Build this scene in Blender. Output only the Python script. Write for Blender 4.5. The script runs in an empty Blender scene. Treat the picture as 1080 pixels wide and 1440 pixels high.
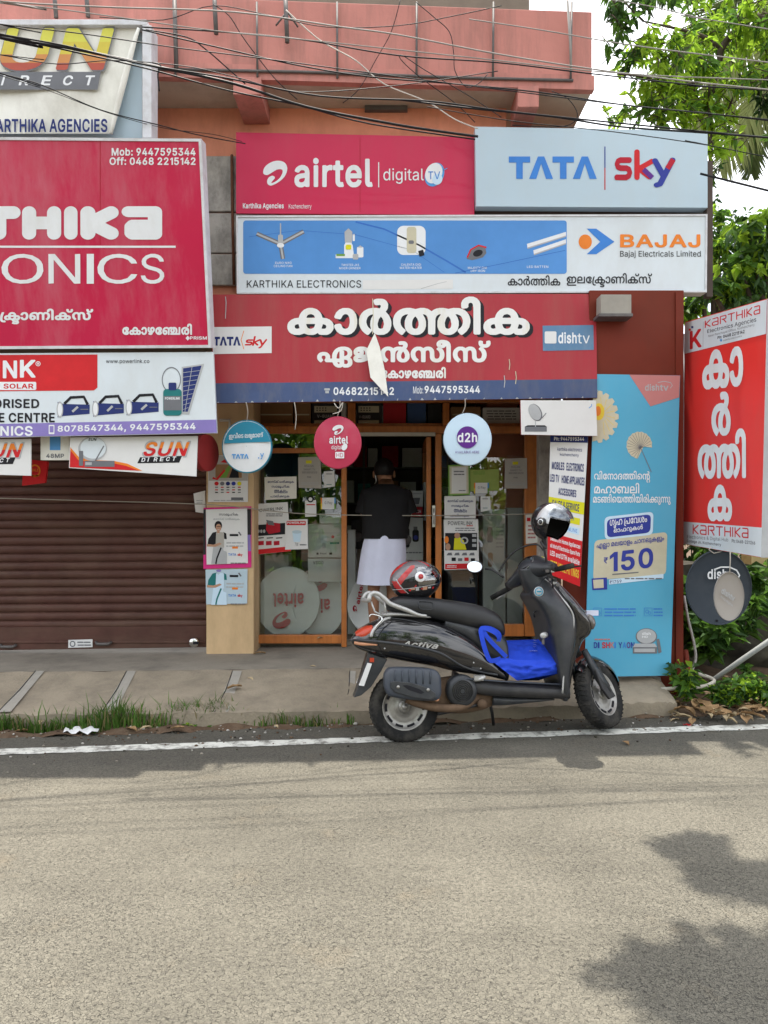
import bpy, math, random
from mathutils import Vector as V, Matrix
from mathutils.geometry import tessellate_polygon
random.seed(7)
scene = bpy.context.scene
COL = scene.collection
rad = math.radians

# ---------------------------------------------------------------- camera, sky, sun, exposure
EYE = V((0, 0, 1.5))
FPX = 1080.0                                  # focal length in photo pixels (photo is 1080 x 1440)
cam = bpy.data.cameras.new('camera'); cam.sensor_fit = 'VERTICAL'; cam.sensor_height = 36.0
cam.lens = 36.0 * FPX / 1440.0; cam.clip_start = 0.05; cam.clip_end = 500
cam_ob = bpy.data.objects.new('camera', cam); COL.objects.link(cam_ob)
cam_ob.location = EYE; cam_ob.rotation_euler = (rad(90), 0, 0)
scene.camera = cam_ob

SUN_DX, SUN_DY = 0.06, -0.25                  # shadow offset per metre of height
sdir = V((-SUN_DX, -SUN_DY, 1)).normalized()  # towards the sun
sun = bpy.data.lights.new('sun', 'SUN'); sun.energy = 4.8; sun.angle = rad(0.55); sun.color = (1.0, 0.94, 0.84)
sun_ob = bpy.data.objects.new('sun', sun); COL.objects.link(sun_ob)
sun_ob.location = (0, 3, 12); sun_ob.rotation_euler = (-sdir).to_track_quat('-Z', 'Y').to_euler()

world = bpy.data.worlds.new('World'); scene.world = world; world.use_nodes = True
nt = world.node_tree; nt.nodes.clear()
wo = nt.nodes.new('ShaderNodeOutputWorld'); bg = nt.nodes.new('ShaderNodeBackground')
sky = nt.nodes.new('ShaderNodeTexSky'); sky.sky_type = 'NISHITA'; sky.sun_disc = False
sky.sun_elevation = math.asin(sdir.z); sky.sun_rotation = math.atan2(sdir.x, sdir.y)
sky.air_density = 1.0; sky.dust_density = 3.0; sky.ozone_density = 1.0
tc = nt.nodes.new('ShaderNodeTexCoord'); mp = nt.nodes.new('ShaderNodeMapping'); mp.inputs['Scale'].default_value = (1.6, 1.6, 3.5)
nz = nt.nodes.new('ShaderNodeTexNoise'); nz.inputs['Scale'].default_value = 1.7; nz.inputs['Detail'].default_value = 6
cr = nt.nodes.new('ShaderNodeValToRGB'); cr.color_ramp.elements[0].position = 0.34; cr.color_ramp.elements[1].position = 0.56
mx = nt.nodes.new('ShaderNodeMix'); mx.data_type = 'RGBA'
mx.inputs['B'].default_value = (14.0, 14.3, 14.8, 1)      # bright thin cloud
lk = nt.links.new
lk(tc.outputs['Generated'], mp.inputs['Vector']); lk(mp.outputs[0], nz.inputs['Vector']); lk(nz.outputs['Fac'], cr.inputs[0])
lk(cr.outputs[0], mx.inputs['Factor']); lk(sky.outputs[0], mx.inputs['A']); lk(mx.outputs['Result'], bg.inputs['Color'])
lk(bg.outputs[0], wo.inputs[0]); bg.inputs['Strength'].default_value = 0.118
vs = scene.view_settings; vs.view_transform = 'Standard'; vs.look = 'None'; vs.gamma = 1.0; vs.use_curve_mapping = False
vs.exposure = 0.68

# ---------------------------------------------------------------- placing helpers
def at(px, py, Y):
    "point of the place seen at photo pixel (px, py) that stands Y metres in front of the eye"
    return V(((px - 540) / FPX * Y, Y, EYE.z + (720 - py) / FPX * Y))

class Plane:
    def __init__(s, p, n):
        s.p = V(p); s.n = V(n).normalized()
        if s.n.dot(EYE - s.p) < 0: s.n = -s.n
    def hit(s, px, py, lift=0.0):
        d = V(((px - 540) / FPX, 1, (720 - py) / FPX)); q = s.p + s.n * lift
        return EYE + d * (s.n.dot(q - EYE) / s.n.dot(d))

def plane3(a, b, c): return Plane(a, (b - a).cross(c - a))

# ---------------------------------------------------------------- materials
M = {}
def pm(name, col, rough=0.55, metal=0.0, var=0.12, scale=6.0, bump=0.0, bscale=60.0, dirt=None, damt=0.35, dscale=(3, 3, 3),
       coat=0.0, spec=0.18, trans=0.0, dlo=0.45, dhi=0.75, rvar=0.0):
    m = bpy.data.materials.new(name); m.use_nodes = True
    t = m.node_tree; N = t.nodes; P = N['Principled BSDF']; L = t.links.new
    P.inputs['Roughness'].default_value = rough; P.inputs['Metallic'].default_value = metal
    P.inputs['Specular IOR Level'].default_value = spec; P.inputs['Coat Weight'].default_value = coat
    P.inputs['Coat Roughness'].default_value = 0.06
    c = (*col, 1)
    co = N.new('ShaderNodeTexCoord')
    n1 = N.new('ShaderNodeTexNoise'); n1.inputs['Scale'].default_value = scale; n1.inputs['Detail'].default_value = 8
    n1.inputs['Roughness'].default_value = 0.65; L(co.outputs['Object'], n1.inputs['Vector'])
    r1 = N.new('ShaderNodeMapRange'); r1.inputs['From Min'].default_value = 0.25; r1.inputs['From Max'].default_value = 0.75
    r1.inputs['To Min'].default_value = 1 - var; r1.inputs['To Max'].default_value = 1 + var
    L(n1.outputs['Fac'], r1.inputs['Value'])
    mu = N.new('ShaderNodeMix'); mu.data_type = 'RGBA'; mu.blend_type = 'MULTIPLY'; mu.inputs['Factor'].default_value = 1
    mu.inputs['A'].default_value = c; L(r1.outputs[0], mu.inputs['B'])
    out = mu.outputs['Result']
    if dirt:
        mp = N.new('ShaderNodeMapping'); mp.inputs['Scale'].default_value = dscale; L(co.outputs['Object'], mp.inputs['Vector'])
        n2 = N.new('ShaderNodeTexNoise'); n2.inputs['Scale'].default_value = 1.0; n2.inputs['Detail'].default_value = 10
        n2.inputs['Roughness'].default_value = 0.7; L(mp.outputs[0], n2.inputs['Vector'])
        r2 = N.new('ShaderNodeMapRange'); r2.inputs['From Min'].default_value = dlo; r2.inputs['From Max'].default_value = dhi
        r2.inputs['To Min'].default_value = 0; r2.inputs['To Max'].default_value = damt; L(n2.outputs['Fac'], r2.inputs['Value'])
        md = N.new('ShaderNodeMix'); md.data_type = 'RGBA'; md.inputs['B'].default_value = (*dirt, 1)
        L(r2.outputs[0], md.inputs['Factor']); L(out, md.inputs['A']); out = md.outputs['Result']
    L(out, P.inputs['Base Color'])
    if rvar:
        r3 = N.new('ShaderNodeMapRange'); r3.inputs['To Min'].default_value = max(rough - rvar, 0.02); r3.inputs['To Max'].default_value = rough + rvar
        L(n1.outputs['Fac'], r3.inputs['Value']); L(r3.outputs[0], P.inputs['Roughness'])
    if bump:
        n3 = N.new('ShaderNodeTexNoise'); n3.inputs['Scale'].default_value = bscale; n3.inputs['Detail'].default_value = 6
        L(co.outputs['Object'], n3.inputs['Vector'])
        b = N.new('ShaderNodeBump'); b.inputs['Strength'].default_value = bump; b.inputs['Distance'].default_value = 0.01
        L(n3.outputs['Fac'], b.inputs['Height']); L(b.outputs[0], P.inputs['Normal'])
    if trans:
        T = N.new('ShaderNodeBsdfTranslucent'); L(out, T.inputs['Color']); a = N.new('ShaderNodeMixShader'); a.inputs[0].default_value = trans
        L(P.outputs[0], a.inputs[1]); L(T.outputs[0], a.inputs[2]); L(a.outputs[0], N['Material Output'].inputs['Surface'])
    M[name] = m
    return m

def glass(name, tint, refl_ior=1.6, rough=0.0):
    m = bpy.data.materials.new(name); m.use_nodes = True
    t = m.node_tree; N = t.nodes; L = t.links.new; N.remove(N['Principled BSDF'])
    tr = N.new('ShaderNodeBsdfTransparent'); tr.inputs[0].default_value = (*tint, 1)
    gl = N.new('ShaderNodeBsdfGlossy'); gl.inputs['Roughness'].default_value = rough
    fr = N.new('ShaderNodeFresnel'); fr.inputs['IOR'].default_value = refl_ior
    a = N.new('ShaderNodeMixShader'); L(fr.outputs[0], a.inputs[0]); L(tr.outputs[0], a.inputs[1]); L(gl.outputs[0], a.inputs[2])
    L(a.outputs[0], N['Material Output'].inputs['Surface']); M[name] = m
    return m

# ---------------------------------------------------------------- mesh builder
class MB:
    def __init__(s): s.v = []; s.f = []; s.m = []; s.sm = []; s.mats = []
    def mi(s, mat):
        if mat not in s.mats: s.mats.append(mat)
        return s.mats.index(mat)
    def add(s, vs, fs, mat, smooth=False):
        o = len(s.v); s.v += [V(p) for p in vs]; k = s.mi(mat)
        for f in fs: s.f.append([i + o for i in f]); s.m.append(k); s.sm.append(smooth)
        return s
    def hexa(s, a, mat):                       # 8 points: front TL TR BR BL, back TL TR BR BL
        return s.add(a, [(0, 3, 2, 1), (4, 5, 6, 7), (0, 1, 5, 4), (1, 2, 6, 5), (2, 3, 7, 6), (3, 0, 4, 7)], mat)
    def box(s, a, b, mat):
        (x0, y0, z0), (x1, y1, z1) = a, b
        return s.hexa([(x0, y0, z1), (x1, y0, z1), (x1, y0, z0), (x0, y0, z0), (x0, y1, z1), (x1, y1, z1), (x1, y1, z0), (x0, y1, z0)], mat)
    def slab(s, q, n, th, mat):                # a quad with thickness behind it
        q = [V(p) for p in q]; return s.hexa(q + [p - n * th for p in q], mat)
    def prism(s, pts, n, th, mat):             # polygon with thickness behind it
        pts = [V(p) for p in pts]; k = len(pts)
        fs = [tuple(range(k)), tuple(range(2 * k - 1, k - 1, -1))] + [(i, i + k, (i + 1) % k + k, (i + 1) % k) for i in range(k)]
        return s.add(pts + [p - n * th for p in pts], fs, mat)
    def poly(s, conts, mat):
        tris = tessellate_polygon(conts); allp = [p for c in conts for p in c]
        return s.add(allp, tris, mat)
    def rings(s, R, mat, smooth=True, cap=True, closed=True):
        n = len(R[0]); vs = [p for r in R for p in r]; fs = []
        for i in range(len(R) - 1):
            for j in range(n if closed else n - 1):
                fs.append((i * n + j, i * n + (j + 1) % n, (i + 1) * n + (j + 1) % n, (i + 1) * n + j))
        if cap: fs += [tuple(range(n - 1, -1, -1)), tuple(range((len(R) - 1) * n, len(R) * n))]
        return s.add(vs, fs, mat, smooth)
    def tube(s, pts, r, mat, n=8, smooth=True):
        pts = [V(p) for p in pts]; R = []
        t0 = (pts[1] - pts[0]).normalized(); a = t0.orthogonal().normalized()
        for i, p in enumerate(pts):
            t = (pts[min(i + 1, len(pts) - 1)] - pts[max(i - 1, 0)]).normalized()
            a = (a - t * a.dot(t)).normalized(); b = t.cross(a)
            rr = r[i] if isinstance(r, (list, tuple)) else r
            R.append([p + a * rr * math.cos(6.2832 * k / n) + b * rr * math.sin(6.2832 * k / n) for k in range(n)])
        return s.rings(R, mat, smooth)
    def lathe(s, c, ax, prof, mat, n=40, smooth=True, cap=False):     # prof: (radius, offset along axis)
        c = V(c); ax = V(ax).normalized(); a = ax.orthogonal().normalized(); b = ax.cross(a)
        R = [[c + ax * h + (a * math.cos(6.2832 * k / n) + b * math.sin(6.2832 * k / n)) * max(r, 1e-4) for k in range(n)] for r, h in prof]
        return s.rings(R, mat, smooth, cap)
    def sphere(s, c, rx, ry, rz, mat, n=16, m=10):
        c = V(c); R = []
        for i in range(m + 1):
            t = math.pi * i / m
            R.append([c + V((rx * math.sin(t) * math.cos(6.2832 * k / n), ry * math.sin(t) * math.sin(6.2832 * k / n), rz * math.cos(t))) for k in range(n)])
        return s.rings(R, mat, True, False)

def wloc(o):
    p = V((0, 0, 0))
    while o is not None: p += o.location; o = o.parent
    return p

def obj(name, mb, parent=None, label=None, cat=None, group=None, kind=None, bevel=0.0, sub=0, origin=None):
    if origin is None:
        xs = [p.x for p in mb.v]; ys = [p.y for p in mb.v]; zs = [p.z for p in mb.v]
        origin = V(((min(xs) + max(xs)) / 2, (min(ys) + max(ys)) / 2, min(zs)))
    me = bpy.data.meshes.new(name)
    me.from_pydata([tuple(p - origin) for p in mb.v], [], mb.f); me.update()
    for k in mb.mats: me.materials.append(M[k])
    me.polygons.foreach_set('material_index', mb.m); me.polygons.foreach_set('use_smooth', mb.sm)
    o = bpy.data.objects.new(name, me); COL.objects.link(o)
    if parent is not None: o.parent = parent; o.location = origin - wloc(parent)
    else: o.location = origin
    if bevel:
        b = o.modifiers.new('bevel', 'BEVEL'); b.width = bevel; b.segments = 2; b.limit_method = 'ANGLE'; b.angle_limit = rad(40)
    if sub:
        q = o.modifiers.new('sub', 'SUBSURF'); q.levels = sub; q.render_levels = sub
    tag(o, label, cat, group, kind)
    return o

def tag(o, label=None, cat=None, group=None, kind=None):
    for k, v in (('label', label), ('category', cat), ('group', group), ('kind', kind)):
        if v: o[k] = v

def thing(name, loc, label, cat, group=None):
    o = bpy.data.objects.new(name, None); COL.objects.link(o); o.location = V(loc); o.empty_display_size = 0.2
    tag(o, label, cat, group); return o

def smooth_path(p, k=6):                       # Catmull-Rom through the points
    p = [V(q) for q in p]; out = []
    for i in range(len(p) - 1):
        a, b, c, d = p[max(i - 1, 0)], p[i], p[i + 1], p[min(i + 2, len(p) - 1)]
        for j in range(k):
            t = j / k
            out.append(0.5 * (2 * b + (c - a) * t + (2 * a - 5 * b + 4 * c - d) * t * t + (3 * b - a - 3 * c + d) * t ** 3))
    return out + [p[-1]]

GLYPH = {
 'B23': (1038, "+=)),X)'-f)K.k)'/x)'0L)41-)V1I)41z)'3?)'3d)04D)S4v*:5+*s5&+x4c,X4(-23C-N2>-_2/.:1o.w1A/Q0m/y/l0:.w0:.J01-]/h-'/3,[.N,C-^+?-N*R-.)t,T)a,4)S+h)O+7)S*g)e*6)|)n*I)I +t*b+L*s+A+7+F+S+O+b+j+p,<+z,X*o /3*b.c*r.R+&.=+S.7+|0K+|0A+G0,*}/`*f 2F*b2.*f2(*o2F+x3'+e39+C38+'3+*m2c*a .B-[.=-b.A-v.X.B/3.X/S.X0%.F09..0F-f0<-["),
 'B64': (504, "+N)),f)'-_)D.G*%.p*m.~+;/.,,/.-1.q.N.G/<-{/f-N0%,z06+T06*[/m)v/+)H.&)I-f)_-L*[-7*t-8+(-C+T.;+}.W,E.X,f.K-'-~-8-=-<,D-'+?,f*r,5*a+e*j+G+/+0+m*l,*)c+u)E+W)D+7)M*w)})~*d)D"),
 'B118': (736, "+]))+s)',')/,d)y,l*0-L)O.))0.Q)'/o),0h)W14*)1M*V1c+W1c,P1U-91-.:0</;0]/h0q080v1=0Q2*0+2K/g2[/F2e.-2e-T2W-72:-61z-C1I-[1%-}0{.n1'/%0y/'0T.j0.-}0:,|0:+s0%*r/M*=.t)t.6)Z-9)Z+|)p++*G*.+*)K ,W*U+}+'+^+[+L,@+L,q+b-Y,)..,[.K-8.X-=.R,d-S,M,i,I+S,[*Z .z*b.Y*n.J+'.;+d.;,,.X-=/*-z/G-U/`,}/q+x/Z*z/J*j"),
 'B196': (1759, "+]))+s)',')/,j**,f*F,#+%+j+C+Y+d+L,D+P-)+f-f+~.*,d.O-F.V,s-j,U,u,Q+G,_*g,{*.-H)[.+)5.^)'/g)'0C)80p)S18)x1Y*R1o+C1o,]1Y-Q1$.W1H.S1r.>26-f2C,i2C)Q2Q);2f)/3k)/40)M45-A4O.+5$.O5D.X5U.R4{-U4f,q4b+K4k*w5+*65X)[65)86j)'7w)'8d)@9N)~9n*Z:'+[:#,i9f-b94.Z9i.S:B.::c-v:{-A;(,u;(,<:s+W:W++9o*J9g*:9m)y:C)9:^)':r)(;7)=<)**<a++<z,D<z-%<m-n<P.V<5/#;c/Q:~/y:-068`0:7J/}6=0:540:4C0)3g/i3:/D2?0$1D0:0G0:/6/z-y0:,x0:,/0-+>/i*r/M*?.w)t.6)Z-=)Z+|)t+#*G*.+*)K /**b.f*m.P++.C+[.C,D.L,q.e-M.x-j/6-~/`-E/t,m/},D/}+[/e*s/J*f 7:*b6r*q6]+76S,<6o-A70-n7F.%7`-f7|-185+|8,+?7w*v7Z*f"),
 'B65': (228, "*9)1+D)/+X);+g)Q+c1=+I2.*h2t){39(j3='m2x'32>&r1Q&r0T&|0;'80'(A03(c0T(`1-(n1O)*1[)J1[)h1A)y04)y)Q"),
 'B18': (1272, "1l&c2o&a3O&z3d'04#&k4D&a5v&f6o'57<'d7T(87^(e7X)z7@*V6c+;78+x7P,X7Q-r7D.B6y/+6?/`5f/}4T0:3+062*/y1%/=0C.V/g-E/Q,L/I*s/C*m.c*p.e+x.W,D.8,y-U-R,u-k+d-p*s-Z*F-?*$,y)],<)S+x)S*{)a*J*$)r*c)4*w)++7)0+y)~+w*B+N*o+B+3+A+S+J+p+_,(+t,1,P,-,f+|,w+O,n*o,J*6,K*&,q)?--)//[)-0+($0J'S0}'& 26(?1n(S1V)-2J),2K(L2E(@ 4y(?4>(L4@*C5A*/5U){5g)Y5l)%5Z(T5=(C 1A*m1;+?1P,e1q-U2.-x2G..2L.&2L*s2B*m 4@+s4>..4,.H3b.R3h.W4P.T5).C5N-~5`-Q5`,y5K,H5),/"),
 'B30': (939, "+/)),N)'-')/.8)P/Y*-0=)A1#)'20)'2v)E3E)q3V*:3[+;39,$3g,e3x-I3s.>3Q/02]/y2,011S0:0B05/j/}/5/V.H0%-C0:,>0:+f02+1/}*S/[)s.s)^.:)c-1)s,e*;,8)c+S)Y+7)Y*F)o)r*8)K*a)4 1O*Y17*c1/+$1O+01p+'1v*s1p*b +U*b+G*o+U*y-5*{,6*a -[,Z-W,a-j-9-j.&-Z.J-`.P-|.@.-...:-Y.>,e.8,Z 0.,Z0(,e0,-^0@.B0s.X1?.X1h.H1{.22*-j2%-=1t-$1[,p1/,c +U-D+E-M+A-k+^-t+~-n,(-^+~-I"),
 'B117': (1062, "2#))32)'3c)443)L4q*25-*g5:+C5:,a4}-b4P.V3t/;44/d4L0@4Q114<1n3k2D3B2[2z2e1i2e142[0o2B0j2*0o1n0|1C141'1H0{2I1'2Y0z2_0]2E0/1X0:0?06/R/}.f/P.1/y-a01-40:,?0:+V0)+./q*?//)u.L)_-f)V,q)Z,()l+;*,*Z*W)z+:);+V)++w)0,f**,`*K+r+;+^+d+L,H+L-1+U-U+{.<,G.S,h.X-8.K-M.6-Z-r-c-)-d)M.))//.)//B);/P)Q/P,e/^-b0&.>0G.O0p.T0B-^0),q0)+'0;*L0[)t1<)@ 2U*b28*k2$+'1s+S1s,<24-A2W-v2b-z2{-Y3?,i3H+d30*s2v*f"),
 'B58': (1223, "3<))4W)'5X)H5})d6I*56w+77(,,7(,q6|-U6k.26N.k6+/?50054p0:4`024%/O3u/73{.v4Y.>4q-v5--956,]5.+p4u+74]*w43*e3V*j39+'3(+p3$-v2o.g2;/W1u/u1L0-0t0:0'0:/F0).Y/T.-/y-P05,'06+V0)*q/`*,.o)l.6)Z-M)V,i)_+l)t+'*8*F*Y)x+J)0+g)++x)1,f**,`*K+r+;+P,4+L-1+Y-b+u.6,G.S,d.X-4.M-M.6-Z-r-c---d)M.))//.)//B);/P)Q/T-b/^.*/o.F0G.X0p.L1--z16--1:+31G*_1`*.2-)[2M)D"),
 'B66': (228, "*9)1+D)/+X);+g)Q+g0L+U1M+A1z+$2D*W2h*#3((~3='q3='H34&k2s&62:%}1M&*0e&A0<&k/p']/Q(E/Q(n/Z)6/n)s0P)y0$)y)U*%)A 'u10'h1A'l1Q(51b(?1I(:19(-10"),
 'B77': (0, "'f/c)5/f)n/~*H0S*`0|*m1T*i2Q*R2x*&3$)52l)#2Q(~1T(s1H(T1>(01?'l1O'b1m'f2Q'O2o&N3$&,2j%|2E%|1H&50h&L0G&s0&"),
 'B72': (595, ",n)).9)'.n)4/P)Y/l)v0(*J0-+;0$+`/m,(/2,]/i--0(-Y01-v00.g/x/;/P/h.b01.10:-,0:,;0-+_/u*y/O*G/#*$.N)d-j)Z-A)Z,$)l+;*(*g*G*>+2)]+k)@ -y*]-n*w-t+/.-+9.=+3.C+#.>*k ,++++n+G+Y+p+L,H+L,u+`-b,/.8,J-A-*,a,B+x .).)-y.1-s.B-}.`.=.W.G.J.C.."),
 'B54': (654, "+s))-6)'-Z)0.,)I.M)j.a*..p+#/]+M0J,D0l-A0l.F0c.k0E/D/]0%.p0:-g06,~/u,M/E,4.w,'.F,'-Y,A,a,=,]+i,x+S-=+J-^+F.2+S.k+k/?+e/]+H/u*`0:*C02)~/d)f//)X.V)X-M)f,q*&,8*d+Q+D+-,)*u,t*k,Y*a,5*e+<+)*|+$*g*k*F*&*J)b+()< .?,c-v-Y-q.*.#.N.K.[.h.T.r.J.~-r.i--.O,k"),
 'B180': (1637, "+`)),g)'-O)@.,)u.M*Z.R+x.A,P.&,y-O-F-'-V+m-^,&.$,R.C-G.X.<.K.Z.6.j-v.s-I.s)Q/5)00B)/0c)K0i-E0v-r1/.71d.R1h.N1A-Q1A,@1`+V2F*o1W*l1>*V19)Q1O)41`)/:u)0;/)A;7)U;6/l;%0&:m0.9l0.9N/t9I*s9?*m82*m8(*s8C+[8L,08L-A8C-r8-.R7h/+76/[6P0%5O0:4V0:3^0&2e0:1d0:0c/}/v/M.u0).(0:,g06+f/u*}/I*@.d)s-v)^,y)^+O*#*B*`)U ,2*b+b*z+K+[+S+l,.+~,X+p,i+?,]*s,N*f 4o*n5X+[5v,L5v-E5i-z5O.N5S.R6,.46M-Y6Z,}6V,46?+K5t*q 3Q,;38,L3/-13D-n3^..3{-^4,,y3x,D"),
 'B50': (736, "+]))+s)',')/,l*(-C)Q-})0.E)'/J)'0C)D0`)W10*-1M*c1_+C1_--1M-n11.N0f/'04/S/N/y.f02.-0:-$0:,'0)+:/e*f/A*9.l)p.*)Z-9)`+`)q+)*E*1+*)K ,K*b+z+++Q,$+L,q+^-U,'.,,W.G-H.X.5.S.:.J-X.3-2-r,k-I,R,u,A+l .n*b.M*n.@+#.3+K.3,$.M,_/.,o/N,f/q,P/u+x/l+G/X*{/B*j"),
 'M11': (986, "+t'83r'?3x(-3b(C,*(C+Q(N+;(j+C)6+r)H1+)L2<)f3%*13w+D44,b4#.+31/F2@/r170#0P/q/Q/4.D/r-#0#+f/f*_/$){-k)v,I*B+H+I*f,6*b-++#-]+T-v,9-v,v-W-`,c.<+[.?,*.a-`.r.@.].].@.s-Z.s+$/-*j/z*j03*|04-R0E.C0^.`1;.r2(.e2Y./2o-J2s,^2^+X24+&1`*g0_*U+v*U+-*H*P*))~)2*+(=*]'[ +b+l+4,1+(,r+U-7,>-7,[,v,W,-,>+p"),
 'M52': (859, "*=)K2@)O2C/g1F/p11/^1&*R+I*T+L+p/]+u/g-[/9/%.7/k-R/|,I/|+e/k*x/?*>.D*--O*-)d +L,}+W.4,5.j-R.n.$.X.<.8.G,}"),
 'M72': (595, "-,)?.;)A/@)n/o*a/f+Y/>,2.p,K-Z,S,a+v,A*Y+c+)+C+^+2,N+6-7+Z.0,M.g,X-d-6,z.K,e/H-1/r-x/n.q/@/R.3/|,f/x+8/B*B.L)u-?)v+z*U*T+i)_ -c*C-T*e-^+A-s+O.H+M.^+-.W*`.7*G .'-k-e-|-X.@-o.{.K.n.b.P.U-t"),
 'M162': (244, ",$'H-?'K-Q'y-?(V+z(]+W(r+@)B+7+(+C,-+i-g,Q/a,>/s+I/s+0/]*?-:)z+H)v)w*+(~*N(9+1'`"),
 'M165': (1038, "15%g2L%i3A&*3k&S4$'D3o'y3E(F2X(`0o(i0^(r0^)217)H20)H3Y)%4d*S4m+a4R,B3v,w35-72(-G1X.h0x/P0*/w.q/{-M/8,s.=,Y-F+5-/*0,G)n+e)n*l*2*'*y)M,6)<-h)j.L)I/H):/a(508'm2a'M2f'$24&n0{&r/b'5/@&K/H&; +b*J+0*l+0+e+Y,*,V,5,}*`,>*I .}*J.S*[.3+$-x,80f,90`+P0B*n/n*N 24*J1W*S2,,52e,23>+u3S+H3A*[2u*I .$-D.8.D/).r/^.r0;.W0e-Z0_-D"),
 'M64': (504, "+i)?,|)F-q)r.V*u.p+~.l-W.B.q-]/Z,d/|+k/|*f/R*$.e)b-x)u-_*j-R+<.H,'.s,i.i-A.(-R-;-R,&-=+-,q*X,G*J+V*S*f+k)q+_)[+I*$*L*M)v+&)R"),
 'M37': (1368, "+z)?,e)A-N)`-{*4.<+-./,6-M-(,X-E+:-3+j.0,T.b-~.o.N.b.x.</1-K/1)`/G)I08)I0M)[0N-W0`.<1%.b2..n2R._2p.82}-C2})`37)I4$)I49)[4:-;4C.$4].T55.o5v.n6D.X6t-t7),{6x+j6Z+,5i*46N)B7M*48-+=8F,Z85.$7K/;6g/g6&/|4X/o3`/13'/_26/|0m/o/p/1.q/j../|,}/|,8/k+>/=*V.U*--d)t,Z)x+M*A*D++)Z +x*K+B*y+/+r+p,8,X,3,z+n,z*q,T*K"),
 'M65': (228, "*C)K+:)I+P)`+L1#+71p*b2V)}2z)(3'(?2r'X2D'51d',0o'B0A(?0Q(N1S)(1v)a1q*&1G*30Z*3)d"),
 'M23': (1038, "+W)?,Z)A-h)j/%)=0F)N1/)z1T*L24,83),'3G+j3N*q2y*J1h*M1N)[1h)F2@)=3Q)F4:)n4[*@4m*u4h+r4L,J3n,|2(-H1P.u0c/_/n/|.]/w-x/Z-=/%,Y-G+Q-8*a,t)s+v)j+%*+*0*X)_ +^*K+=*Z+,*y+4+j+v,3,V,6,~*a,F*J .y*K.3+%-y,60g,50[+A04*a/^*J .$-E.'-|.<.I/-.s02._0S.40e-W0Z-E"),
 'M77': (0, "($/y);0(*.0^*R1R*R2;*A2d)G2U)41>(V1$'z1)'U1A'B2W&D2a&61Z&S0j'-08"),
 'M58': (1223, "3V)?4z)J5l)x6<*P6f+b6j-#6T-|5s/.5&/w4h/r44/-57-p5L,{5L,*5**|4f*[45*J3P*O3'*m2n+Q2].H2-/A1F/o0v/|/m/w.W/1-c/o,=/|+</Z*B.a)q-/)y+n*Z*D+X)F+m)I,L*4+S+9+6,.+6-G+_.D,I.o-*.n-[.P-y-[-z)[.3)I/$)I/:)`/C.0/m.f0^.o1*._1C.01P+I1r*D2O)c"),
 'B162': (244, "+f'2-9'0-V':-l'V-d(O-W(d-A(r,H(n+x({+[)F+Q)q+Q+6+j,d,3.),k/V,f/s,H0-+;0-*z/s*--])`+B)`)X)y([*6(.*g'X+;'="),
 'B165': (1038, "0s%P2J%N2w%W3]%y4)&I4:&v45'o3~(73N(d3h(k3z(|48)L4c)u4v*95+*r5'+s4i,P40--3G-M2>-^2+.E1k.~1%/l0L0,/t09.Z05-n/t-7/F,`.U,C-]+#-E*I-()t,S)S+g)S*j)t)y*I)H*s)3+K)&,T)&-j)I.F)//.)$/2(W/B(3/`'m0,'T0m'D2J':2H'226',19',/x'T/`'Q/I'>/&&U/-&1/d%l 2_(x1E(z1')(1n)22Z)$2g(| +|*a+M*r+B+B+J+Z+_+k,<+y,Y*r,P*i /;*a.k*m.X*z.E+>.7+{0K+{0=+>0**z/h*i 2R*a22*e2(*n2F+y3#+h39+F39+*3/*p .B-_.=-e.A-u.X.A.k.N/C.[0$.G09.-0E-e0<-_"),
 'B37': (1368, "+`)),g)'-O)@.5*&.R*s.Q+|.A,P.$,{-O-F-'-V+m-^,&.$,R.C-+.T-d.X.<.K.].3.j-v.w-).x)M/9)00>)/0R)70e)Q0e-10v..1/.G1[.X2,.S2D.G2Y.&2c-U2d)M3))/4.)/4B)74T)Q4T-I4b.*4w.H53.S5[.X6(.K6H./6^-b6k-)6k,P6b+|6I+C66+'5S*G5M**66)16T)'6})?7d*&8C++8],88]-I8C.J7|/+7>/h6e0)5|0:5/0:4_0146/}3^/W2w0(240:1?0:0s0106/q/n/T.u0).(0:-'0:,&0%+4/W*N.w)s-v)^,})^+O){*J*>)v*])W+=)4 ,2*b+b*z+K+[+S+l,.+~,X+p,i+?,]*s,N*f"),
 'M55': (958, "+h)B,P*3+k*p+C+T+2,I+;-B+y.I-2.r.'.i.`.L/A-F/J,I/9+T.6*;.[)P3I)N3L/j2K/s26/a2+*U0,*W0d,%0d-B06.[/</Q.7/w-*0#+q/f*|/6*B.O)~-c)u+y*S*J"),
 'M71': (715, "+w)?,b)A-K)`-t*,.9+).,,:-W,{,U-E+>-7,%.>,z.j./.o.l.^/B.8/f-W/s,>/b+Q/F*}.X*4/,)J/<)B/j)`0Z*X10+z10-G0_.]/i/N.?/|,v/x+T/F*N.D)u,s)~+%*h)n +u*K+C*q+,+r+q,8,U,3,{+b,w*q,Q*K"),
 'M33': (563, ",4)?-W)A.m)o/N*e/W+Y/9,K.P-$-W-9+~-=+=-R+/-h+8.L,&.o-3.o.}.7/Z.}/Q/:-p/t+z/|*i/Z*+.})n.<)n-d*@,e+-,=-S,(.5+b..*m-3*J,**N*D+.*2+%)c*@)g*,+5)N"),
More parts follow.
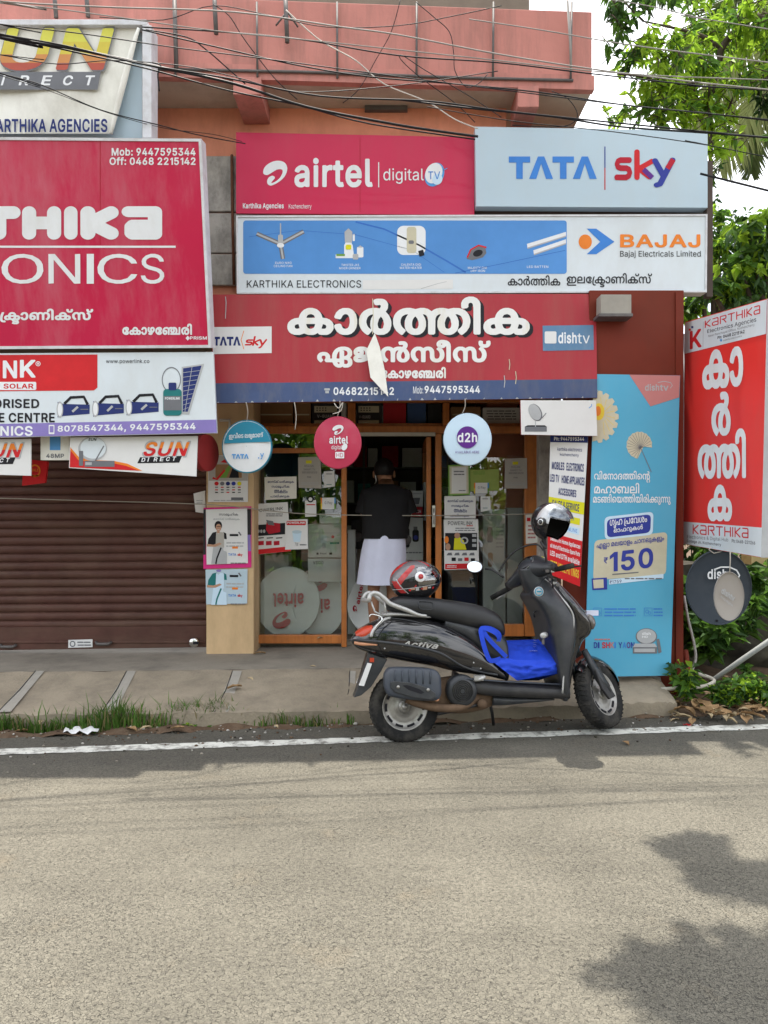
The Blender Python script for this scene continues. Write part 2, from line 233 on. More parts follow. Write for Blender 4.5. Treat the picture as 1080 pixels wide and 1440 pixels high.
 'M47': (654, "-~)?/-)A/~)c0O*@0X+)0C+^/z,#/-,<-l,A-Z,J-Z,c/v-&0K-[0X.D08/5/I/g.T/|-?/|+b/J*W.@*&,k*&+%*F)O*X)E+M)V+W)h+?,B+L-/+q-|,J.Q-/.k.L.o/%.b/>.D/8.$-3-i,]-G,@,g,I,&,s+P-W+7.i+3/>*}/;*].m*J-d*N,g*k,V*b,9*$,=)h"),
 'M160': (243, ")f&N*]&P+M&n,#'?,@((,<)=+H+d+7,e+H.6,'/[+n/r*h/h*+.2)v--*++[+#))*z'|*L'Z)d'Z):'|)+(~(.)+'p(m'u($(<'7(w&d"),
 'M48': (723, "*:)K0|)O1%-?0h.<0D.u/A/_.0/|,Z/x+1/;*O.L*.-C**)d -/*S.0+i.f,k.{-`.y.Y/J.,/`-O/h*X +I*a+G-'+]-x,:.b-?.n-^.@-P-/,T+b"),
 'M42': (911, "+W)G+m)I,L*4+S+9+2,J+;-[+q.V,I.o-&.o-R.Z-l.8-y-W-y)`.7)I/$)I/9)[/:-W/K.@/h.a01.o0r.n1J.R1x-`2%,B1[+10g*41N)D2]*L3>,&3>-S2Y/)1{/Z0z/|/T/o.[/1-s/g-6/|,%/w*x/C**.0)q,F)~+Y*J*]"),
 'M40': (641, "-Y)@.i)B/Q)[0**00D*n0;+g/N,`03-T03.^/Y/K.4/},N/p+1/,*C-y)~,K*&*~*@)Z*X)F+E)S+W)i+?,G+m-},B.R-'.l.(.p.i.W.{-q.a-F-/-1,y,x-&,/.P+|.{+_/++:.~*f.a*P-7*S-#*F,n)T"),
 'M196': (1759, ".n)?/e)A0Q)_1.*;1K*y1X+b1O,w1/-l0E.r1g.f2H.(2Y-32Y)`2p)I3a)I3v)[3{-W45.54n.f68.q51-;4x,64|+I55*]5Z)~6;)R7()=8-)F8n)g9G*H9`+)9`-#9;-x8X.q:+.f:h.>;1-`;B,o;9+j:p*|:$*4:d)B;m*6<B+)<`,6<V-[<2.T;X/7:d/g9o/|8Y/|7L/`6C/|52/|3}/V3<.}2G/_1F/|0E/|/4/[.#/|,5/o*|/3**-x)q,>*2+)+8)b+i)B+y)I,P*4+G+I+2,J+C-[+g.8,=.^-..s.#.r,}-?,h,B,l+A-L)|.+)R .p*K.K*_.6+%.),F.F-O/4.D0&-;0;+^0.*}/m*V 7(*K6J*y69,:6_-[7H.F86-C8K,N8K+U8%*Z"),
 'M205': (1061, "1%%k1:%m1p&K1=',1,']15(^1g)72C)D3();3^(f3k(93f'H3%&O3]%j3}%u4U&R5$']4s(r42)o4w+(4|,b4J./3M/84.0947123]2-2l2M1J2E1(2+1B1=2O1@2u1&2u0I2O/m1F0#0Q/{/X/b.d/*.+/^-N/v+}/v+</Y*S.y**./)q-2)u,)*2+0*v*#+e)C,L*3+i*w+C+]+2,M+;-Z+X.<,-.e,n.r-K.`-l.7-y-Z-z)Z.3)H/$)H/:)_/:-&/K.#0).a1K.p0Q-<0;,A0D+$0y){04)6/s(A/|'00E&J 2C*J1f*|1X,=1~-V2`.C3I-B3c+e3>*["),
 'M59': (1190, "*|)F+`*/+,*|+,+m+E,7+v,K,Z,F-,+u-1*x,f*/-/)M1W)M2)*;1&+P0q,=0z-F13-x1p.X3-.r4;.O4|-N4|+a4]+$3k*34@)J4V)E5^*?65+@6J,r61.+5?/:4./r2D/{1#/M0).W/W-B/S,50**U.=*W.N+@.I+y.(,c-G-;,:-X+%-C*4,c)j+]*'*C"),
 'M46': (1306, "+z)?,e)A-M)_-{*4.8*u.7+z-_,w,X-E+:-3+x.>--.o.F.f/$.,/;)N04)I0I)[0N-`0k.P1I.o2*.n2_.R35-G39,J3(+Y2)*42Q)O77)N7</f6>/p6)/^5z*R3w*T4N+r4R-O3|.r2o/k26/|1)/x0@/Z/p/1.q/j../|,}/|+W/N*e.i*5-x)x-#)t+n*-*m*X*$+3)V +x*K+B*y+/+r+p,8,X,3,z+n,z*q,T*K"),
 'M175': (1561, "+w)?,b)A-K)`-t*,.9+).,,:-W,{,U-E+A-7+}.*,z.Y.G.s/b.q.f-+.^+j.o*}/>*0/u)_0f)A1Z)=2?)J2|)n3R*m3I+b2i,J35,s3J-W3=.<2s.u3u.^4J.$4W-C4W)`4r)I5_)I5t)[5y-/6B.86h.Y7D.n8Q.j9#.H9#-[8Q-:7G-+7>,>7P,)8o+r9/+Q93*y8j*O7H*M7.)d7H)F8Q)=9p)h:L*e:H+b:-,69X,_:8-G:E-x:<.a9Z/R8I/|6h/o5B.v4U/V3D/|2//|1*/d/m/|.+/|,E/Z+@/**U.D**-S)q,V)y+9*>*D+()Z 0~*G0I*_0,+-/w,V0D-p1:.Z1}.421-W1s-*0n,p0i+~0z+m2$+^28+E29*q1{*O +y*K+C*u+-+r+],3,M,7,w+n,{*},b*S"),
 'M49': (1035, "-<)?./)=/@)V0Q)=1Z)A2p)g3i*J4R+n4`-W4B.i3^/v3D/w2Z/=3B-[3F,k31+j2H*m16*F0e*L1W+j1q-K1K.q0b/_/m/|/$/|-s/U,r/|+}/|+$/Z*K/+**.P)q-[)u,R*6+M*n*P+P)w,=)R -J*G,Y*[+}+)+;,B+7-x+N.L+}.n,^.s-..],p-S,x,J-E+9-|*L /<*h.F+z.1-W.W.X/T.s0&.a0B.<0S,s02+^"),
 'M50': (736, ".Y)?/m)J0U)r1#*H1H+b1H,o13-h0K.y/4/g.3/|,z/|+}/g*p/'*..$)q,>*2+)+6)d+v)G,P*4+e*x+;+n+2,k+O-t,-.Q,n.j.+.o.h.b/X.,.W.6-Z-q,}-3,[,&,e*}-2*+-k)V .W*K-~+%-u+~.&,V.`-(/a,|03,J/z*}/T*S"),
 'M163': (1506, "+W)?,Z)A-h)j/%)=0F)N1/)z1T*L24,82T,52h*]3I)g4V)=5G)A6$)V6]*/6v*i6{+I6j,.6H,a5l-,4*-K4r.H5|.o7M.^8,.08G-[8T-#8G+U8$*u7:*47~)B8y*,9X+-9v,J9i-d97.j8R/J7M/t5t/|4o/c4./>3=.M2f-G2,-E1].a0|/M/n/|.]/w-x/Z-=/%,Y-G+Q-8*a,t)s+v)j+%*+*0*X)_ 4Z*G3y*u3l+I3r,85#,35X+j5b+)5S*[5'*F +^*K+=*Z+,*y+4+j+v,3,V,6,~*a,F*J .y*K.3+%-y,60g,50[+A04*a/^*J .$-E.'-|.<.I/-.s02._0S.40e-W0Z-E"),
 'M67': (332, "*y&z,$'%,c'F->(3-K)D-'*=,.*~,_-X,M.z,:/B+^/o*:/})_/g)i/&)z.k*s.p+3._+A.1+=-(*q+.)~*c)Q*6)4)T)/(h)['_**'9 +#(&*M(O*M)T*s)z+W)~,-)T,1([+l(."),
 'M203': (1257, "+W)G+m)I,L*4+S+9+2,J+C-t,-.f-*.n-R.Z-l.8-y-W-y)`.7)I/$)I/9)[/:-W/K.</m.b0v.n1>._1[.81i-C1i)`2#)I2l)I3%)[3&-?3/.(3K.X3y.o4b.n50.X5`-t5q,{5d+j5F+,4T*45>)D6G*G7%+b72-#6u.86#/K4n/|3L/s2G/11o/_0~/|/X/o.[/1-s/g-6/|,=/|+T/g*x/C*>.X)u-O)q,J*:*y*n*,"),
 'M25': (897, ",;)?-g)N.e*</.+A/C.8/a._0-.o13.]1l-[1u,V1`+Q0X*41:)F1c)Y2]*a32,23*-t2Q/%1c/c0r/|/a/x.s/U.B/%-~.<-`*y-:*S,I*J+q*`+O+)+6+r+2,o+W.0,N/1+i/{+8/[*S.n*..()q,w)u+j*S*:+0)c"),
 'M69': (243, ")Y%|*P%~+I&C+w&m,@'^,<)7+7,c+D.(,%/Y+n/p*i/g)z-S)~+~*z);)|)M)#)@(:(p'p'z'u'=(4&e(c&; )W',)-'Q).'z)C(7*4(@+*'z*~'U*]'4"),
 'M44': (896, "*w)H+.)H+a*1+,*z+0+w+Y,D,&,M,_,D-(,#-5+2,e*1-7)K2f)P2i/h1l/q1V/_1R*U.@*S.N+Z-z,p,{-M+f-V*H,z)n+w)w*^*>)}"),
 'M56': (1040, ",;)?-N)F.U*(/*+-/G-|/u.U0b.o1s.j2K.U2y.,1_.10z-q0H-?/{,&0#+50@*D0q)h1g)A2l)A3a)c4B*H4h+^4d-/46.H3</F1{/x0Q/|/</V.U.}.*.4-`*y-:*S,I*J+X*x+2,.+G-l+o.P,N/-+r/v+T/s*b/%*..()q,w)q,***+)*Q*<+0)c 1w*K1A+%18+~1E,V2#-(3$,|3R,J3=*}2t*S"),
 'M6': (453, "+h)?,Z)A-H)`.)*@.F+5.A,.-|,t-?-L,V-f+Y-f*e-D*/,k)n,&)n+%*8*/*i)_ +r*G+8*i+'+j+H,N,6,a,|,:--+9,g*W"),
 'M21': (1259, "+w)?,v)F-o*&.4*m.9+f.$,J-J-(,U-E+A-;+g-t,A.A-s.o/X.f/y.V07.00%-J.[-(.U,B.h,)/a,#02+f0C+A0>*m/e*J.W*M.B)S.t)A0))A0r)_1@*(1]*e1]+M1F,'0j,_1G-G1T.80~/?/X/x-J/x+u/J*b.P*.-W)u,k)y+5*6*P*f)p 4')?5:)F6/)r6q*u7.+~7*-W6].q5w/Z4~/|4)/|3$/R2>.e1|-x23-_3(-R3V.H4A.s5'.i5[.(5m-;5m,&5W+-5/*X4b*J3q*S3$+k2/+_1v+I2>*L2h)v3@)R +u*K+?*y+-+r+q,8,U,3,{+b,w*q,Q*K"),
 'M45': (1129, "*w)H+.)H+a*1+,*z+0+w+Y,D,&,M,_,D-(,#-5+2,e*1-7)K5C)O5M-T5(.j42/[3%/}1`/t0_/D0-.f/l-u/^*S.=*U.I+w.,,]-K-9,N-V+f-V*u-=*#,G)j+6*'*A 1+*S1%-<1:.51d._28.p2y.p3U.Z3s.=40-P42*V"),
 'M51': (674, ".k)B/{*?0_+e0d-B06.[/</Q.#/{,b/{+@/M*B.O)u->)u+y*J*W+])I,')V,P*3+k*p+C+T+2,I+C-Z+m.=,M.e-2.r.'.i.z.3/F-./F,%/1+@..*3"),
 'M120': (1044, ",;)?-N)F.U*(/.+A/6-7/K.$/y.Y0v.s1>.m0X-p0+,N0/+50X*012)Z23)=3@)J43*$4g+54l,R4>.$3=/93n/~4'0c3z1G3X1~2O2N0v29121:2;1A2Y132f0w2_0>27/l1N/|/}/s/8/V.S.{-y-`-h+5-T*i-.*O,I*J+m*c+C+A+2,.+G-l+o.P,J/%,J/9+e/{*b/%*..()u-7)~+A*>*X*|)n 2/*K1k*Z1Q+%1H,J1n-[2K.C39-?3N,F3N+Q3-*]2d*J"),
 'M17': (1273, "2&&y2q&|3I';3s'r4((c3z.12}.62h.$2e*U1%*X1%+n1>-31r.42T.b3v.o4Z.^51.85e-;5z,*5r*@5H(s4Y'U5S&|6b(c77*X77,V6b.85e/A4B/x3%/|2$/c13/30E.4/}-;/^*R.=*T.N+Y.=,>-h-%-#-L+I-P*e-4*8,h)o+z)j+1*/*4*l)O+.)K+a*0+,*y+4+~+r,K,c,C-(+~-5+M-,*i,f*4-))S/q)G0a'b17'8 24(%1K(U14)G2e)F2b(6"),
 'M222': (859, "+k%g,U%i-*%~-e&t-d'i-6(S,Q(p+`(j+})3,Y)H-6)H-o)/.)(^.>&t.S&M/8%v/y%e0z%n1W&/2,&d2I'a2E(U2))B2I)c2?/n1F/s10/]1**U+I*W+L+s/^+y/c-w/A.t.n/L-V/{,f0#+a/j*V.t*--J*-)_*;)K*f)B*B(I*='T*j&? +y&g+[&x+K'],A'n,Z'T,Z'$,I&k /u&o/K'4/,)G0Y)G1/(Y18'i1''40Q&o +L,|+W.3,1.i-V.m.#.Y.<.7.G,|"),
 'M53': (724, "+t'81('@1-(-0w(B,&(C+M(P+;(j+@)2+Y)C/^)L0R)j0{*218*d1=+L1$,-0L,^1,-R11.?0p/(0B/Q.u/{,o/w+E/I*7.C)r->*'+y*`+,+f*b,_*k-8+,-]+T-v,=-q-.-S-e,o.8+r.G-'.n.X.r/M.]/p.3/o-_/V-B.H-+.B,A.T,(/E,#/n+k/|+L/r*l/9*U+Q*Q*m*<*3)c)~(Y*7(%*}'K +b+l+8,-+(,r+U-7,>-7,[,v,W,-,>+p"),
 'M28': (933, ")k)K3.)N33/f25/p1|/^1x*T/K*T/a+9/a+~/>,x.=-a-,-j,+-H+Y,{+8,6+9+-+R*w,G+(,^,>,x,W-X,a.+,N.G+v.F+1.)*W)m*Q)Z*8)Z)`"),
 'M41': (911, ",?)?-Z)J.[*//X)J0f)=1Z)R2U*439+Q3B-#2y.D1s/d1J/s0i/)1p-d2%,{1}+r1P*q0b*J/i*[/C+9/1/j.3/p-z/^-y+U-]*i,z*J,9*O+o*e+C+E+2,2+K-t,L/1+i/w*z/=*F.T)~-[)q,o)y+Y*>*a*v)x+])N"),
 'M68': (332, "*y&z,$'%,c'F->(3-K)D-'*=,.*~,_-X,M.z,:/B+^/o*:/})_/g)i/&)z.k*s.p+3._+A.1+=-(*q+.)~*c)Q*6)4)T)/(h)['_**'9 *{'~*F(A*:(d+3(A,=(`,4(B+p(* +/)K*n)X*o)|+O*'+l)v+])P"),
 'M9': (1495, "/*)?0-)A0n)Z1<)|1[*X1W+b0w,J1C,s1X-S1O.41*.u2'.^2X.$2f-C2f)`2|)I3m)I4&)[4+-K4X.L5N.o6S.o7@.Y7y.06x.65{-q5E-;5$,F4|+E5E*<6/)V6|)=8A)R8z)v9C*L9i+j9e-'9G.(8E/>7T/g6[/|4v/s41/V3H.~2d/V1V/|0=/|/@/h.;/|-&/|+u/c*[.o)~-d)q,:*6*}+8)b+i)B+{)K,P*4+G+I+2,J+?-O+_.,,-.Q,z.o-s.r,y-;,l,V,t+=-=*D-g)r /0*G.W*_.:+-.),V.R-p/L._0/.80?-W0%-*.|,p.w+~/,+m02+^0F+E0G*q0-*O 6x*K6M*i6>+16B,N6p-$7u-$8O,V8B+-7k*P"),
 'M118': (736, ".b)?/])B0^)r17*i1H+U1H,R1+-`0U.U/u/90Z0J0V1G/~20/(2N-s2F-O20-k1:.t1A/91//B0R.~/v.p/k.'/|,r/|+@/J*B.L)q,{)y+f*>*m+8)b+q)D,P*4+G+I+2,J+?-O+_.,,9.Y-:.s-s.n,q-+,d+I-8*,-k)Z .h*K.G*Z..+%.%,J.J-[/(.C/v-30++Q/f*]/@*J"),
 'LA': (695, ")u)W*~)Z+s+l.z+l/k)Z0x)[-y1],p1^,c1O ,3,i-D0Q.[,o"),
 'LB': (659, "*W)W.L)^/A*#/{*a04+A0+,R/I-I.d-h/_.P/t/-/t/n/M0l.i1D-`1^*S1W +b*V+_-3-t-1.P,x.~,F//+U.e*p-|*V +b..+_0Z-h0].@0K.^0..o/9.D.K-W.."),
 'LC': (736, "-I)M.P)P/k*&0c+'1(,(0&,1/E+%.8*P-G*P,k*b,>*}+i+[+?,}+C.N+i/W,N0A-K0c.X0Y/M0)0&/'1'/+0g0(0&0{/51N.$1h,k1Z+`1%+)0I*[/`*6.&*?,L+$*o,.)q"),
 'LD': (727, "*W)W-K)U.L)g/Z*D0?+10d,&0u,w0q.X0?0&/-14-O1^*S1W +b*V+[0V-W0].P0C/9/g/g.]/p-3/V,&.}+3.<*h-W*V"),
 'LE': (606, "*W)W/R)[/I*V+f*V+[*a+_-//)-1/7-?/-..+_.0+^0Y/E0]/O0k/I1]*S1W"),
 'LF': (595, "*W)W+Z)[+_-#.y-%/+-/.}-~+^.%+^0Y/A0]/K0k/E1]*S1W"),
 'LG': (751, "-I)M.i)T/~*00h+'10,H1+-_.,-`-~-Q.(,e0',]/r+d/=*y.<*P-G*P,B*z+i+[+?,}+C.N+i/W,N0A-K0c.H0^/7080&/'1*/+0c000.0s/)1R.$1h,F1N+O0u*`/l*6.&*?,L*|*s,&)u"),
 'LH': (748, "*W)W+Z)[+[-++f-5/e-3/i)[0o)Z0l1[/i1W/h.</^.2+_.4+Z1W*T1X"),
 'LJ': (576, ",1)M,p)K-i)e.C*2.k*s.|+|.v1Z-o1Q-o+W-V*s,p*L,#*Q+V*k+A+/+/,@*,,<*/+;*U*A+6)i"),
 'LK': (677, "*W)W+Z)[+],6,g-A/I)Z0`)W-R.,0`1[/=1Y+b-Z+[1S+M1^*T1X"),
 'LL': (571, "*W)W/1)U/?)`/5*V+[*]+[1O+Q1^*R1S"),
 'LM': (908, "*W)W+W)`+Y/x.')`.u)U/*)`1S0$1Q)`1`)U2X)Z2U1[131^1&1S.X*|,'1W*T1X"),
 'LN': (759, "*W)W+[)`+Y0(/[)`/n)U0w)Z0t1[/p1S/r+3+n1X*T1X"),
 'LO': (770, "-I)M.q)X/~*40Z*r1$+W1D,}1;.k1#/[0V0E/M1B.$1h,k1Z+[0}*[/`*6.&*?,L+$*o,.)q -C*Q,B*z+i+[+C,e+?.2+Y/9,:02-'0Y.00c/909/r/S0;.>0;,u0&,$/M+-.L*U"),
 'LP': (644, "*W)W+Z)[+_,J-h,L.H,Y/9-)/k-h0(.]0#/f/^0W.y18-[1^*S1W +b-I+_0Z-d0].<0K._0..w/U.{.m.T-p-l-M"),
 'LR': (649, "*W)W+Z)[+[,V+f,a-K,`/-)Z0B)[.^,k/U-R0(.e/s06/K0s.}18-[1^*S1W +b-^+_0Z-d0]._02.v/b.{.u.T-~-O-^"),
 'LS': (647, ",b)J-q)M.v)n/`*O0(+P/{,M/:-D.E-p,E.K+g.n+U/,+P/e+e05,=0Y,t0h-a0d.E0J.z/T/{/X/k0A/01..U1O-e1e,`1e+J1;*]0I*G/]*T.d+4-w,/-I.-,o.v,5.{+T.h+(.9*_-P*J,h*J,#*_+U+$+:+f*5+b*H*l*~*)+g)^"),
 'LT': (651, ",^)W-b)`-b0V0.0^0.1]*+1W*00^,W0V"),
 'LU': (749, "-=)K.D)M/A)k04*L0`+90q,&0k1]/h1S/h,6/Z+Y.u*h-d*M,V*d+m+Q+[,:+[1S+M1^*S1W*R,**d+9+'*]+b*#,B)_"),
 'LV': (695, ",o)W.()`0t1[/h1S-H*b+#1W)r1W"),
 'LW': (990, ",&)W-=)[.~0$0d)`0t)U1})Z401[3&1S1D*{/`1O/R1^.I1Y,`*{*{1W)t1["),
 'LX': (687, ")w)W+-)Z-C,u/W)[0k)Z.#-d0Z1[/K1W-C.P+?1W*+1[,c-d"),
 'LY': (684, ",o)W-r)[-u,s0h1[/U1W-@-u+,1W)r1W,i,s"),
 'La': (567, "+l)J,J)I-+)Y-x*=.$)V.{)_.v.7.P.~-S/Y,>/c+Q/Q*s/0*9.?*@.3+1-x,$.`,{.j-P.W-q.+-l-C+-,o*X,S*/+y*&+(*;*C*u)f ,2*B+Y*N+8*h+++@+=+m+v,.-t,L-v+T-Y*t,w*J"),
 'Lb': (617, ",r)K-P)I.7)[.r*&/?*X/m,./`-h/&.w.M/F-m/_,O/Z+v/9+N.i+K1W*M1]*I)[+C)W+N*K,&)l ,h*G,&*i+b+=+L,.+L-'+b-t,+.J,h.g-H.g.%.N.R-l.h,k.d,&.V+M.-*g-H*G"),
 'Lc': (576, ",S)K-N)M.7)g.r*8/C+-.K+L-g*W-6*F,U*F+y*_+G+E+2,F+6-++S.$+}.Q,U.g-J.b-{.F.G-e/@.$/1.P.`/+-{/R-:/d,)/Z+4//*J.0*-,w*5+^*_*X+P)k"),
 'Ld': (617, ",C)K-V)X.K*K.V)W/P)[/L1].N1W.K.k-J/Z,E/d+e/R+,//*B.$*-,6*F+%+$**+])_ ,Q*G+l*i+H+C+2,J+6-/+K-t+q.J,Q.g-2.g-k.N.8-t.M-+.M,..<+E-s*g-2*G"),
 'Le': (588, ",W)K-V)M.K)k.~*8/G*y.K+<-k*T,Y*F+m*g+D+C+8,8/P,>/J-[.y.e.3/F-2/d,)/Z+8/3*J.0*-,w*5+^*`*W+P)k +8-.+?-d+a.>,=.b,n.k-R.^-w.F.8-x.I-;.?--"),
 'Lf': (375, "*v)W+v)`+v.a-1.g-;.u-5/Z+x/_+v0F,(0l,@0|-;1#-Q1h-91y,81~+O1a*v0s*o/_)`/Q)e.i*p.a"),
 'Lg': (618, ",K'5-:'3.7'H.n'j/E(R/R)+/L/Z.V/Y.K.h-V/V-&/d,-/_+(/+*B.$*--#*1+v*R*u*|*>+})g,z)^-k)w.L*T.H({-s(A-*(,,E(0+a(M+4(|*I(N*U(2+<'T ,Q*[+y*p+O+A+6,.+6-3+O-|+q.J,Q.g-2.g-x.D.8-x.M-3.M,*.4+=-p*u-2*Z"),
 'Lh': (596, "*L)W+K)[+Q-d+s.D,`.g-T.^.(.0.7-W.7)`.E)U/<)`/<-l/+.T.N/A-T/d,O/Z+N.o+L1O+B1^*G1S"),
 'Li': (247, "*L)W+K)`+L/M+B/[*G/Q *h0V+>0^+`13+S1W+&1v*K1d*71?*@0s"),
 'Lj': (247, ")M'A*3'C*n'^+5(*+J(g+J/M+@/[*F/Q*E(s*/(I)J(6 *f0V+80Y+_1/+R1W+$1v*S1j*61;*C0n"),
 'Lk': (554, "*L)W+K)[+L+j,#,>.5)Y/M)[,q-#/9/U.(/Y+N-$+L1O+B1^*G1S"),
 'Ll': (280, "+P)S,?)U,Q)h,A*H+Z*S+L*u+L1S*Q1^*G1O*G*e*h)t"),
 'Lm': (881, "*L)W+K)[+P-p+s.N,[.k-D.^-r-|-x)W.w)[.|-t/>.N0'.k0t.Y1=.01D)[2B)W2G.(2).z1D/V0;/h/M/Q.Y.b-q/V,x/h,3/R+J.k+C/Y*L/Y"),
 'Ln': (596, "*L)W+K)[+Q-d+s.D,`.g-T.^.(.0.7-W.7)`.E)U/:)Z/<-l.{.m.M/B-i/`,x/d,'/F+J.h+C/Y*I/V"),
 'Lo': (605, ",S)K-c)R.h*./A*y/_+~/Z-G/9.D.?/B-6/d,)/Z+4//*J.0*-,w*5+^*_*X+P)k ,Q*G+y*_+K+=+6,&+6-++S.$+y.N,U.g-6.g-g.U.8.(.U-7.Y,..G+G-w*c-6*F"),
 'Lp': (617, "*L'A+K'E+N*F,K)V-L)I._)t/S+%/m,2/`-h/,.q.-/V-T/d,[/_+s/7+N.e+C/Y*I/U ,h*G,3*_+f+5+L,.+L-'+_-n,/.N,h.g-H.g.%.N.R-l.h,o.d,&.V+M..*i-X*K"),
 'Lr': (382, "*L)W+L)`+U-t,3.U-M.a-L/c,7/V+J.o+C/Y*I/U"),
 'Ls': (533, ",))K-,)M-})k.M*3.t*}.k+v.:,R-D,x,#-:+M-[+M.@,;.k-8.b-u-}.f.4.9//-i/N,|/d+{/`+2/B*X.m*?.(*I-A*|,_+Z,A-<+w-j+M-k+%-Y*e,[*B+Z*W+*+>*4+)*<*X*j)z+N)V"),
 'Lt': (332, "+z)P,i)R-#)e,j*M+|*L+_*n+Y.^,n.f,s/R+[/_+W1$*c1**W/c)e/Z)`.n*W.^*b*E++)p"),
 'Lu': (596, ",1)P-<)[.9*J.@)X/;)]/6/[.9/V.6+_.&+.-c*f,|*K,+*X+Y+.+L+_+L/R+>/]*I/V*P*v+.)w"),
 'Lv': (567, ",3)W-:)`/K/Z.F/U,a*j+$/Q*o/[)s/U"),
 'Lw': (823, "+k)W,n)`.*.2/G)[0H)Y26/V1=/[1./Q/t+$.b/Q-X/Y,<+#+(/U)~/Y"),
 'Ly': (567, "*e'=+d'D,,'W,^(2/K/Z.F/U,a*j+$/Q*o/[)s/U,.)W+q(k+S(D+;(8*V(:*A'M"),
 'Lz': (557, "*=)W/#)Z.{*Q+c*X.s.i.s/Y*B/V*F.`-U.X*A*L"),
 'L3': (654, ",Y)M-])O.M)i/8*B/`+'/m,(/B-6.Q-w-;.:/N0p/J1Z*]1U*f0_.#0X,'.;,%-Q-P-B.E,o.d+|.M+&-m*U,x*H+r*g+>+]*7+S*T*Z*~*,+o)]"),
 'L5': (654, ",d)M-s)T.t*,/Y+//k,D/E-^.O.S-Z.q,r.q+m.M,'0X/@0a/@1Z++1U*`-]+]-O,f-t-N-o.9-E.b,H.L+3.(*g-J*L,~*H,5*^+p*{+T+]*R+W*c*o+:**+})]"),
 'L7': (654, "+1)W,<)`/l0_/g1]*T1W*^0].W0V"),
 'L9': (654, "+b)W,n)[/#,s/[.4/i/)/R08.j15-}1],h1f,#1P+40s*a/v*[.T+.-M+g,z,;,f-0,]-i,i ,l-R,6-l+n.<+].y+a/U+v0.,C0W,p0i-L0i.&0R.N0&.d/5.`.e.J.0-}-c-P-Q"),
 'L:': (274, "*v)Q+S)]+r*2+b*g+3+$*^*s*A*F*M)n *u-r+O-y+r.N+f/#+//D*U//*A.c*I.6"),
 'L,': (274, "*4'_*}'g+g*f*X*^"),
 'L.': (274, "*v)Q+S)]+r*2+b*g+3+$*^*s*A*F*M)n"),
 'L&': (649, ",?)M-c)X.h*3/D)U0Q)Y/M*{/z+|0)-./,-..h+m-1-f.K.z.g/x.]0X.?1+-c1R-&1d+k1Q*{0e*j00*o/?+^-z*W,z*-+x*6+#*b*6+D)f ,I*E+X*e+6+G+C,<,=-/..*{-J*Q ,M.V+t/K+p0,,50^-&0j-W0H-`/`-B/1"),
 'L®': (671, ",v+J.)+Q/>,10$-$0I.90</V/a0[.n1A-X1g,K1^+20z*H/{*+.r*<-P*x,K+w+d -(,:,#,Z+H-0+%-u*x.j+=/o+o0I,W0m-L0v.=0a.|03/K/F/X.E/C-T.v,v.),F ,2-,,p-/,|.+-H.&-y-+.^-/...5.L.^.W/..2/s-e0),/0$ ,x.`,t/N-c/F-k/*-].h"),
 'L₹': (547, ",n)W.()U.1)`+],o-'-.-p-o.5.e/#.m/:/b.5/j-p0V.z0_/:1W*41])x0^,20S,_0<,|/n*4/g)u.m,~.e,m.<,:-w*(-j)z-[*(,z"),
 'HA': (737, ")j)9*|)7+6)A+|+G,)+M.h+L/X)A/m)70v)713)I17)j.H1I./1s,f1x,L1f)R)b)X)E ,^-+,Y-5-F/G.1--"),
 'HB': (701, "*L)9-M)7._)C/[)m/z**01*F0E*o0R+G0N,@05-%/O-n/p.50).Z06/306/h0)0D/m0u/K1?//1R.c1g-z1x*V1x*;1j*41U*4)Y*>)A ,$*q+z*{+},q-z,n.J,V.f,4.l+O.]+7.B*~-f*q ,$.L+z.V+}0@-j0>.*05.K/p.R/K.O/3.*.^-Y.L"),
 'HC': (778, "-/)3.J)1//)B/l)_0<)~0i*S15+E1B+r1>,:1),K/x,K/e,>/?+L.x+-.>*p-b*k,i+(,6+U+w+~+c,_+Y-?+Y-t+f.a,4/Z,q03-f0H.V0;/4/r/O/M/e.u/x.h1%.g19.q1A/%1B/A11/v0R0{/x1L/?1i.B2&-=2&,i1y+x1X+G19*u0g*I/~*-/9)x.D)|,R*5+b*U*y+%*<+O)s,L)B"),
 'HD': (769, "*L)9-%)7.>)D.o)T/`)}08*P0Q*s0z+h1/,H17--13.R0v/W0U0<000m/O1B._1g-n1x*V1x*;1j*41U*4)Y*>)A ,$*q+z*{+z0<,(0B-=0B.201.Z/v/%/O/H._/T-Y/M,m/8,(.c+E..+&-9*q"),
 'HE': (648, "*L)9/K)7/g)E/n)U/n*R/d*g/S*p,(*q+z*{+},m/3,o/G,y/Q-5/Q../G.B/7.K+}.N+|0?/O0C/`0L/j0a/j1Y/[1q/G1x*V1x*;1j*41U*4)Y*>)A"),
 'HF': (637, "*L)9+[)7+p)A+y)Q+},a/#,c/>,q/E-%/E-~/;.6/+.?+|.C+z08,(0B/K0C/[0L/f0a/f1Y/W1q/C1x*V1x*;1j*41U*4)Y*>)A"),
 'HG': (793, "-/)3.c)5/?)F0()k0b*D1%*u1A+^1J,.1N-[1?-t1--z.*-z-n-p-e-`-e,_-n,N.&,D/b,B/W+p/7+A.g*|.>*o-^*k,y*|,X+4+w+~+c,_+Y-?+Y-t+f.a,(/J,i0/-f0H._07/</b/e.u/x.h1).g1=.q1E/%1E/=11/|0q0R0J1'/|1H/?1i.>2&-92&,i1y+`1L+;11*j0Z*A/n*)/-)x.D)|,R*9+U*Y*q*{*B+`)g,L)B"),
 'HH': (790, "*L)9+[)7+p)A+y)Q+z,i,(,s/F,q/J)Q/S)A/h)70m)71%)A1/)Y1/1U1%1n0m1x/h1x/N1f/I.Z/?.P+}.R+u1f+[1x*R1x*>1n*41U*4)Y*>)A"),
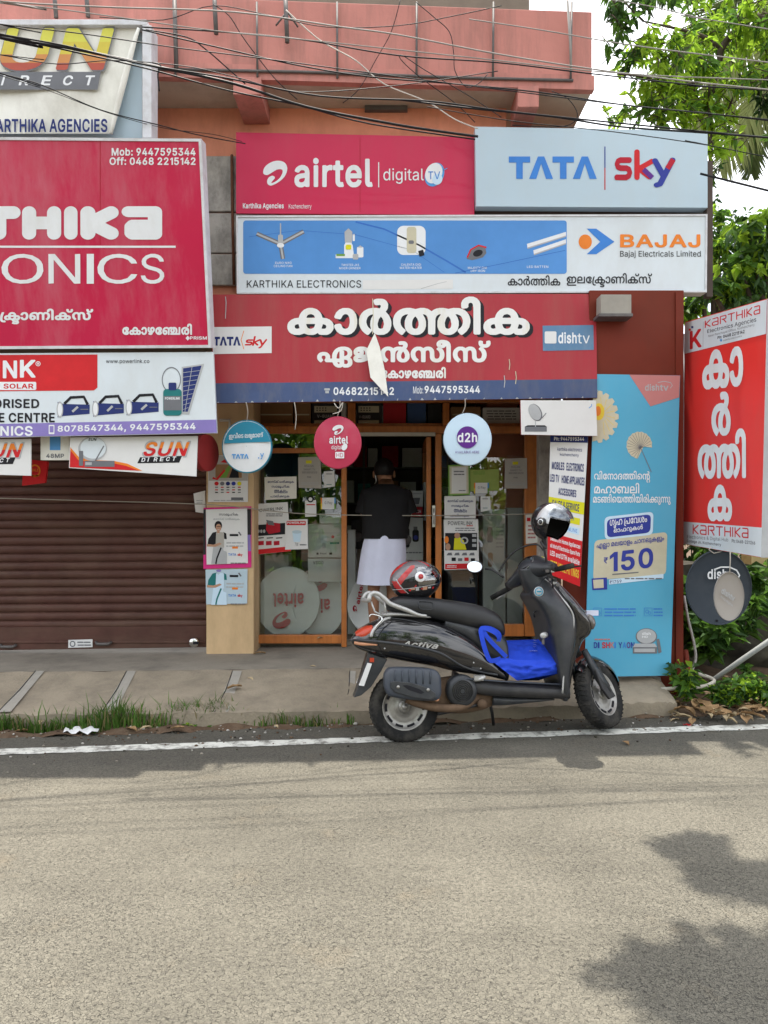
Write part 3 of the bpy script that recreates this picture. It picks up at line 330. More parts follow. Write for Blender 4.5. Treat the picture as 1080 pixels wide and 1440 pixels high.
 'HJ': (618, "+w)3-&)1-c)B.U)t/)*e/:+Q/:1W/01p.|1y-s1z-_1p-U1`-T+n-@+--**t,^*g+}*s+[+=+R+^+Q,F+H,V+8,`*+,a)s,V)j,F)q+-*>*,+()N"),
 'HK': (719, "*L)9+[)7+s)E+z)Y+z,$,a,m/6)A/O)70e)70y)A1')Y0z)r-y.*0s191#1U0u1n0]1x/;1x/'1o,$.U+z._+u1f+[1x*R1x*>1n*41U*4)Y*>)A"),
 'HL': (613, "*L)9/?)7/S)A/^)U/^*R/S*g/C*p,(*q+z*w+z1U+p1n+[1x*R1x*>1n*41Y*4)Y*>)A"),
 'HM': (950, "*L)9+W)7+l)A+u)Q+x.$-o)E.*)7.{)7/8)A/H)^15.,18)Q1A)A1U)72V)72k)A2u)Y2u1U2k1n2V1x1-1x0q1n.V,',<1n,$1x*R1x*>1n*41U*4)Y*>)A"),
 'HN': (801, "*L)9+[)7+p)A+y)Q+|.h/K)A/d)70y)711)A1;)Y1;1U111n0y1x/t1x/`1n/V1^/S,J,*1j+h1x*R1x*>1n*41U*4)Y*>)A"),
 'HO': (812, "-/)3._)5/C)J0))p0^*D1)*}1E+^1Z,J1d-/1_.L1E/U0}0B0Y0s0,1@/71m.Z1~-%1~,41e+I1;*u0g*M0**5/Q)|.])x,o*),**U*y+%*<+O)s,D)F -Y*l,i+(,'+j+b,c+Y-p+o.},:/b,c0*-)0;-r0H.o0//G/[/[/=/y.@/~-3/h,2/7+C.V*x-~*k"),
 'HP': (686, "*L)9+[)7+u)I+},,-Y,..J,;/<,a/f-)/y-E0B.J0B/`/y0e/^1-/31N._1g-v1x*V1x*;1j*41U*4)Y*>)A ,$-h+z-r+}0@-f0>..01.L/p.[/K.a/#.S.F.?.*-z-q-U-h"),
 'HR': (691, "*L)9+[)7+u)I+z,8,(,B-=,@.w)@//)70@)70[)E0a)d/),a/d-30%-^09..0F.s0B/d040:/b1-//1R.V1k-v1x*V1x*;1j*41U*4)Y*>)A ,$-|+z.*+}0@-Q0B.*05.N/q.a/+.W.Z.;.6-Y-|"),
 'HS': (689, ",G)0.')3.W)?/<)`/o*10&*M0B+>0G+s0=,O/~-,/e-J.[.*,G.j+}/(+p/:+k/R+{/{,E0<,r0I-R0I.#0<.I/w.]/F.p/9/y/901/B0:/V0:/s0-0C/k0|/,1U-{2#,M2#+m1n+<1U*|1B*N0l*-/s*-/&*6.b*S.,*t-g+H-G,--+./,N.W,-.`+w.Z+J.7+$-w*q-2*d,Q*m,#+&+d+F+T+s+@,$*7,%*#+w)u+c)z+.*M*-+0)W+X)C"),
 'HT': (693, ",V)9-b)7-v)A.$)U.$0<..0B040B0H0L0R0a0R1Y0H1n081w*.1x)r1n)i1^)h0a)x0H*.0B,40B,=0<,>)Y,H)A"),
 'HU': (791, "-#)1.B)//;)H/l)a0B*.0z++13,8131U1)1n0u1w/h1x/S1n/J1^/I,,/4+O.o+-.N*v-r*i-9*m,e*~,:+G,'+h+z,4+u1f+[1x*V1x*>1n*51^*4,@*A+C*^*_+/*$,4)D"),
 'HV': (737, ",e)9.#)7.<)I171I171^1&1s/i1x/R1j-F+k+91j*|1x)w1x)Y1f)V1I*#04,M)Q"),
 'HW': (1032, "+|)9-:)7-Q)E/$.Z0O)E0j)71{)727)D4J194O1Y4E1n411x3,1x2n1j1B,I/t1j/X1x.G1x.71q.'1U,^,H+51j*t1x)s1x)_1n)T1U)_1%+])j+k)E"),
 'HY': (726, ",e)9-s)7.0)I.7,m0{151,1Y0v1s/X1x/@1n-B.X+B1n+,1x)w1x)Y1f)U1Q)c15,J,m,L)U,U)A"),
 'Ha': (609, "+U)0,])/-Y)Q-z);.{);/3)D/<)T/=-a/4.E.x.~.P/N-U/x,@0%+C/l*R/<*-.j)u.A)u.1*&-z+'-[+K-d+w.9,H.K-1.F-E.9-V-y-Y-a-Q-W+W->*Z,y*0,W)m+{)h*r*)*)*R)W+#)? ,(*a+`*m+N*~+I+F+S+V+l+h,0+q-Y,'-R+F-1*x,u*i,P*a"),
 'Hb': (659, ",`)1-g)/.7)<.u)^/H*1/v++0++t0/,e/~-j/Y.c/>//.q/S.C/m-g/~-&0&,M/y+i/Z+g1U+`1j+H1x*C1w*31n*)1U**)Q*3)A*G)7+D)7+])A+m)U ,z*b,Q*n,(+;+k,(+g,e+t-Q,/-~,Y.C-6.L-g.;.,-v.<-U.I,y.I,8.4+G-w+%-V*j"),
 'Hc': (618, ",=)1-H)/-})<.Y)X/.*%/a+#/`+;/R+N.E+j.1+`-v+3-]*v-<*f,l*a,6*s+q+7+b+S+P,<+T--+n-r,C.C,|.L-J.B-s-~.0-Q.E-G/B-]/S-f/`-z/[.:/?.s.v/A.5/i-L/~,;/}+k/q*}/G*D.c*(.*)s-M)o+x*(+'*D*J*[**+.)]+c)@"),
 'Hd': (659, ",-)1-4)/.-)T.Q)7/R)7/g)A/p)Q/q1U/g1n/V1w.Q1x.:1j.31U.1/Z-L/y,t0&+k/u+>/a*b/5*@.c*$.&)o-9)o+x*,*s*@*J*i)r+:)P ,d*b,:*o+f+G+P,<+P,u+b-^+u-~,C.C,|.L-P.;-v-n./--.3,D-~+S-c+'-@*j"),
 'He': (630, ",A)1-T)/.-)<.^)T/8)~/e*s/V+<.I+Y.4+O-w+'-]*n,p*a,G*j,**{+^+S+T+p+Z+v/N+v/c,$/l,4/i-Y/[../;.o.U/T-y/q-H/~,h0&,'/y*}/G*D.c*(.*)o-5)o+t*$+/*D*J*`*&+6)X+o)< +_-L+X-Q+b-f,#.0,?.C,h.L-<.G-Y.6-v-r.&-Q-y-K"),
 'Hf': (417, "*k)9+r)7,*)A,3)Q,4.B,>.H-?.I-O.R-Y.k-Y/[-O/p-;/z,:/z,404,=0T,N0b-;0Z-T0m-m1Y-n1r-d2*-;2;,>2@+r27+91w*u1V*`11*R0X*P/})[/y)K/p)B/`)A.g)K.R)`.H*H.H*Q.B*R)Y*])A"),
 'Hg': (660, ",1&w-P&u.9'*/('S/C'p/d(P/q)1/q/W/g/p/V/y.Q/z.=/p.-/[-</~,W0&+{/y+2/X*j/=*L.w*(.2)o-=)o+|*,+#*`*.+N)X,7)C-4)C.1)f.)(}-f(]-H(O,[(J,3(S+w(c+R)/+:);*z)6*1(e*)(B*?'x*f'Q+R'* ,d*v,6+'+b+[+P,D+P,y+^-U+w.$,C.C,|.L-L.?-v-r./-5.3,@-~+[-Z+/-8*z"),
 'Hh': (638, "*A)9+H)7+b)I+k-Q+x-v,-..,I.C,n.L-:.G-S.:-l-z-u-^-y)Y.$)E.;)7/<)7/P)A/Z)U/Z-f/M.N/=.s/*/7.e/W.7/q-g/~,b/~+i/]+g1Y+]1n+H1x*C1w*31n*)1Y*))Y*3)A"),
 'Hi': (289, "*E)9+L)7+a)A+j)U+k/W+a/p+L/z*G/y*6/p*-/[*-)Y*6)A *f08+(06+T0G+m0a+y0}+z1I+i1n+823*d24*C2'*/1s)z1Q)y0}*.0X"),
 'Hj': (289, ")C'#*1'%*z'B+<'[+O'x+e(T+i/W+_/p+J/z*E/y*5/p*,/[*+)-)y(c)i(Z)D(Y)4(P)+(@)+'?)4'+ *h08+&06+R0G+d0T+y0}+y1M+l1j+R2'+224*b24*A2'*)1k)x1M)x0y*00T"),
 'Hk': (596, "*A)9+H)7+`)E+g)Y+g+W+}+m.#)@.7)7/P)7/e)A/o)U/]*#-?,}/N/;/Z/S/U/h/</z-w/u+i-l+g1Y+]1n+H1x*C1w*31n*)1Y*))Y*3)A"),
 'Hl': (322, "+:)9,U)<,i)I,p)j,U*c,A*m+u*i+k*s+f1^+]1n+H1x*G1x*31n*)1U*)*w*2*:*G)m*d)P"),
 'Hm': (923, "*A)9+H)7+])A+f)Q+k-^,'.2,Y.L,z.L-7.B-O.*-X-f-X)Y-c)A-w)7.x)7/0)A/9)Q/:-b/P.40%.L0b.C1$-z1-)I1F)72G)72[)A2f)Y2f-~2X._2-/K1@/x0r0&/m/}/,/a.`/?.//i-N0&,b0&+m/`+H/z*G/z*3/p*)/W*))Y*3)A"),
 'Hn': (638, "*A)9+H)7+b)I+k-Q+x-v,-..,I.C,r.L-:.G-V.8-l-z-u-^-~)I.?)7/<)7/S)E/Z)Y/V.&/9.{.d/X.7/q-F0&,M/y+m/[+]/p+H/z*G/z*0/l*)/W*))Y*3)A"),
 'Ho': (647, ",=)1-L)/-})<.g)b/G*F/h++/y+l/y-A/h.&/G.g/(/3.Y/T-}/q-L/~,;/}+k/q*}/G*D.c*(.*)s-M)o+x*(+'*D*J*[**+.)]+c)@ ,h*b,7*r+n+;+T,$+P,q+Y-A+q-v,C.C-$.L-P.?-~-n.7-9.?,H..+W-s+/-H*j"),
 'Hp': (659, "*A'#+H&}+`'/+g'C+i)T,f)/-{)4.h)T/1)r/Y*J/n*s0'+[0/,H/~-j/Y.c/>//.p/T.;/q-k/~,~0&,A/u+m/Z+L/y*K/z*3/p**/`*)'C*3'+ ,~*b,M*r,(+;+o+t+g,e+t-Q,/-~,U.C-2.L-g.;.4-j.I,y.I,<.<+[-y+'-V*j"),
 'Hr': (424, "*A)9+H)7+b)I+g-5+p-j,1.0,I.?,v.H-R.D-g.N-q.c-q/d-_/},f0&+i/c+H/z*G/z*./h*))Y*3)A"),
 'Hs': (575, "+o)1-*)/-_)<.3)T.d)y/%*J/2*o/1+l.d,X-w-*,%-X+d-r+f.*+y.@,Q.P-*.G-Z-j-o-`.h-q.|-}/).F.b//.//]-F/z,E0&+</i*j/O*I//*%.>**-A*R,X+X,#-.+]-O+?-C*{-**j,b*a+u*k+]*~+D+O+0+Y*p+X){+?)q++)r*o*A)v*l)T+@)<"),
 'Ht': (374, "+d)6-#)9-7)E-A)Z-'*`,o*j,**j+x+,+x.C,&.I,o.I-'.S-1.h-1/]-'/q,s/z+z/~+x1&+j1=+Y1D*X1D*D1:*;1**8/~)[/z)F/i)A.h)K.S)[.J*9.C*:*l*C*C*i)a+A)A"),
 'Hv': (609, ",-)9-7)7-P)I/o/O/o/`/^/u.H/z.0/l,c+w+5/p*}/z)t/z)Z/h)W/G+j)^+v)D"),
 'Hy': (609, "*N'#+Q&}+r'*,F'E,|(,/o/O/o/`/b/s/Q/z.L/z.0/m,c+w+5/p*}/z)x/z)^/l)W/G+k)Y+V(y+=(Z+)(U*T(Z*;(H*#'G*/'/"),
 'Hz': (599, "*2)9.})7/9)A/B)U/C*N/2*k.}*q,N*q,D*w/-.R/6.g/7/W/-/p.q/z*H/z*//p*&/[*&.g*4.K*D.D,k.D,u.>*#*V)v*B)v)U*#)A"),
 'H0': (696, ",W)3-c)1.?)B.|)f/I*4/v+)0;,R0;.a0*/Y/r02/U0k/(1E.;1q-Z2&,I1}+q1i+@1I*w1#*F0&*&.P*&,c*2+n*J+%*o*<+<)j,-)> ,z*h,Y*t,9+7+x+n+d-#+d.4+t/5,5/w,^0A->0L-s04.</^.U.a.^-C.Q,>.8+M.%+1-_*q"),
 'H2': (696, "*P)9/`)7/x)A0%)Q0&*R/x*g/h*p,t*s/'-@/L-v/r.o/v/t/a0X/E1)/#1K.B1o-E2(,m2(,$1s+31G*o1&*Q0P*@/x*</C*F/+*V.~+[.}+l/(+y/;,,/x,<00,]0E-)0N-Y0E-r06.3/p.8/?.+.o-[.2*A*V*8*B*8)U*B)A"),
 'H3': (696, ",C)3-Z)1.G)F/>)x/^*@/z*u0++E0+,>/b-?/,-y-v.P/R0B/j0g/k1[/a1p/P1y*d1z*K1p*B1`*A0_*K0J*Y0B-;0>+p.T+g.@+h-G+q-7,%-.,~---k,t.4,R.E,&.E+^.5+9-k*u-2*g,j*g,1*x+q+4+W+n+D+{*;+|*'+r)y+^)z+9*+*k*M*0+0)Z+a)B"),
 'H4': (696, "-w)9.~)7/6)A/@)U/@*k/F*q0+*q0?*{0I+30I,00?,D0/,M/B,Q/@.Z/6.o.~.y-}.y-f.k-_.V-[,P+|,P.g1I.b1h.M1w-D1x--1j*(,L)s,()s+3)}*{*5*q-X*q-_*g-_)U-i)A"),
 'H5': (696, ",M)3-])1.1)>.j)Z/D*,/t*}0)+^0),_/p-K/D.8.r.b.%/*-T/3,t/3,3/),=0.,G0@/B0@/Z0J/e0_/e1[/Z1p/J1y+.1z*v1p*m1`*?-d*F-K*f-9+_-1,`-U-@-T-a-H.'-+.C,J.C+n.6+I-m*|-8*g,`*l,>*},&+9+k+r+Z+{*U+|*>+n*7+Y*<+%*T*H*l*(+B)Z+{)>"),
 'H6': (696, ",W)3-c)1.7)>.h)V/()j/U*@/~+A0#,g/r-7/L-y.}.D.O.^->.y.|1I.y1h.d1y-R1z->1p+'.P*Z-`*B,w*=+Y*_*T*v*0+O)[,-)> ,r*h,D+%,0+=+{+j+{,B,,,k,T-7,z-E-B-E-d-;.0,s.A,J.E+v.7+E-p*y-J*g"),
 'H7': (696, "+&)9,5)7,N)E0*0T0+1Y/y1q/e1x*W1x*<1j*51Y*50a*?0L*O0C.#0B.+0<*k)f*o)I"),
 'H8': (696, ",L)3.$)5/-)_/M)v/o*@0+*m08+=08,20+,_/j-8/6-l/Z.@/x/-/|/^/o0F/J1+/21C.@1q-`2&,_2&+z1q+Q1]*w1/*`0k*B/r*B/=*O.e*d.<++-l*P-4*3,V**,.*/+%*K*D*u)r+Y)J ,k*h,:*x+u+=+i+j+r,6,:,a,c,t-?,y-x,h.I,:.R+r.I+A.4+'-p*p-K*g ,o.S,R._,1/%,(/A,./v,F08,c0G-C0L-l0?.0/{.9/b.:/E.-.}-[.W"),
 'H9': (696, "+V)9,j)7-&)D/1,P/a-K/z.20'._0'/O/n0@/I1%/*1E./1w-N2(,r2(,)1s+T1Z+41C*l0v*B/x*=.V*J.&*h-H+3,y+u,S-&,<+C)j+?)Q ,~-m,Q-},,.J+{.s+{/G,,/p,I06,n0I-:0N-g0A.3/u.E/?.E.w.7.J-w.(-R-q"),
 'H:': (316, "*h)7+E)5+Y)>+t)O,/)x,0*T,'*i+r+&+I+=*m+>*X+6*>+%*'*X*')|*3)`*G)G *s-S+9-Q+j-g+{-x,0.@,0.q,#/5+f/N+A/_*q/_*L/N*3/5*'.q*'.@*7-x*H-g"),
 'H,': (316, "*)'@*x'>+9'T,+*S,**l+u+%*[+)*B*t)m'e)t'L"),
 'H.': (316, "*h)7+E)5+Y)>+t)O,/)x,0*T,'*i+r+&+I+=*m+>*X+6*>+%*'*X*')|*3)`*G)G"),
 'H&': (691, ",))3-P)5.f)c/:):0O)90d)C0n)W0e)x/s*}0A,60E-/0;-C0#-M.z-H.i-3.^,O-^-`.Q.N.g.m/$/I/(0:.s0o.O1G-q1m-<1~,d2&+s1u+51S*m1+*P0F*K/^*X/%+2-|*A-4)y,P)o,.)o+5*=*3*v)Z+J)B ,C*d,'*m+c+++P+Y+U+z+c,3,;,a-]+%-P*u-0*h ,S/%,6/Q,20*,K0G-$0K-@02-F/z-A/f-,/G"),
 'H-': (696, "+<,6.z,5/.,>/8,R/7-S/.-d.v-n+>-m+.-d+$-K+$,R+.,>"),
 'LI': (280, "*_)Y+[)Y+[1f*_1f"),
 'L1': (450, ",H)Y-E)Y-E1f,U1f*D04*D/D,H00"),
 'HI': (280, "*:)E,$)E,$1f*:1f"),
 'H1': (450, ",$)E-j)E-j1f,<1f*D04*D.c,$/h"),
 'tK': (1030, ")H(l)e(k)}(s*:),*F)D*I.%0p(v10(k1H(k1a(s1z),2*)D2-)]2&)y1q*5+h/*1u4%2*4C2,4`1~5$1e5=1<5H1(5E0l59*I03*I4W*F4p*154)m5F)D5E),59(w5((o4t(j4[(j)T(p)<(|)()4(t"),
 'wK': (1028, ")>)[)j)Y*6)b*V)o+#*/+?*P+U*y+a+I+d+o/+)o/W)_04)Y0e)d19)|1d*H2$*y20+Y2(,>1j,s1R-319-G.J/).R/2190k1Z1+1w1S2(1t2/2<2+2}1{3E1j3b1A400m4L0@4W/p4W/G4N.s47+d2C+Y3-+?3b*s40*B4L)j4X)-4S(e4G(H46'z3j'^39'Q2a'R+I'c*m(+*8(])o"),
 'tA': (1130, "*w(l2M(j2r(w3/)836)X353V3/3o2~4'1e5=1<5H*I5H*55F)}5=)c4|)Y4[)`4;)u3z*93k0x3i1V3.1T/c*v/a*U/O),.J(w.9(o.)(j-m(j*j(o*Q),*0*^(w +J*I*I+6*I-@+B.%1V.%1T*I"),
 'wA': (1112, "+?*(0o*'13*.1O*<1l*R2%*m26+52<+^2<2T262}2%3E1l3`1O3v134(0g40*H4/*$4')`3r)G3^)23A)&3)(z2a(z2<)&1x)71W)G1C)x0}*P0q.}0o.}0*+90'*q/w*L/^)k.i)_.H)Y.()Y+v)b+M){*}*T*G*u*3"),
 'tR': (1130, ")H(l)i(k*)(w*B)8*I)T*I3g*M3i0x3i1T321V0|0|0E,/0A+p03+^/{+T/g+T/B+e.~,'.i,;.d-e.c1m)$2-(n2M(j2j(s3'),33)D36)X3+*%/h.b1D.d1a.m2~0)330G363N333g2~4'1e5=1<5H)X5H)85A(w5((o4t(j4[(j)T(p)<(|)()4(t"),
 'wR': (1112, ")>)[)r)Z*N)k*{*,+?*P+U*y+a+I+d-=,T-:/S*30,)k0i)Z1M)_2&)t2S*<2p*e3$+53)+b3$,22t,V2c,s1b-|2A.L2`.m2x/=3(/n3)1t3%2<2l2q2I3A1%4C0a4P084X)E4W(}4P(]4C('3v'c3E'Q2a'R+M'c*m(+*8(])o"),
 'tT': (1205, ".6(l.U(k.r(v/+)0/7)P/83g3:3i3R3n3s4+3|4;4&4W4$4l3w5$3j543V5A365H)X5H)D5E),59(o4t(j4O(t43)-3w)L3j-W3g-W)T-`)8-k)(-y(w"),
 'wT': (1175, "-A)[-j)Y..)_.g)w/;*E/X*y/f+Y/f0F1n0H2>0Q2c0a3&0w3D1;3U1W3a1t3i2D3a3-3P3Q3;3q2w432Z4D224S1j4X)E4W(q4L(H46($3r'c3E'R2e'V2$'c1['t1?(@0q(q0T)A0I+U0F+U+^+Z+1+o*],8*/,i)k"),
 'tH': (1130, ")H(l)e(k)}(s*:),*F)D*I.9*M.;1T.;1V)X1Z)@1q(|29(k2b(o3'),33)D36)X364W3/4x2u582Y5F215E1k501W4h1T/w*I/w*I4W*F4p*154)m5F)D5E),59(w5((o4t(j4[(j)T(p)<(|)()4(t"),
 'wH': (1112, ")>)[)r)Z*N)k*{*,+?*P+U*y+a+I+d-#.s-#.u+Q/%*y/;*P/O*7/l)|08)f0m)Y1M)_2&)t2S*<2t*m3)+Q3)2T3$2}2t3E2c3b2F4'2*4<1f4L1)4X0e4W0@4N0$4C/a4./53Y.z2}.u2].s13+d13+b2a+U39+E3Y+,3z*k46*B4L)j4X)-4S(T4>('3v'c3E'Q2a'R+M'c*m(+*8(])o"),
 'tI': (330, ")H(l)i(k*)(w*B)8*I)X*I4[*B4x*154)q5E)X5H)85A)$52(o4t(j4[(j)T(p)<(|)()4(t"),
 'wI': (440, ")>)[)f)Y**)_*V)o*v*(+7*E+L*e+]+5+b+U+b2T+]2}+E3Y*{4**B4L)f4X)A4W(y4N(T4>(44''t3b'c3E'V2}'Q2]'Q+^'V+5'l*](4*/(e)k"),
 'ys': (500, ")g)Y-A)W.N*,.d*>.p*R/4+K/7+d/4+x.p,q._-/.F->-I-`+G-b*{-q*u-~*{./+G.>.B.>._.D.{.[/,.{/(/G.n/d.V/q.B/t+7/t+#/q**/P)i/;)@.B)9-~)@-^)`,q)n,_**,O+',.-),,-M+{-W+`-M+E-%+1)v+1)U+))7*g)0*R)/*:)A)p)U)`"),
 'yk': (480, "*3);*N)9*g)A*{)Q+,)h+1)|+3+]-Y)V-r)N..)N.F)V.V)d.e)x.k*8.h*P.]*e,:,k/7.`/M.y/U/=/M/b/7/{.s0,.N0'+3-~+12P+)2i*u2}*_3.*F33**3.)n2{)]2a)W2H)W)|)])h)i)S)v)F"),
 'yy': (480, "*Q&]*q&[+n&|,)'-,;'A/Z/%/`/=/Z/Y/M/p/90$.}0,.e0+.H/{.7/j,V,#*q/[*T/o*0/t)l/g)U/M)M/1)R.m+e*(*}(C*8('){'b)v'A)~'%*8&h"),
 'airtelmark': (950, "+%/++(/F+./e+90*+K0N+c0u,$1=,H1_,r1}-A2<-o2T.C2i.s2y/F3(/u3/0H310y3/1M3)1z2y2G2g2n2N31223I1l3[1D3i0{3p0Y3q083n/r3h/K3^.~3O.T3<.)3%-W2e--2C,b1z,<1Q+v1'+T0U+60**w/]*_/3*J.i*:.D*,.#*#-`)}-A**-%*;,k*N,[*d,R*{,N+9,N+V,R+v,[,8,j,U,},q-7---S-A-t-Q.6-Z.P-[.i-U.}-K/0-=/<-+/A,u/?,f/7,W/+,G.u,3._+x.J+b.9+K.)+5-~+%.%*x./*u.@*w.Y+$.z+2/?+C/a+W0'+o0H,.0i,M1,,p1G-71^-]1q.&2#.J2-.l22//22/I2-/^2#/l1p/w1[/~1C0%1)0%0i0$0J/{0*/r/c/b/</K.s/5.M.z.(.a-`.J-<.6,v.#,V-t,9-r+z-v+b-~+M.,+<.:+/.J+(.[+%.p"),
}
WORD = {
 'karthika': [('B23',0),('B64',1078),('B118',1622),('B196',2398),('B65',4197),('B23',4465)],
 'agencies': [('B18',0),('B30',1312),('B117',2291),('B58',3393),('B66',4656),('B58',4924),('B77',6187)],
 'town': [('B72',0),('B23',635),('B64',1713),('B54',2257),('B72',2951),('B180',3586),('B50',5263),('B65',6039)],
 'electronics': [('M11',0),('M52',996),('M72',1865),('M162',2470),('M165',2724),('M64',3772),('M37',4286),('M65',5664),('M23',5902),('M77',6950),('M58',6960),('M77',8193)],
 'ctronics': [('B72',0),('B162',635),('B165',919),('B64',1997),('B37',2541),('B65',3949),('B23',4217),('B77',5295),('B58',5335),('B77',6598)],
 'availhere': [('M11',0),('M55',996),('M65',1964),('M71',2202),('M33',2927),('M52',3760),('M47',4629),('M160',5293),('M48',5546),('M64',6279),('M37',6793),('M77',8171)],
 'p1': [('M55',0),('M65',968),('M72',1206),('M42',1811),('M64',2732),('M40',3246),('M196',3897),('M65',5666),('M71',5904),('M205',6629)],
 'p2': [('M48',0),('M59',733),('M64',1933),('M46',2447),('M52',3763),('M65',4632)],
 'p3': [('M48',0),('M33',733),('M175',1306),('M65',2877),('M71',3115),('M49',3840),('M196',4885),('M65',6654),('M49',6892),('M65',7937),('M50',8175),('M65',8921),('M163',9159),('M67',10675),('M203',11017),('M67',12284)],
 'p4': [('M25',0),('M69',907),('M59',1160),('M162',2620),('M44',2874),('M72',3780),('M55',4385),('M56',5353),('M6',6403)],
 'p5': [('M21',0),('M45',1269),('M51',2408),('M67',3092),('M23',3434),('M120',4482)],
 'p6': [('M17',0),('M222',1283),('M64',2152),('M48',2926),('M52',3659),('M49',4528),('M64',5573),('M53',6087),('M6',6821),('M28',7544),('M64',8487),('M42',9001),('M52',9922),('M67',10791),('M23',11133),('M53',12181),('M67',12915),('M6',13257)],
 'm1': [('M48',0),('M64',733),('M58',1247),('M77',2480),('M23',2490),('M77',3538),('M41',3808),('M50',4729),('M65',5475),('M163',5713),('M67',7229),('M23',7571)],
 'm2': [('M58',0),('M64',1233),('M48',1747),('M68',2480),('M59',2822),('M65',4022),('M23',4260)],
 'm3': [('M9',0),('M23',1505),('M52',2553),('M6',3422)],
 'm4': [('M44',0),('M64',906),('M52',1420),('M65',2289),('M163',2527),('M67',4043),('M23',4385)],
 'ka': [('B23',0),('B64',1078)],
 'r': [('B118',0)],
 'thi': [('B196',0),('B65',1799)],
 'k': [('B23',0)],
 'karthikam': [('M23',0),('M64',1048),('M118',1562),('M196',2308),('M65',4077),('M23',4315)],
}
# ---------------------------------------------------------------- lettering and printed artwork
_AL = ''.join(chr(c) for c in range(35, 127) if chr(c) not in '\\"'); _IX = {c: i for i, c in enumerate(_AL)}
_GC = {}
def contours(key):
    if key not in _GC:
        adv, s = GLYPH[key]; cs = []
        for w in s.split():
            v = [_IX[w[i]] * len(_AL) + _IX[w[i + 1]] - 600 for i in range(0, len(w), 2)]
            cs.append([(v[i], v[i + 1]) for i in range(0, len(v), 2)])
        _GC[key] = (adv, cs)
    return _GC[key]

def layout(s, font):                           # list of glyphs, each a list of contours, laid out on one line
    x = 0; G = []
    seq = WORD[s] if font == 'ml' else None
    if seq:
        for key, gx in seq:
            _, cs = contours(key)
            if cs: G.append([[(a + gx, b) for a, b in c] for c in cs])
        return G
    for ch in s:
        if ch == ' ': x += 420 if font in 'tw' else 270; continue
        adv, cs = contours(font + ch)
        if cs: G.append([[(a + x, b) for a, b in c] for c in cs])
        x += adv
    return G

def ital(x0, y0, x1, y1, sl): return [(x0 + sl, y0), (x1 + sl, y0), (x1, y1), (x0, y1)]
def rot180(x0, y0, x1, y1): return [(x1, y1), (x0, y1), (x0, y0), (x1, y0)]

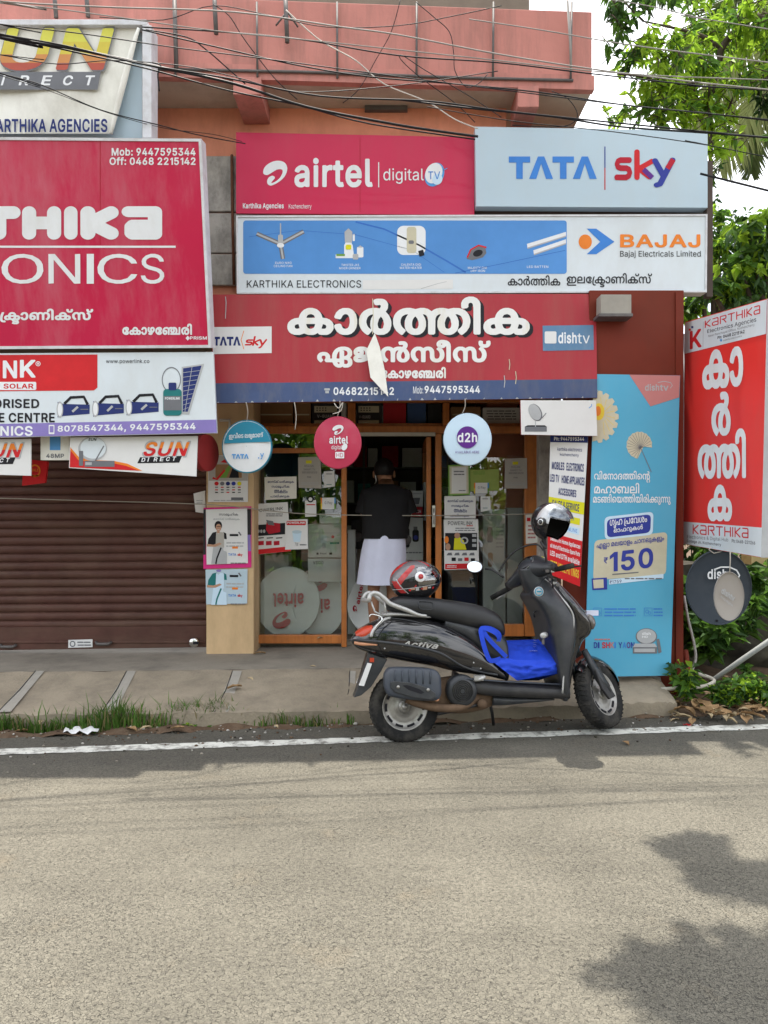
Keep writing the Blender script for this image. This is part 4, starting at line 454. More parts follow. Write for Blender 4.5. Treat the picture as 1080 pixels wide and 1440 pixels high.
class Art:
    "flat print on a real surface: every shape is laid on the plane of that surface, one thin layer above the last"
    def __init__(s, plane, root, lift=0.002, step=0.0007):
        s.pl = plane; s.root = root; s.parts = {}; s.lift = lift; s.step = step; s.bend = None
    def mb(s, part): return s.parts.setdefault(part, MB())
    def P(s, x, y, layer):
        return s.pl.hit(x, y, s.lift + s.step * layer)
    def poly(s, part, pts, mat, layer=0): s.mb(part).poly([[s.P(x, y, layer) for x, y in pts]], mat)
    def rect(s, part, x0, y0, x1, y1, mat, layer=0, r=0, dy=0):
        if r <= 0: pts = [(x0, y0), (x1, y0 + dy), (x1, y1 + dy), (x0, y1)]
        else:
            pts = []
            for cx, cy, a in ((x1 - r, y0 + r, -90), (x1 - r, y1 - r, 0), (x0 + r, y1 - r, 90), (x0 + r, y0 + r, 180)):
                for k in range(7):
                    t = rad(a + 15 * k); x = cx + r * math.cos(t); y = cy + r * math.sin(t)
                    pts.append((x, y + dy * (x - x0) / (x1 - x0)))
        s.poly(part, pts, mat, layer)
    def ell(s, part, cx, cy, rx, ry, mat, layer=0, a=0, n=36, hole=0):
        ca, sa = math.cos(rad(a)), math.sin(rad(a))
        f = lambda k: [s.P(cx + k * (rx * math.cos(t) * ca - ry * math.sin(t) * sa), cy + k * (rx * math.cos(t) * sa + ry * math.sin(t) * ca), layer)
                       for t in (6.2832 * i / n for i in range(n))]
        s.mb(part).poly([f(1), f(hole)] if hole else [f(1)], mat)
    def line(s, part, pts, w, mat, layer=0, close=False):
        pts = list(pts) + ([pts[0]] if close else []); Lf = []; Rt = []
        for i, (x, y) in enumerate(pts):
            a = pts[max(i - 1, 0)]; b = pts[min(i + 1, len(pts) - 1)]
            dx, dy = b[0] - a[0], b[1] - a[1]; L = math.hypot(dx, dy) or 1
            Lf.append((x - dy / L * w / 2, y + dx / L * w / 2)); Rt.append((x + dy / L * w / 2, y - dx / L * w / 2))
        vs = [s.P(*p, layer) for p in Lf] + [s.P(*p, layer) for p in Rt]; n = len(pts)
        s.mb(part).add(vs, [(i, i + 1, i + 1 + n, i + n) for i in range(n - 1)], mat)
    def text(s, part, t, q, mat, layer=1, font='H'):
        if len(q) == 4 and not isinstance(q[0], tuple): q = [(q[0], q[1]), (q[2], q[1]), (q[2], q[3]), (q[0], q[3])]
        s.nl = getattr(s, 'nl', 0) + (1 if len(t) > 1 else 0)
        part += '#%d' % s.nl if len(t) > 1 else '#r%d' % (q[3][1] // 25)       # every line of writing is a part of its own
        G = layout(t, font); ps = [p for g in G for c in g for p in c]
        x0 = min(p[0] for p in ps); x1 = max(p[0] for p in ps); y0 = min(p[1] for p in ps); y1 = max(p[1] for p in ps)
        for g in G:
            cs = []
            for c in g:
                o = []
                for x, y in c:
                    u = (x - x0) / (x1 - x0); v = (y1 - y) / (y1 - y0)
                    o.append(s.P(*[(q[0][k] * (1 - u) + q[1][k] * u) * (1 - v) + (q[3][k] * (1 - u) + q[2][k] * u) * v for k in (0, 1)], layer))
                cs.append(o)
            s.fill(part, g, cs, mat)
    def fill(s, part, g, cs, mat):
        "each outer contour is filled with the holes that lie inside it"
        def inside(p, c):
            r = False
            for i in range(len(c)):
                a, b = c[i], c[i - 1]
                if (a[1] > p[1]) != (b[1] > p[1]) and p[0] < (b[0] - a[0]) * (p[1] - a[1]) / (b[1] - a[1]) + a[0]: r = not r
            return r
        own = [[j for j in range(len(g)) if j != i and inside(g[i][0], g[j])] for i in range(len(g))]
        for i in range(len(g)):
            if len(own[i]) % 2 == 0:
                s.mb(part).poly([cs[i]] + [cs[k] for k in range(len(g)) if len(own[k]) == len(own[i]) + 1 and i in own[k]], mat)
    def word(s, part, key, q, mat, layer=1): s.text(part, key, q, mat, layer, 'ml')
    def scrib(s, part, x0, y0, x1, y1, mat, layer=1, rows=1, seed=0, words=6):
        "rows of small print too fine to read"
        R = random.Random(seed); h = (y1 - y0) / (rows * 2 - 1)
        for i in range(rows):
            x = x0 + R.random() * (x1 - x0) * .06; y = y0 + 2 * h * i
            while x < x1 - 1:
                w = min(R.uniform(.5, 1.6) * (x1 - x0) / words, x1 - x)
                s.rect(part, x, y + h * .15, x + w, y + h, mat, layer); x += w + (x1 - x0) * .03
    def done(s):
        for k, b in s.parts.items(): obj(k.split('#')[0], b, s.root)

def board(name, label, cat, c, Y, face, side, th=0.03, frame=None, fw=3, group=None):
    "flat sign: px corners TL TR BR BL, one depth or four; returns the thing, its print helper"
    Ys = Y if isinstance(Y, (list, tuple)) else [Y] * 4
    q = [at(*p, y) for p, y in zip(c, Ys)]
    pl = plane3(q[0], q[1], q[3]); q = [pl.hit(*p) for p in c]
    root = thing(name, (q[2] + q[3]) / 2 - pl.n * th / 2, label, cat, group)
    obj('panel', MB().slab(q, pl.n, th, face) if face == side else MB().add(
        q + [p - pl.n * th for p in q], [(0, 3, 2, 1)], face).add(q + [p - pl.n * th for p in q], [(4, 5, 6, 7), (0, 1, 5, 4), (1, 2, 6, 5), (2, 3, 7, 6), (3, 0, 4, 7)], side), root)
    art = Art(pl, root)
    if frame:
        ins = []
        for i in range(4):
            a, b, d = V((*c[i], 0)), V((*c[i - 1], 0)), V((*c[(i + 1) % 4], 0))
            ins.append(a + ((b - a).normalized() + (d - a).normalized()) * fw)
        for i in range(4):
            j = (i + 1) % 4
            qq = [pl.hit(*c[i], .008), pl.hit(*c[j], .008), pl.hit(ins[j].x, ins[j].y, .008), pl.hit(ins[i].x, ins[i].y, .008)]
            art.mb('frame').slab(qq, pl.n, 0.0075, frame)
    return root, art

# ---------------------------------------------------------------- materials of the place
dust = (0.30, 0.26, 0.20); soot = (0.03, 0.028, 0.025)
pm('pink_paint', (0.53, 0.225, 0.19), 0.8, var=0.10, scale=2, dirt=(0.20, 0.12, 0.10), damt=0.7, dscale=(6, 6, 0.7), bump=0.15, bscale=30)
pm('orange_paint', (0.80, 0.33, 0.21), 0.8, var=0.1, scale=2, dirt=(0.26, 0.09, 0.05), damt=0.4, dscale=(3, 3, 1))
pm('soffit_paint', (0.56, 0.49, 0.41), 0.9, var=0.12, scale=2, dirt=(0.15, 0.11, 0.08), damt=0.6, dscale=(2, 2, 2))
pm('old_concrete', (0.44, 0.42, 0.38), 0.9, var=0.25, scale=4, dirt=(0.05, 0.048, 0.042), damt=0.85, dscale=(5, 5, 3), bump=0.4, bscale=25)
pm('cream_paint', (0.62, 0.44, 0.25), 0.75, var=0.05, scale=2, dirt=(0.32, 0.22, 0.12), damt=0.6, dscale=(4, 4, 1.2))
pm('rust_red', (0.165, 0.027, 0.014), 0.6, var=0.15, scale=2, dirt=(0.10, 0.035, 0.02), damt=0.5, dscale=(3, 3, 1))
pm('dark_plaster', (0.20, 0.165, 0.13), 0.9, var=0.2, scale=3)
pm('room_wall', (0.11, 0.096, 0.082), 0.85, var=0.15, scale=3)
pm('floor_cement', (0.27, 0.243, 0.20), 0.85, var=0.16, scale=1.6, dirt=(0.10, 0.092, 0.08), damt=0.65, dscale=(2.5, 2.5, 2.5), bump=0.35, bscale=45)
pm('slab_cement', (0.30, 0.255, 0.19), 0.9, var=0.2, scale=1.4, dirt=(0.12, 0.105, 0.085), damt=0.6, dscale=(4, 4, 4), bump=0.5, bscale=55)
pm('joint_cement', (0.33, 0.31, 0.27), 0.9, var=0.15, scale=5)
pm('shutter_paint', (0.090, 0.042, 0.033), 0.5, var=0.3, scale=3, dirt=(0.15, 0.10, 0.07), damt=0.55, dscale=(1.2, 1.2, 6), rvar=0.1)
pm('grey_iron', (0.14, 0.13, 0.125), 0.6, 0.3, var=0.25, scale=12)
pm('cable_black', (0.018, 0.018, 0.02), 0.5)
pm('cable_grey', (0.32, 0.30, 0.28), 0.6)
pm('cable_white', (0.62, 0.58, 0.52), 0.6)
pm('wood', (0.46, 0.155, 0.036), 0.38, var=0.3, scale=5, dirt=(0.20, 0.055, 0.016), damt=0.6, dscale=(22, 22, 1.5), spec=0.4)
pm('steel', (0.62, 0.62, 0.60), 0.3, 0.9, var=0.1)
pm('chrome', (0.75, 0.75, 0.74), 0.16, 1.0, var=0.05)
pm('alu_frame', (0.66, 0.67, 0.70), 0.45, 0.0, var=0.1, dirt=(0.3, 0.26, 0.22), damt=0.5, dscale=(8, 8, 8))
pm('rusty', (0.14, 0.06, 0.035), 0.85, var=0.4, scale=14)
pm('magenta', (0.52, 0.018, 0.068), 0.30, var=0.05, scale=2, dirt=(0.52, 0.16, 0.20), damt=0.75, dscale=(3.0, 3.0, 0.35), coat=0.25, bump=0.35, bscale=2.5)
pm('crimson', (0.56, 0.022, 0.078), 0.35, var=0.05, scale=2, dirt=(0.48, 0.07, 0.10), damt=0.35, dscale=(2.5, 2.5, 0.6), coat=0.2, bump=0.3, bscale=2.5)
pm('sign_red', (0.38, 0.036, 0.048), 0.4, var=0.08, scale=2, dirt=(0.32, 0.09, 0.075), damt=0.6, dscale=(7, 7, 0.7))
pm('band_blue', (0.060, 0.090, 0.19), 0.45, var=0.12, scale=4, dirt=(0.16, 0.16, 0.18), damt=0.5, dscale=(9, 9, 3))
pm('board_white', (0.64, 0.70, 0.74), 0.35, var=0.025, scale=2, dirt=(0.50, 0.50, 0.47), damt=0.4, dscale=(2.5, 2.5, 1.2), coat=0.2)
pm('sky_white', (0.46, 0.58, 0.66), 0.35, var=0.02, scale=2, dirt=(0.48, 0.52, 0.52), damt=0.35, dscale=(2.5, 2.5, 1.2), coat=0.2)
pm('flex_white', (0.80, 0.79, 0.72), 0.5, var=0.06, scale=3, dirt=(0.40, 0.38, 0.32), damt=0.55, dscale=(3, 3, 2), bump=0.6, bscale=4)
pm('ink_white', (0.76, 0.78, 0.80), 0.45, var=0.04, scale=5, dirt=(0.55, 0.52, 0.46), damt=0.35, dscale=(7, 7, 2))
pm('ink_aged', (0.74, 0.74, 0.72), 0.5, var=0.05, scale=5, dirt=(0.62, 0.55, 0.34), damt=0.7, dscale=(6, 6, 0.6), dlo=0.52)
pm('ink_black', (0.014, 0.014, 0.018), 0.45)
pm('ink_grey', (0.16, 0.165, 0.18), 0.5)
pm('ink_pale', (0.42, 0.43, 0.44), 0.5)
pm('ink_navy', (0.022, 0.035, 0.15), 0.45)
pm('ink_indigo', (0.035, 0.05, 0.30), 0.45)
pm('ink_blue', (0.055, 0.22, 0.62), 0.45)
pm('ink_skyblue', (0.10, 0.32, 0.66), 0.45)
pm('ink_red', (0.58, 0.02, 0.025), 0.42)
pm('ink_darkred', (0.44, 0.012, 0.03), 0.42)
pm('ink_orange', (0.78, 0.22, 0.03), 0.45)
pm('ink_yellow', (0.75, 0.55, 0.05), 0.45)
pm('ink_acid', (0.66, 0.62, 0.02), 0.5)
pm('ink_green', (0.16, 0.33, 0.06), 0.5)
pm('ink_teal', (0.02, 0.17, 0.17), 0.4)
pm('ink_purple', (0.115, 0.028, 0.24), 0.4)
pm('ink_lilac', (0.24, 0.19, 0.47), 0.45)
pm('ink_beige', (0.56, 0.52, 0.38), 0.5)
pm('ink_skin', (0.46, 0.26, 0.17), 0.55)
pm('ink_pink', (0.66, 0.035, 0.22), 0.45)
pm('ink_salmon', (0.52, 0.21, 0.20), 0.5, var=0.05)
pm('photo_blue', (0.085, 0.26, 0.60), 0.32, var=0.16, scale=1.2)
pm('photo_deep', (0.04, 0.15, 0.50), 0.35)
pm('disc_cyan', (0.035, 0.25, 0.38), 0.3, var=0.05)
pm('disc_red', (0.50, 0.045, 0.095), 0.28, var=0.05, coat=0.3)
pm('disc_white', (0.56, 0.72, 0.85), 0.3, var=0.03, coat=0.3)
pm('disc_maroon', (0.28, 0.03, 0.03), 0.35)
pm('poster_blue', (0.095, 0.39, 0.58), 0.38, var=0.04, scale=1.5, dirt=(0.16, 0.42, 0.55), damt=0.4, dscale=(2, 2, 1))
pm('blade_red', (0.74, 0.040, 0.034), 0.35, var=0.05, scale=2, dirt=(0.50, 0.10, 0.08), damt=0.4, dscale=(2, 2, 1))
pm('paper_grey', (0.42, 0.40, 0.36), 0.8, var=0.06, scale=4)
pm('paper_white', (0.70, 0.70, 0.69), 0.6, var=0.04)
pm('paper_acid', (0.30, 0.38, 0.10), 0.7)
pm('carton_white', (0.60, 0.62, 0.60), 0.7, var=0.08)
pm('carton_brown', (0.30, 0.17, 0.08), 0.8, var=0.12)
pm('carton_black', (0.03, 0.03, 0.032), 0.6, var=0.1)
pm('carton_red', (0.42, 0.02, 0.03), 0.6)
pm('carton_blue', (0.05, 0.10, 0.24), 0.6)
pm('dish_grey', (0.76, 0.80, 0.79), 0.5, var=0.06, dirt=(0.30, 0.29, 0.26), damt=0.4)
pm('dish_slate', (0.050, 0.062, 0.078), 0.45, var=0.08, dirt=(0.12, 0.12, 0.12), damt=0.3)
pm('dish_pale', (0.38, 0.35, 0.32), 0.55, var=0.1, dirt=(0.22, 0.17, 0.14), damt=0.5)
pm('rope_pale', (0.35, 0.32, 0.27), 0.8)
pm('pvc_grey', (0.26, 0.27, 0.26), 0.55, var=0.12)
pm('pvc_white', (0.52, 0.49, 0.42), 0.6, var=0.15, dirt=(0.2, 0.15, 0.1), damt=0.5, dscale=(6, 6, 6))
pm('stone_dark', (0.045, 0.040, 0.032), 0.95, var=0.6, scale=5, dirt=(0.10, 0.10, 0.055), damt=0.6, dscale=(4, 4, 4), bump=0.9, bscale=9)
pm('wall_yellow', (0.46, 0.36, 0.17), 0.9, var=0.12, scale=2, dirt=(0.09, 0.09, 0.04), damt=0.85, dscale=(2.5, 2.5, 1.2), bump=0.3, bscale=20)
pm('soil', (0.10, 0.065, 0.042), 0.97, var=0.4, scale=7, dirt=(0.17, 0.13, 0.09), damt=0.6, dscale=(9, 9, 9), bump=0.9, bscale=40)
pm('bark', (0.085, 0.065, 0.05), 0.95, var=0.4, scale=9, bump=0.8, bscale=20)
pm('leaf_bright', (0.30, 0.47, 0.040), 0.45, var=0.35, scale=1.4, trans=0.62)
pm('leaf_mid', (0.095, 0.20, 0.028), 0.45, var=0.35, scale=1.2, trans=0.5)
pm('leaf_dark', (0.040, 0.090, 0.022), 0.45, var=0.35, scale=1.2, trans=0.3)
pm('palm_leaf', (0.075, 0.105, 0.028), 0.4, var=0.3, scale=2, trans=0.35)
pm('palm_dry', (0.20, 0.23, 0.075), 0.6, var=0.3, scale=2, trans=0.3)
pm('grass_blade', (0.085, 0.17, 0.03), 0.5, var=0.55, scale=3, trans=0.35)
pm('grass_dry', (0.24, 0.20, 0.09), 0.7, var=0.3, scale=3, trans=0.2)
pm('dry_leaf', (0.30, 0.19, 0.095), 0.8, var=0.35, scale=9)
pm('dry_leaf_pale', (0.42, 0.33, 0.20), 0.8, var=0.3, scale=9)
pm('line_paint', (0.66, 0.66, 0.60), 0.75, var=0.1, scale=6, dirt=(0.16, 0.15, 0.13), damt=0.9, dscale=(11, 11, 11), dlo=0.47, dhi=0.62, bump=0.4, bscale=120)
pm('litter_white', (0.70, 0.70, 0.70), 0.4)
# scooter, helmets, bag, person
pm('black_gloss', (0.008, 0.008, 0.010), 0.10, spec=0.5, var=0.1, coat=0.9, dirt=(0.10, 0.09, 0.075), damt=0.10, dscale=(6, 6, 6), rvar=0.04)
pm('grey_plastic', (0.025, 0.028, 0.033), 0.34, spec=0.45, var=0.12, dirt=(0.10, 0.095, 0.085), damt=0.35, dscale=(7, 7, 7), rvar=0.08)
pm('black_plastic', (0.014, 0.014, 0.016), 0.5, spec=0.45, var=0.15, dirt=(0.09, 0.08, 0.065), damt=0.3, dscale=(7, 7, 7))
pm('slate_plastic', (0.044, 0.054, 0.072), 0.45, spec=0.45, var=0.1, dirt=(0.10, 0.09, 0.08), damt=0.3, dscale=(6, 6, 6))
pm('seat_vinyl', (0.010, 0.011, 0.013), 0.40, spec=0.5, var=0.15, bump=0.25, bscale=220, dirt=(0.06, 0.055, 0.05), damt=0.3)
pm('rubber', (0.018, 0.018, 0.018), 0.85, var=0.2, dirt=(0.11, 0.10, 0.085), damt=0.6, dscale=(8, 8, 8), bump=0.3, bscale=80)
pm('rim_silver', (0.36, 0.35, 0.33), 0.42, 0.7, var=0.2, dirt=(0.10, 0.085, 0.07), damt=0.6, dscale=(14, 14, 14))
pm('rail_silver', (0.46, 0.46, 0.45), 0.4, 0.5, var=0.1, dirt=(0.25, 0.22, 0.18), damt=0.3, dscale=(9, 9, 9))
pm('engine_brown', (0.13, 0.085, 0.055), 0.8, 0.2, var=0.4, scale=14)
pm('lamp_red', (0.46, 0.05, 0.02), 0.18, coat=0.6, var=0.1)
pm('lamp_amber', (0.62, 0.30, 0.17), 0.2, coat=0.6, var=0.1)
pm('mirror_face', (0.8, 0.82, 0.85), 0.03, 1.0, var=0.0)
pm('bag_blue', (0.020, 0.065, 0.56), 0.6, var=0.12, scale=4, bump=0.5, bscale=14)
pm('helmet_silver', (0.40, 0.41, 0.42), 0.26, 0.5, var=0.08, coat=0.5)
pm('helmet_black', (0.012, 0.012, 0.014), 0.22, var=0.1, coat=0.7)
pm('helmet_red', (0.40, 0.03, 0.03), 0.25, var=0.3, scale=18, coat=0.6)
pm('helmet_lining', (0.012, 0.012, 0.012), 0.95)
glass('visor_clear', (0.78, 0.84, 0.90), 2.0, 0.02)
glass('visor_blue', (0.40, 0.52, 0.68), 3.2, 0.05)
pm('helmet_grey', (0.16, 0.15, 0.155), 0.25, 0.3, var=0.25, scale=16, coat=0.6)
glass('shop_glass', (0.95, 0.97, 0.96), 1.72, 0.0)
pm('skin', (0.27, 0.135, 0.078), 0.55, var=0.1)
pm('hair', (0.008, 0.007, 0.007), 0.5)
pm('shirt_black', (0.012, 0.012, 0.013), 0.8, var=0.3, bump=0.8, bscale=9)
pm('mundu_white', (0.62, 0.64, 0.78), 0.8, var=0.06, bump=0.6, bscale=9)
# road: dusty worn asphalt, building shade painted in along the edge
m = bpy.data.materials.new('asphalt'); m.use_nodes = True; t = m.node_tree; N = t.nodes; L = t.links.new; P = N['Principled BSDF']
P.inputs['Roughness'].default_value = 0.85; P.inputs['Specular IOR Level'].default_value = 0.3
co = N.new('ShaderNodeTexCoord')
def nn(tp, **k):
    n = N.new(tp)
    for a, b in k.items():
        if a in n.inputs: n.inputs[a].default_value = b
        else: setattr(n, a, b)
    return n
warp = nn('ShaderNodeTexNoise', Scale=40.0, Detail=3.0); L(co.outputs['Object'], warp.inputs['Vector'])
wv = nn('ShaderNodeVectorMath', operation='MULTIPLY_ADD'); wv.inputs[1].default_value = (0.016, 0.016, 0.0); L(warp.outputs['Color'], wv.inputs[0]); L(co.outputs['Object'], wv.inputs[2])
vo = nn('ShaderNodeTexVoronoi', Scale=115.0); L(wv.outputs[0], vo.inputs['Vector'])
ve = nn('ShaderNodeTexVoronoi', Scale=115.0, feature='DISTANCE_TO_EDGE'); L(wv.outputs[0], ve.inputs['Vector'])
na = nn('ShaderNodeTexNoise', Scale=64.0, Detail=6.0, Roughness=0.75); L(co.outputs['Object'], na.inputs['Vector'])
nb = nn('ShaderNodeTexNoise', Scale=0.9, Detail=9.0, Roughness=0.65); L(co.outputs['Object'], nb.inputs['Vector'])
mpv = N.new('ShaderNodeMapping'); mpv.inputs['Rotation'].default_value = (0, 0, -rad(6.4)); mpv.inputs['Scale'].default_value = (0.5, 4, 1)
L(co.outputs['Object'], mpv.inputs['Vector'])
nw = nn('ShaderNodeTexNoise', Scale=1.0, Detail=5.0, Roughness=0.6); L(mpv.outputs[0], nw.inputs['Vector'])
sv = N.new('ShaderNodeSeparateXYZ'); L(vo.outputs['Color'], sv.inputs[0])
r1 = N.new('ShaderNodeValToRGB'); e = r1.color_ramp.elements           # each stone its own tone under the dust
e[0].position = 0.0; e[0].color = (0.117, 0.108, 0.087, 1); e[1].position = 1.0; e[1].color = (0.173, 0.160, 0.127, 1)
e2 = r1.color_ramp.elements.new(0.5); e2.color = (0.149, 0.137, 0.108, 1); L(sv.outputs['X'], r1.inputs[0])
nq_ = nn('ShaderNodeTexNoise', Scale=1.3, Detail=5.0, Roughness=0.6); L(co.outputs['Object'], nq_.inputs['Vector'])
gp = nn('ShaderNodeMath', operation='MULTIPLY_ADD'); gp.inputs[1].default_value = 0.62; gp.inputs[2].default_value = -0.385; L(na.outputs['Fac'], gp.inputs[0])
gq = nn('ShaderNodeMath', operation='MULTIPLY_ADD'); gq.inputs[1].default_value = 0.16; L(nq_.outputs['Fac'], gq.inputs[0]); L(gp.outputs[0], gq.inputs[2])
gd = nn('ShaderNodeMath', operation='SUBTRACT'); L(ve.outputs['Distance'], gd.inputs[0]); L(gq.outputs[0], gd.inputs[1])
gm = N.new('ShaderNodeMapRange'); gm.inputs['From Min'].default_value = -0.06; gm.inputs['From Max'].default_value = 0.05; L(gd.outputs[0], gm.inputs['Value'])
gx = nn('ShaderNodeMix', data_type='RGBA'); gx.inputs['A'].default_value = (0.066, 0.061, 0.051, 1); L(gm.outputs[0], gx.inputs['Factor']); L(r1.outputs[0], gx.inputs['B'])
r2 = N.new('ShaderNodeMapRange'); r2.inputs['From Min'].default_value = 0.3; r2.inputs['From Max'].default_value = 0.7
r2.inputs['To Min'].default_value = 0.80; r2.inputs['To Max'].default_value = 1.15; L(nb.outputs['Fac'], r2.inputs['Value'])
r3 = N.new('ShaderNodeMapRange'); r3.inputs['From Min'].default_value = 0.3; r3.inputs['From Max'].default_value = 0.7
r3.inputs['To Min'].default_value = 0.90; r3.inputs['To Max'].default_value = 1.07; L(nw.outputs['Fac'], r3.inputs['Value'])
mm = nn('ShaderNodeMath', operation='MULTIPLY'); L(r2.outputs[0], mm.inputs[0]); L(r3.outputs[0], mm.inputs[1])
mc = nn('ShaderNodeMix', data_type='RGBA', blend_type='MULTIPLY'); mc.inputs['Factor'].default_value = 1
L(gx.outputs['Result'], mc.inputs['A']); L(mm.outputs[0], mc.inputs['B'])
# pale sandy patches
npz = nn('ShaderNodeTexNoise', Scale=2.6, Detail=7.0, Roughness=0.6); L(co.outputs['Object'], npz.inputs['Vector'])
rp = N.new('ShaderNodeMapRange'); rp.inputs['From Min'].default_value = 0.60; rp.inputs['From Max'].default_value = 0.74
rp.inputs['To Max'].default_value = 0.5; L(npz.outputs['Fac'], rp.inputs['Value'])
ms = nn('ShaderNodeMix', data_type='RGBA'); ms.inputs['B'].default_value = (0.20, 0.165, 0.115, 1)
L(rp.outputs[0], ms.inputs['Factor']); L(mc.outputs['Result'], ms.inputs['A'])
# building shade painted into the colour as a dark road edge strip (world y measured across the road)
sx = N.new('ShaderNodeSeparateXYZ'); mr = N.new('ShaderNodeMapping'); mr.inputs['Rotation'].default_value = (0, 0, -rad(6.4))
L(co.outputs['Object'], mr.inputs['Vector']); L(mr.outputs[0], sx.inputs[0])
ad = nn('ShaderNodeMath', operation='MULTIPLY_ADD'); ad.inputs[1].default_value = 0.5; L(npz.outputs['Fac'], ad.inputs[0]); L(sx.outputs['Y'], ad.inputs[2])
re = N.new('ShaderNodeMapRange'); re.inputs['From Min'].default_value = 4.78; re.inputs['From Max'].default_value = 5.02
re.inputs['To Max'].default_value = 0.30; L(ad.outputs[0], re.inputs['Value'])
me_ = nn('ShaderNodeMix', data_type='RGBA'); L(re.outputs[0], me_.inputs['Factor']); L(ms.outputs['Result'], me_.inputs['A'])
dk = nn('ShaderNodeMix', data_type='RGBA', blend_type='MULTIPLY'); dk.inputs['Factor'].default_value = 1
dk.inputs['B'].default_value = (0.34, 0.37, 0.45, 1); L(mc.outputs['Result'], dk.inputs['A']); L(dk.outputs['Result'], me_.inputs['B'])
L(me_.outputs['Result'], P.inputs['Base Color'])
bb = N.new('ShaderNodeBump'); bb.inputs['Strength'].default_value = 0.7; bb.inputs['Distance'].default_value = 0.012
ah = nn('ShaderNodeMath', operation='MULTIPLY_ADD'); ah.inputs[1].default_value = 0.5; L(sv.outputs['Y'], ah.inputs[0]); L(gm.outputs[0], ah.inputs[2])
L(ah.outputs[0], bb.inputs['Height']); L(bb.outputs[0], P.inputs['Normal']); M['asphalt'] = m

pm('sticker_blue', (0.11, 0.22, 0.36), 0.5, var=0.08, dirt=(0.3, 0.33, 0.36), damt=0.4, dscale=(6, 6, 3))
pm('soot_wood', (0.10, 0.075, 0.065), 0.85, var=0.3, scale=6, dirt=(0.04, 0.035, 0.03), damt=0.6)
pm('lamp_clear', (0.10, 0.085, 0.075), 0.08, coat=1.0, spec=0.6, var=0.2)
pm('faded_yellow', (0.60, 0.50, 0.08), 0.55, var=0.08)
pm('faded_acid', (0.62, 0.60, 0.10), 0.55, var=0.08)
pm('faded_orange', (0.56, 0.25, 0.09), 0.55, var=0.08)
pm('faded_red', (0.43, 0.10, 0.07), 0.55, var=0.1)
O0 = V((0, 0, 0))
YAW = rad(6.4)
def road_pt(x, d, z=0.0):
    "x across the picture, d metres beyond the middle of the painted edge line"
    y0 = 5.06 + math.tan(YAW) * x
    return V((x - d * math.sin(YAW), y0 + d * math.cos(YAW), z))
# ---------------------------------------------------------------- ground and road
b = MB(); b.add([(-200, -200, -0.10), (200, -200, -0.10), (200, 300, -0.10), (-200, 300, -0.10)], [(0, 1, 2, 3)], 'soil')
obj('ground', b, kind='structure', origin=O0)
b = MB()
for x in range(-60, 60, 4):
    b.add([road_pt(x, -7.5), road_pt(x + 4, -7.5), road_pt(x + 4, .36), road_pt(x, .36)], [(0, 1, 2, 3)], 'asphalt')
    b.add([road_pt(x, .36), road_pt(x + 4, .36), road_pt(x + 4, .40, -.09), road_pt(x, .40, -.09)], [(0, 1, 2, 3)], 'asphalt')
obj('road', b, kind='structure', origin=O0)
b = MB(); R = random.Random(3); pts = [(-60, 0, 0)] + [(x / 14, R.uniform(-.010, .010), R.uniform(-.010, .010)) for x in range(-84, 98)] + [(60, 0, 0)]
vs = [road_pt(x, -.062 + a, .004) for x, a, c in pts] + [road_pt(x, .062 + c, .004) for x, a, c in pts]; n = len(pts)
b.add(vs, [(i, i + 1, i + 1 + n, i + n) for i in range(n - 1)], 'line_paint')
obj('road_edge_line', b, kind='structure', origin=O0)
# soil verge: a bumpy strip between the asphalt and the slab
def verge_z(x, d):
    return 0.012 + 0.02 * math.sin(x * 5.1 + d * 9) * math.sin(d * 13 + x * 2.3) + 0.012 * math.sin(x * 17) + (0.05 if x > 2.1 else 0) * min(max((d - .35), 0), 1) * 2
b = MB(); nx = 240; nd = 14; vs = []
for j in range(nd + 1):
    for i in range(nx + 1):
        x = -6 + 14 * i / nx; d = 0.30 + 3.6 * (j / nd) ** 1.6
        vs.append(road_pt(x, d, verge_z(x, d) - (0.02 if j == 0 else 0)))
b.add(vs, [(j * (nx + 1) + i, j * (nx + 1) + i + 1, (j + 1) * (nx + 1) + i + 1, (j + 1) * (nx + 1) + i) for j in range(nd) for i in range(nx)], 'soil', True)
obj('verge', b, kind='structure', origin=O0)
# shop floor with its sloping front apron of cast slabs
def floor_pt(px, py, Y): return at(px, py, Y)
lip = [(-330, 1011, 5.02), (0, 1004, 5.28), (130, 1003, 5.30), (300, 1001, 5.36), (480, 999, 5.42), (600, 996, 5.46), (700, 994, 5.50), (800, 991, 5.56), (880, 988, 5.60), (935, 986, 5.63), (952, 988, 5.68)]
top = [(-330, 948, 6.00), (0, 945, 6.12), (130, 944, 6.14), (300, 942, 6.17), (480, 940, 6.2), (600, 938, 6.22), (700, 936, 6.24), (800, 934, 6.27), (880, 950, 6.05), (915, 952, 6.0), (930, 958, 5.95)]
lipP = [at(*p) for p in lip]; topP = [at(*p) for p in top]
b = MB(); n = len(lip)
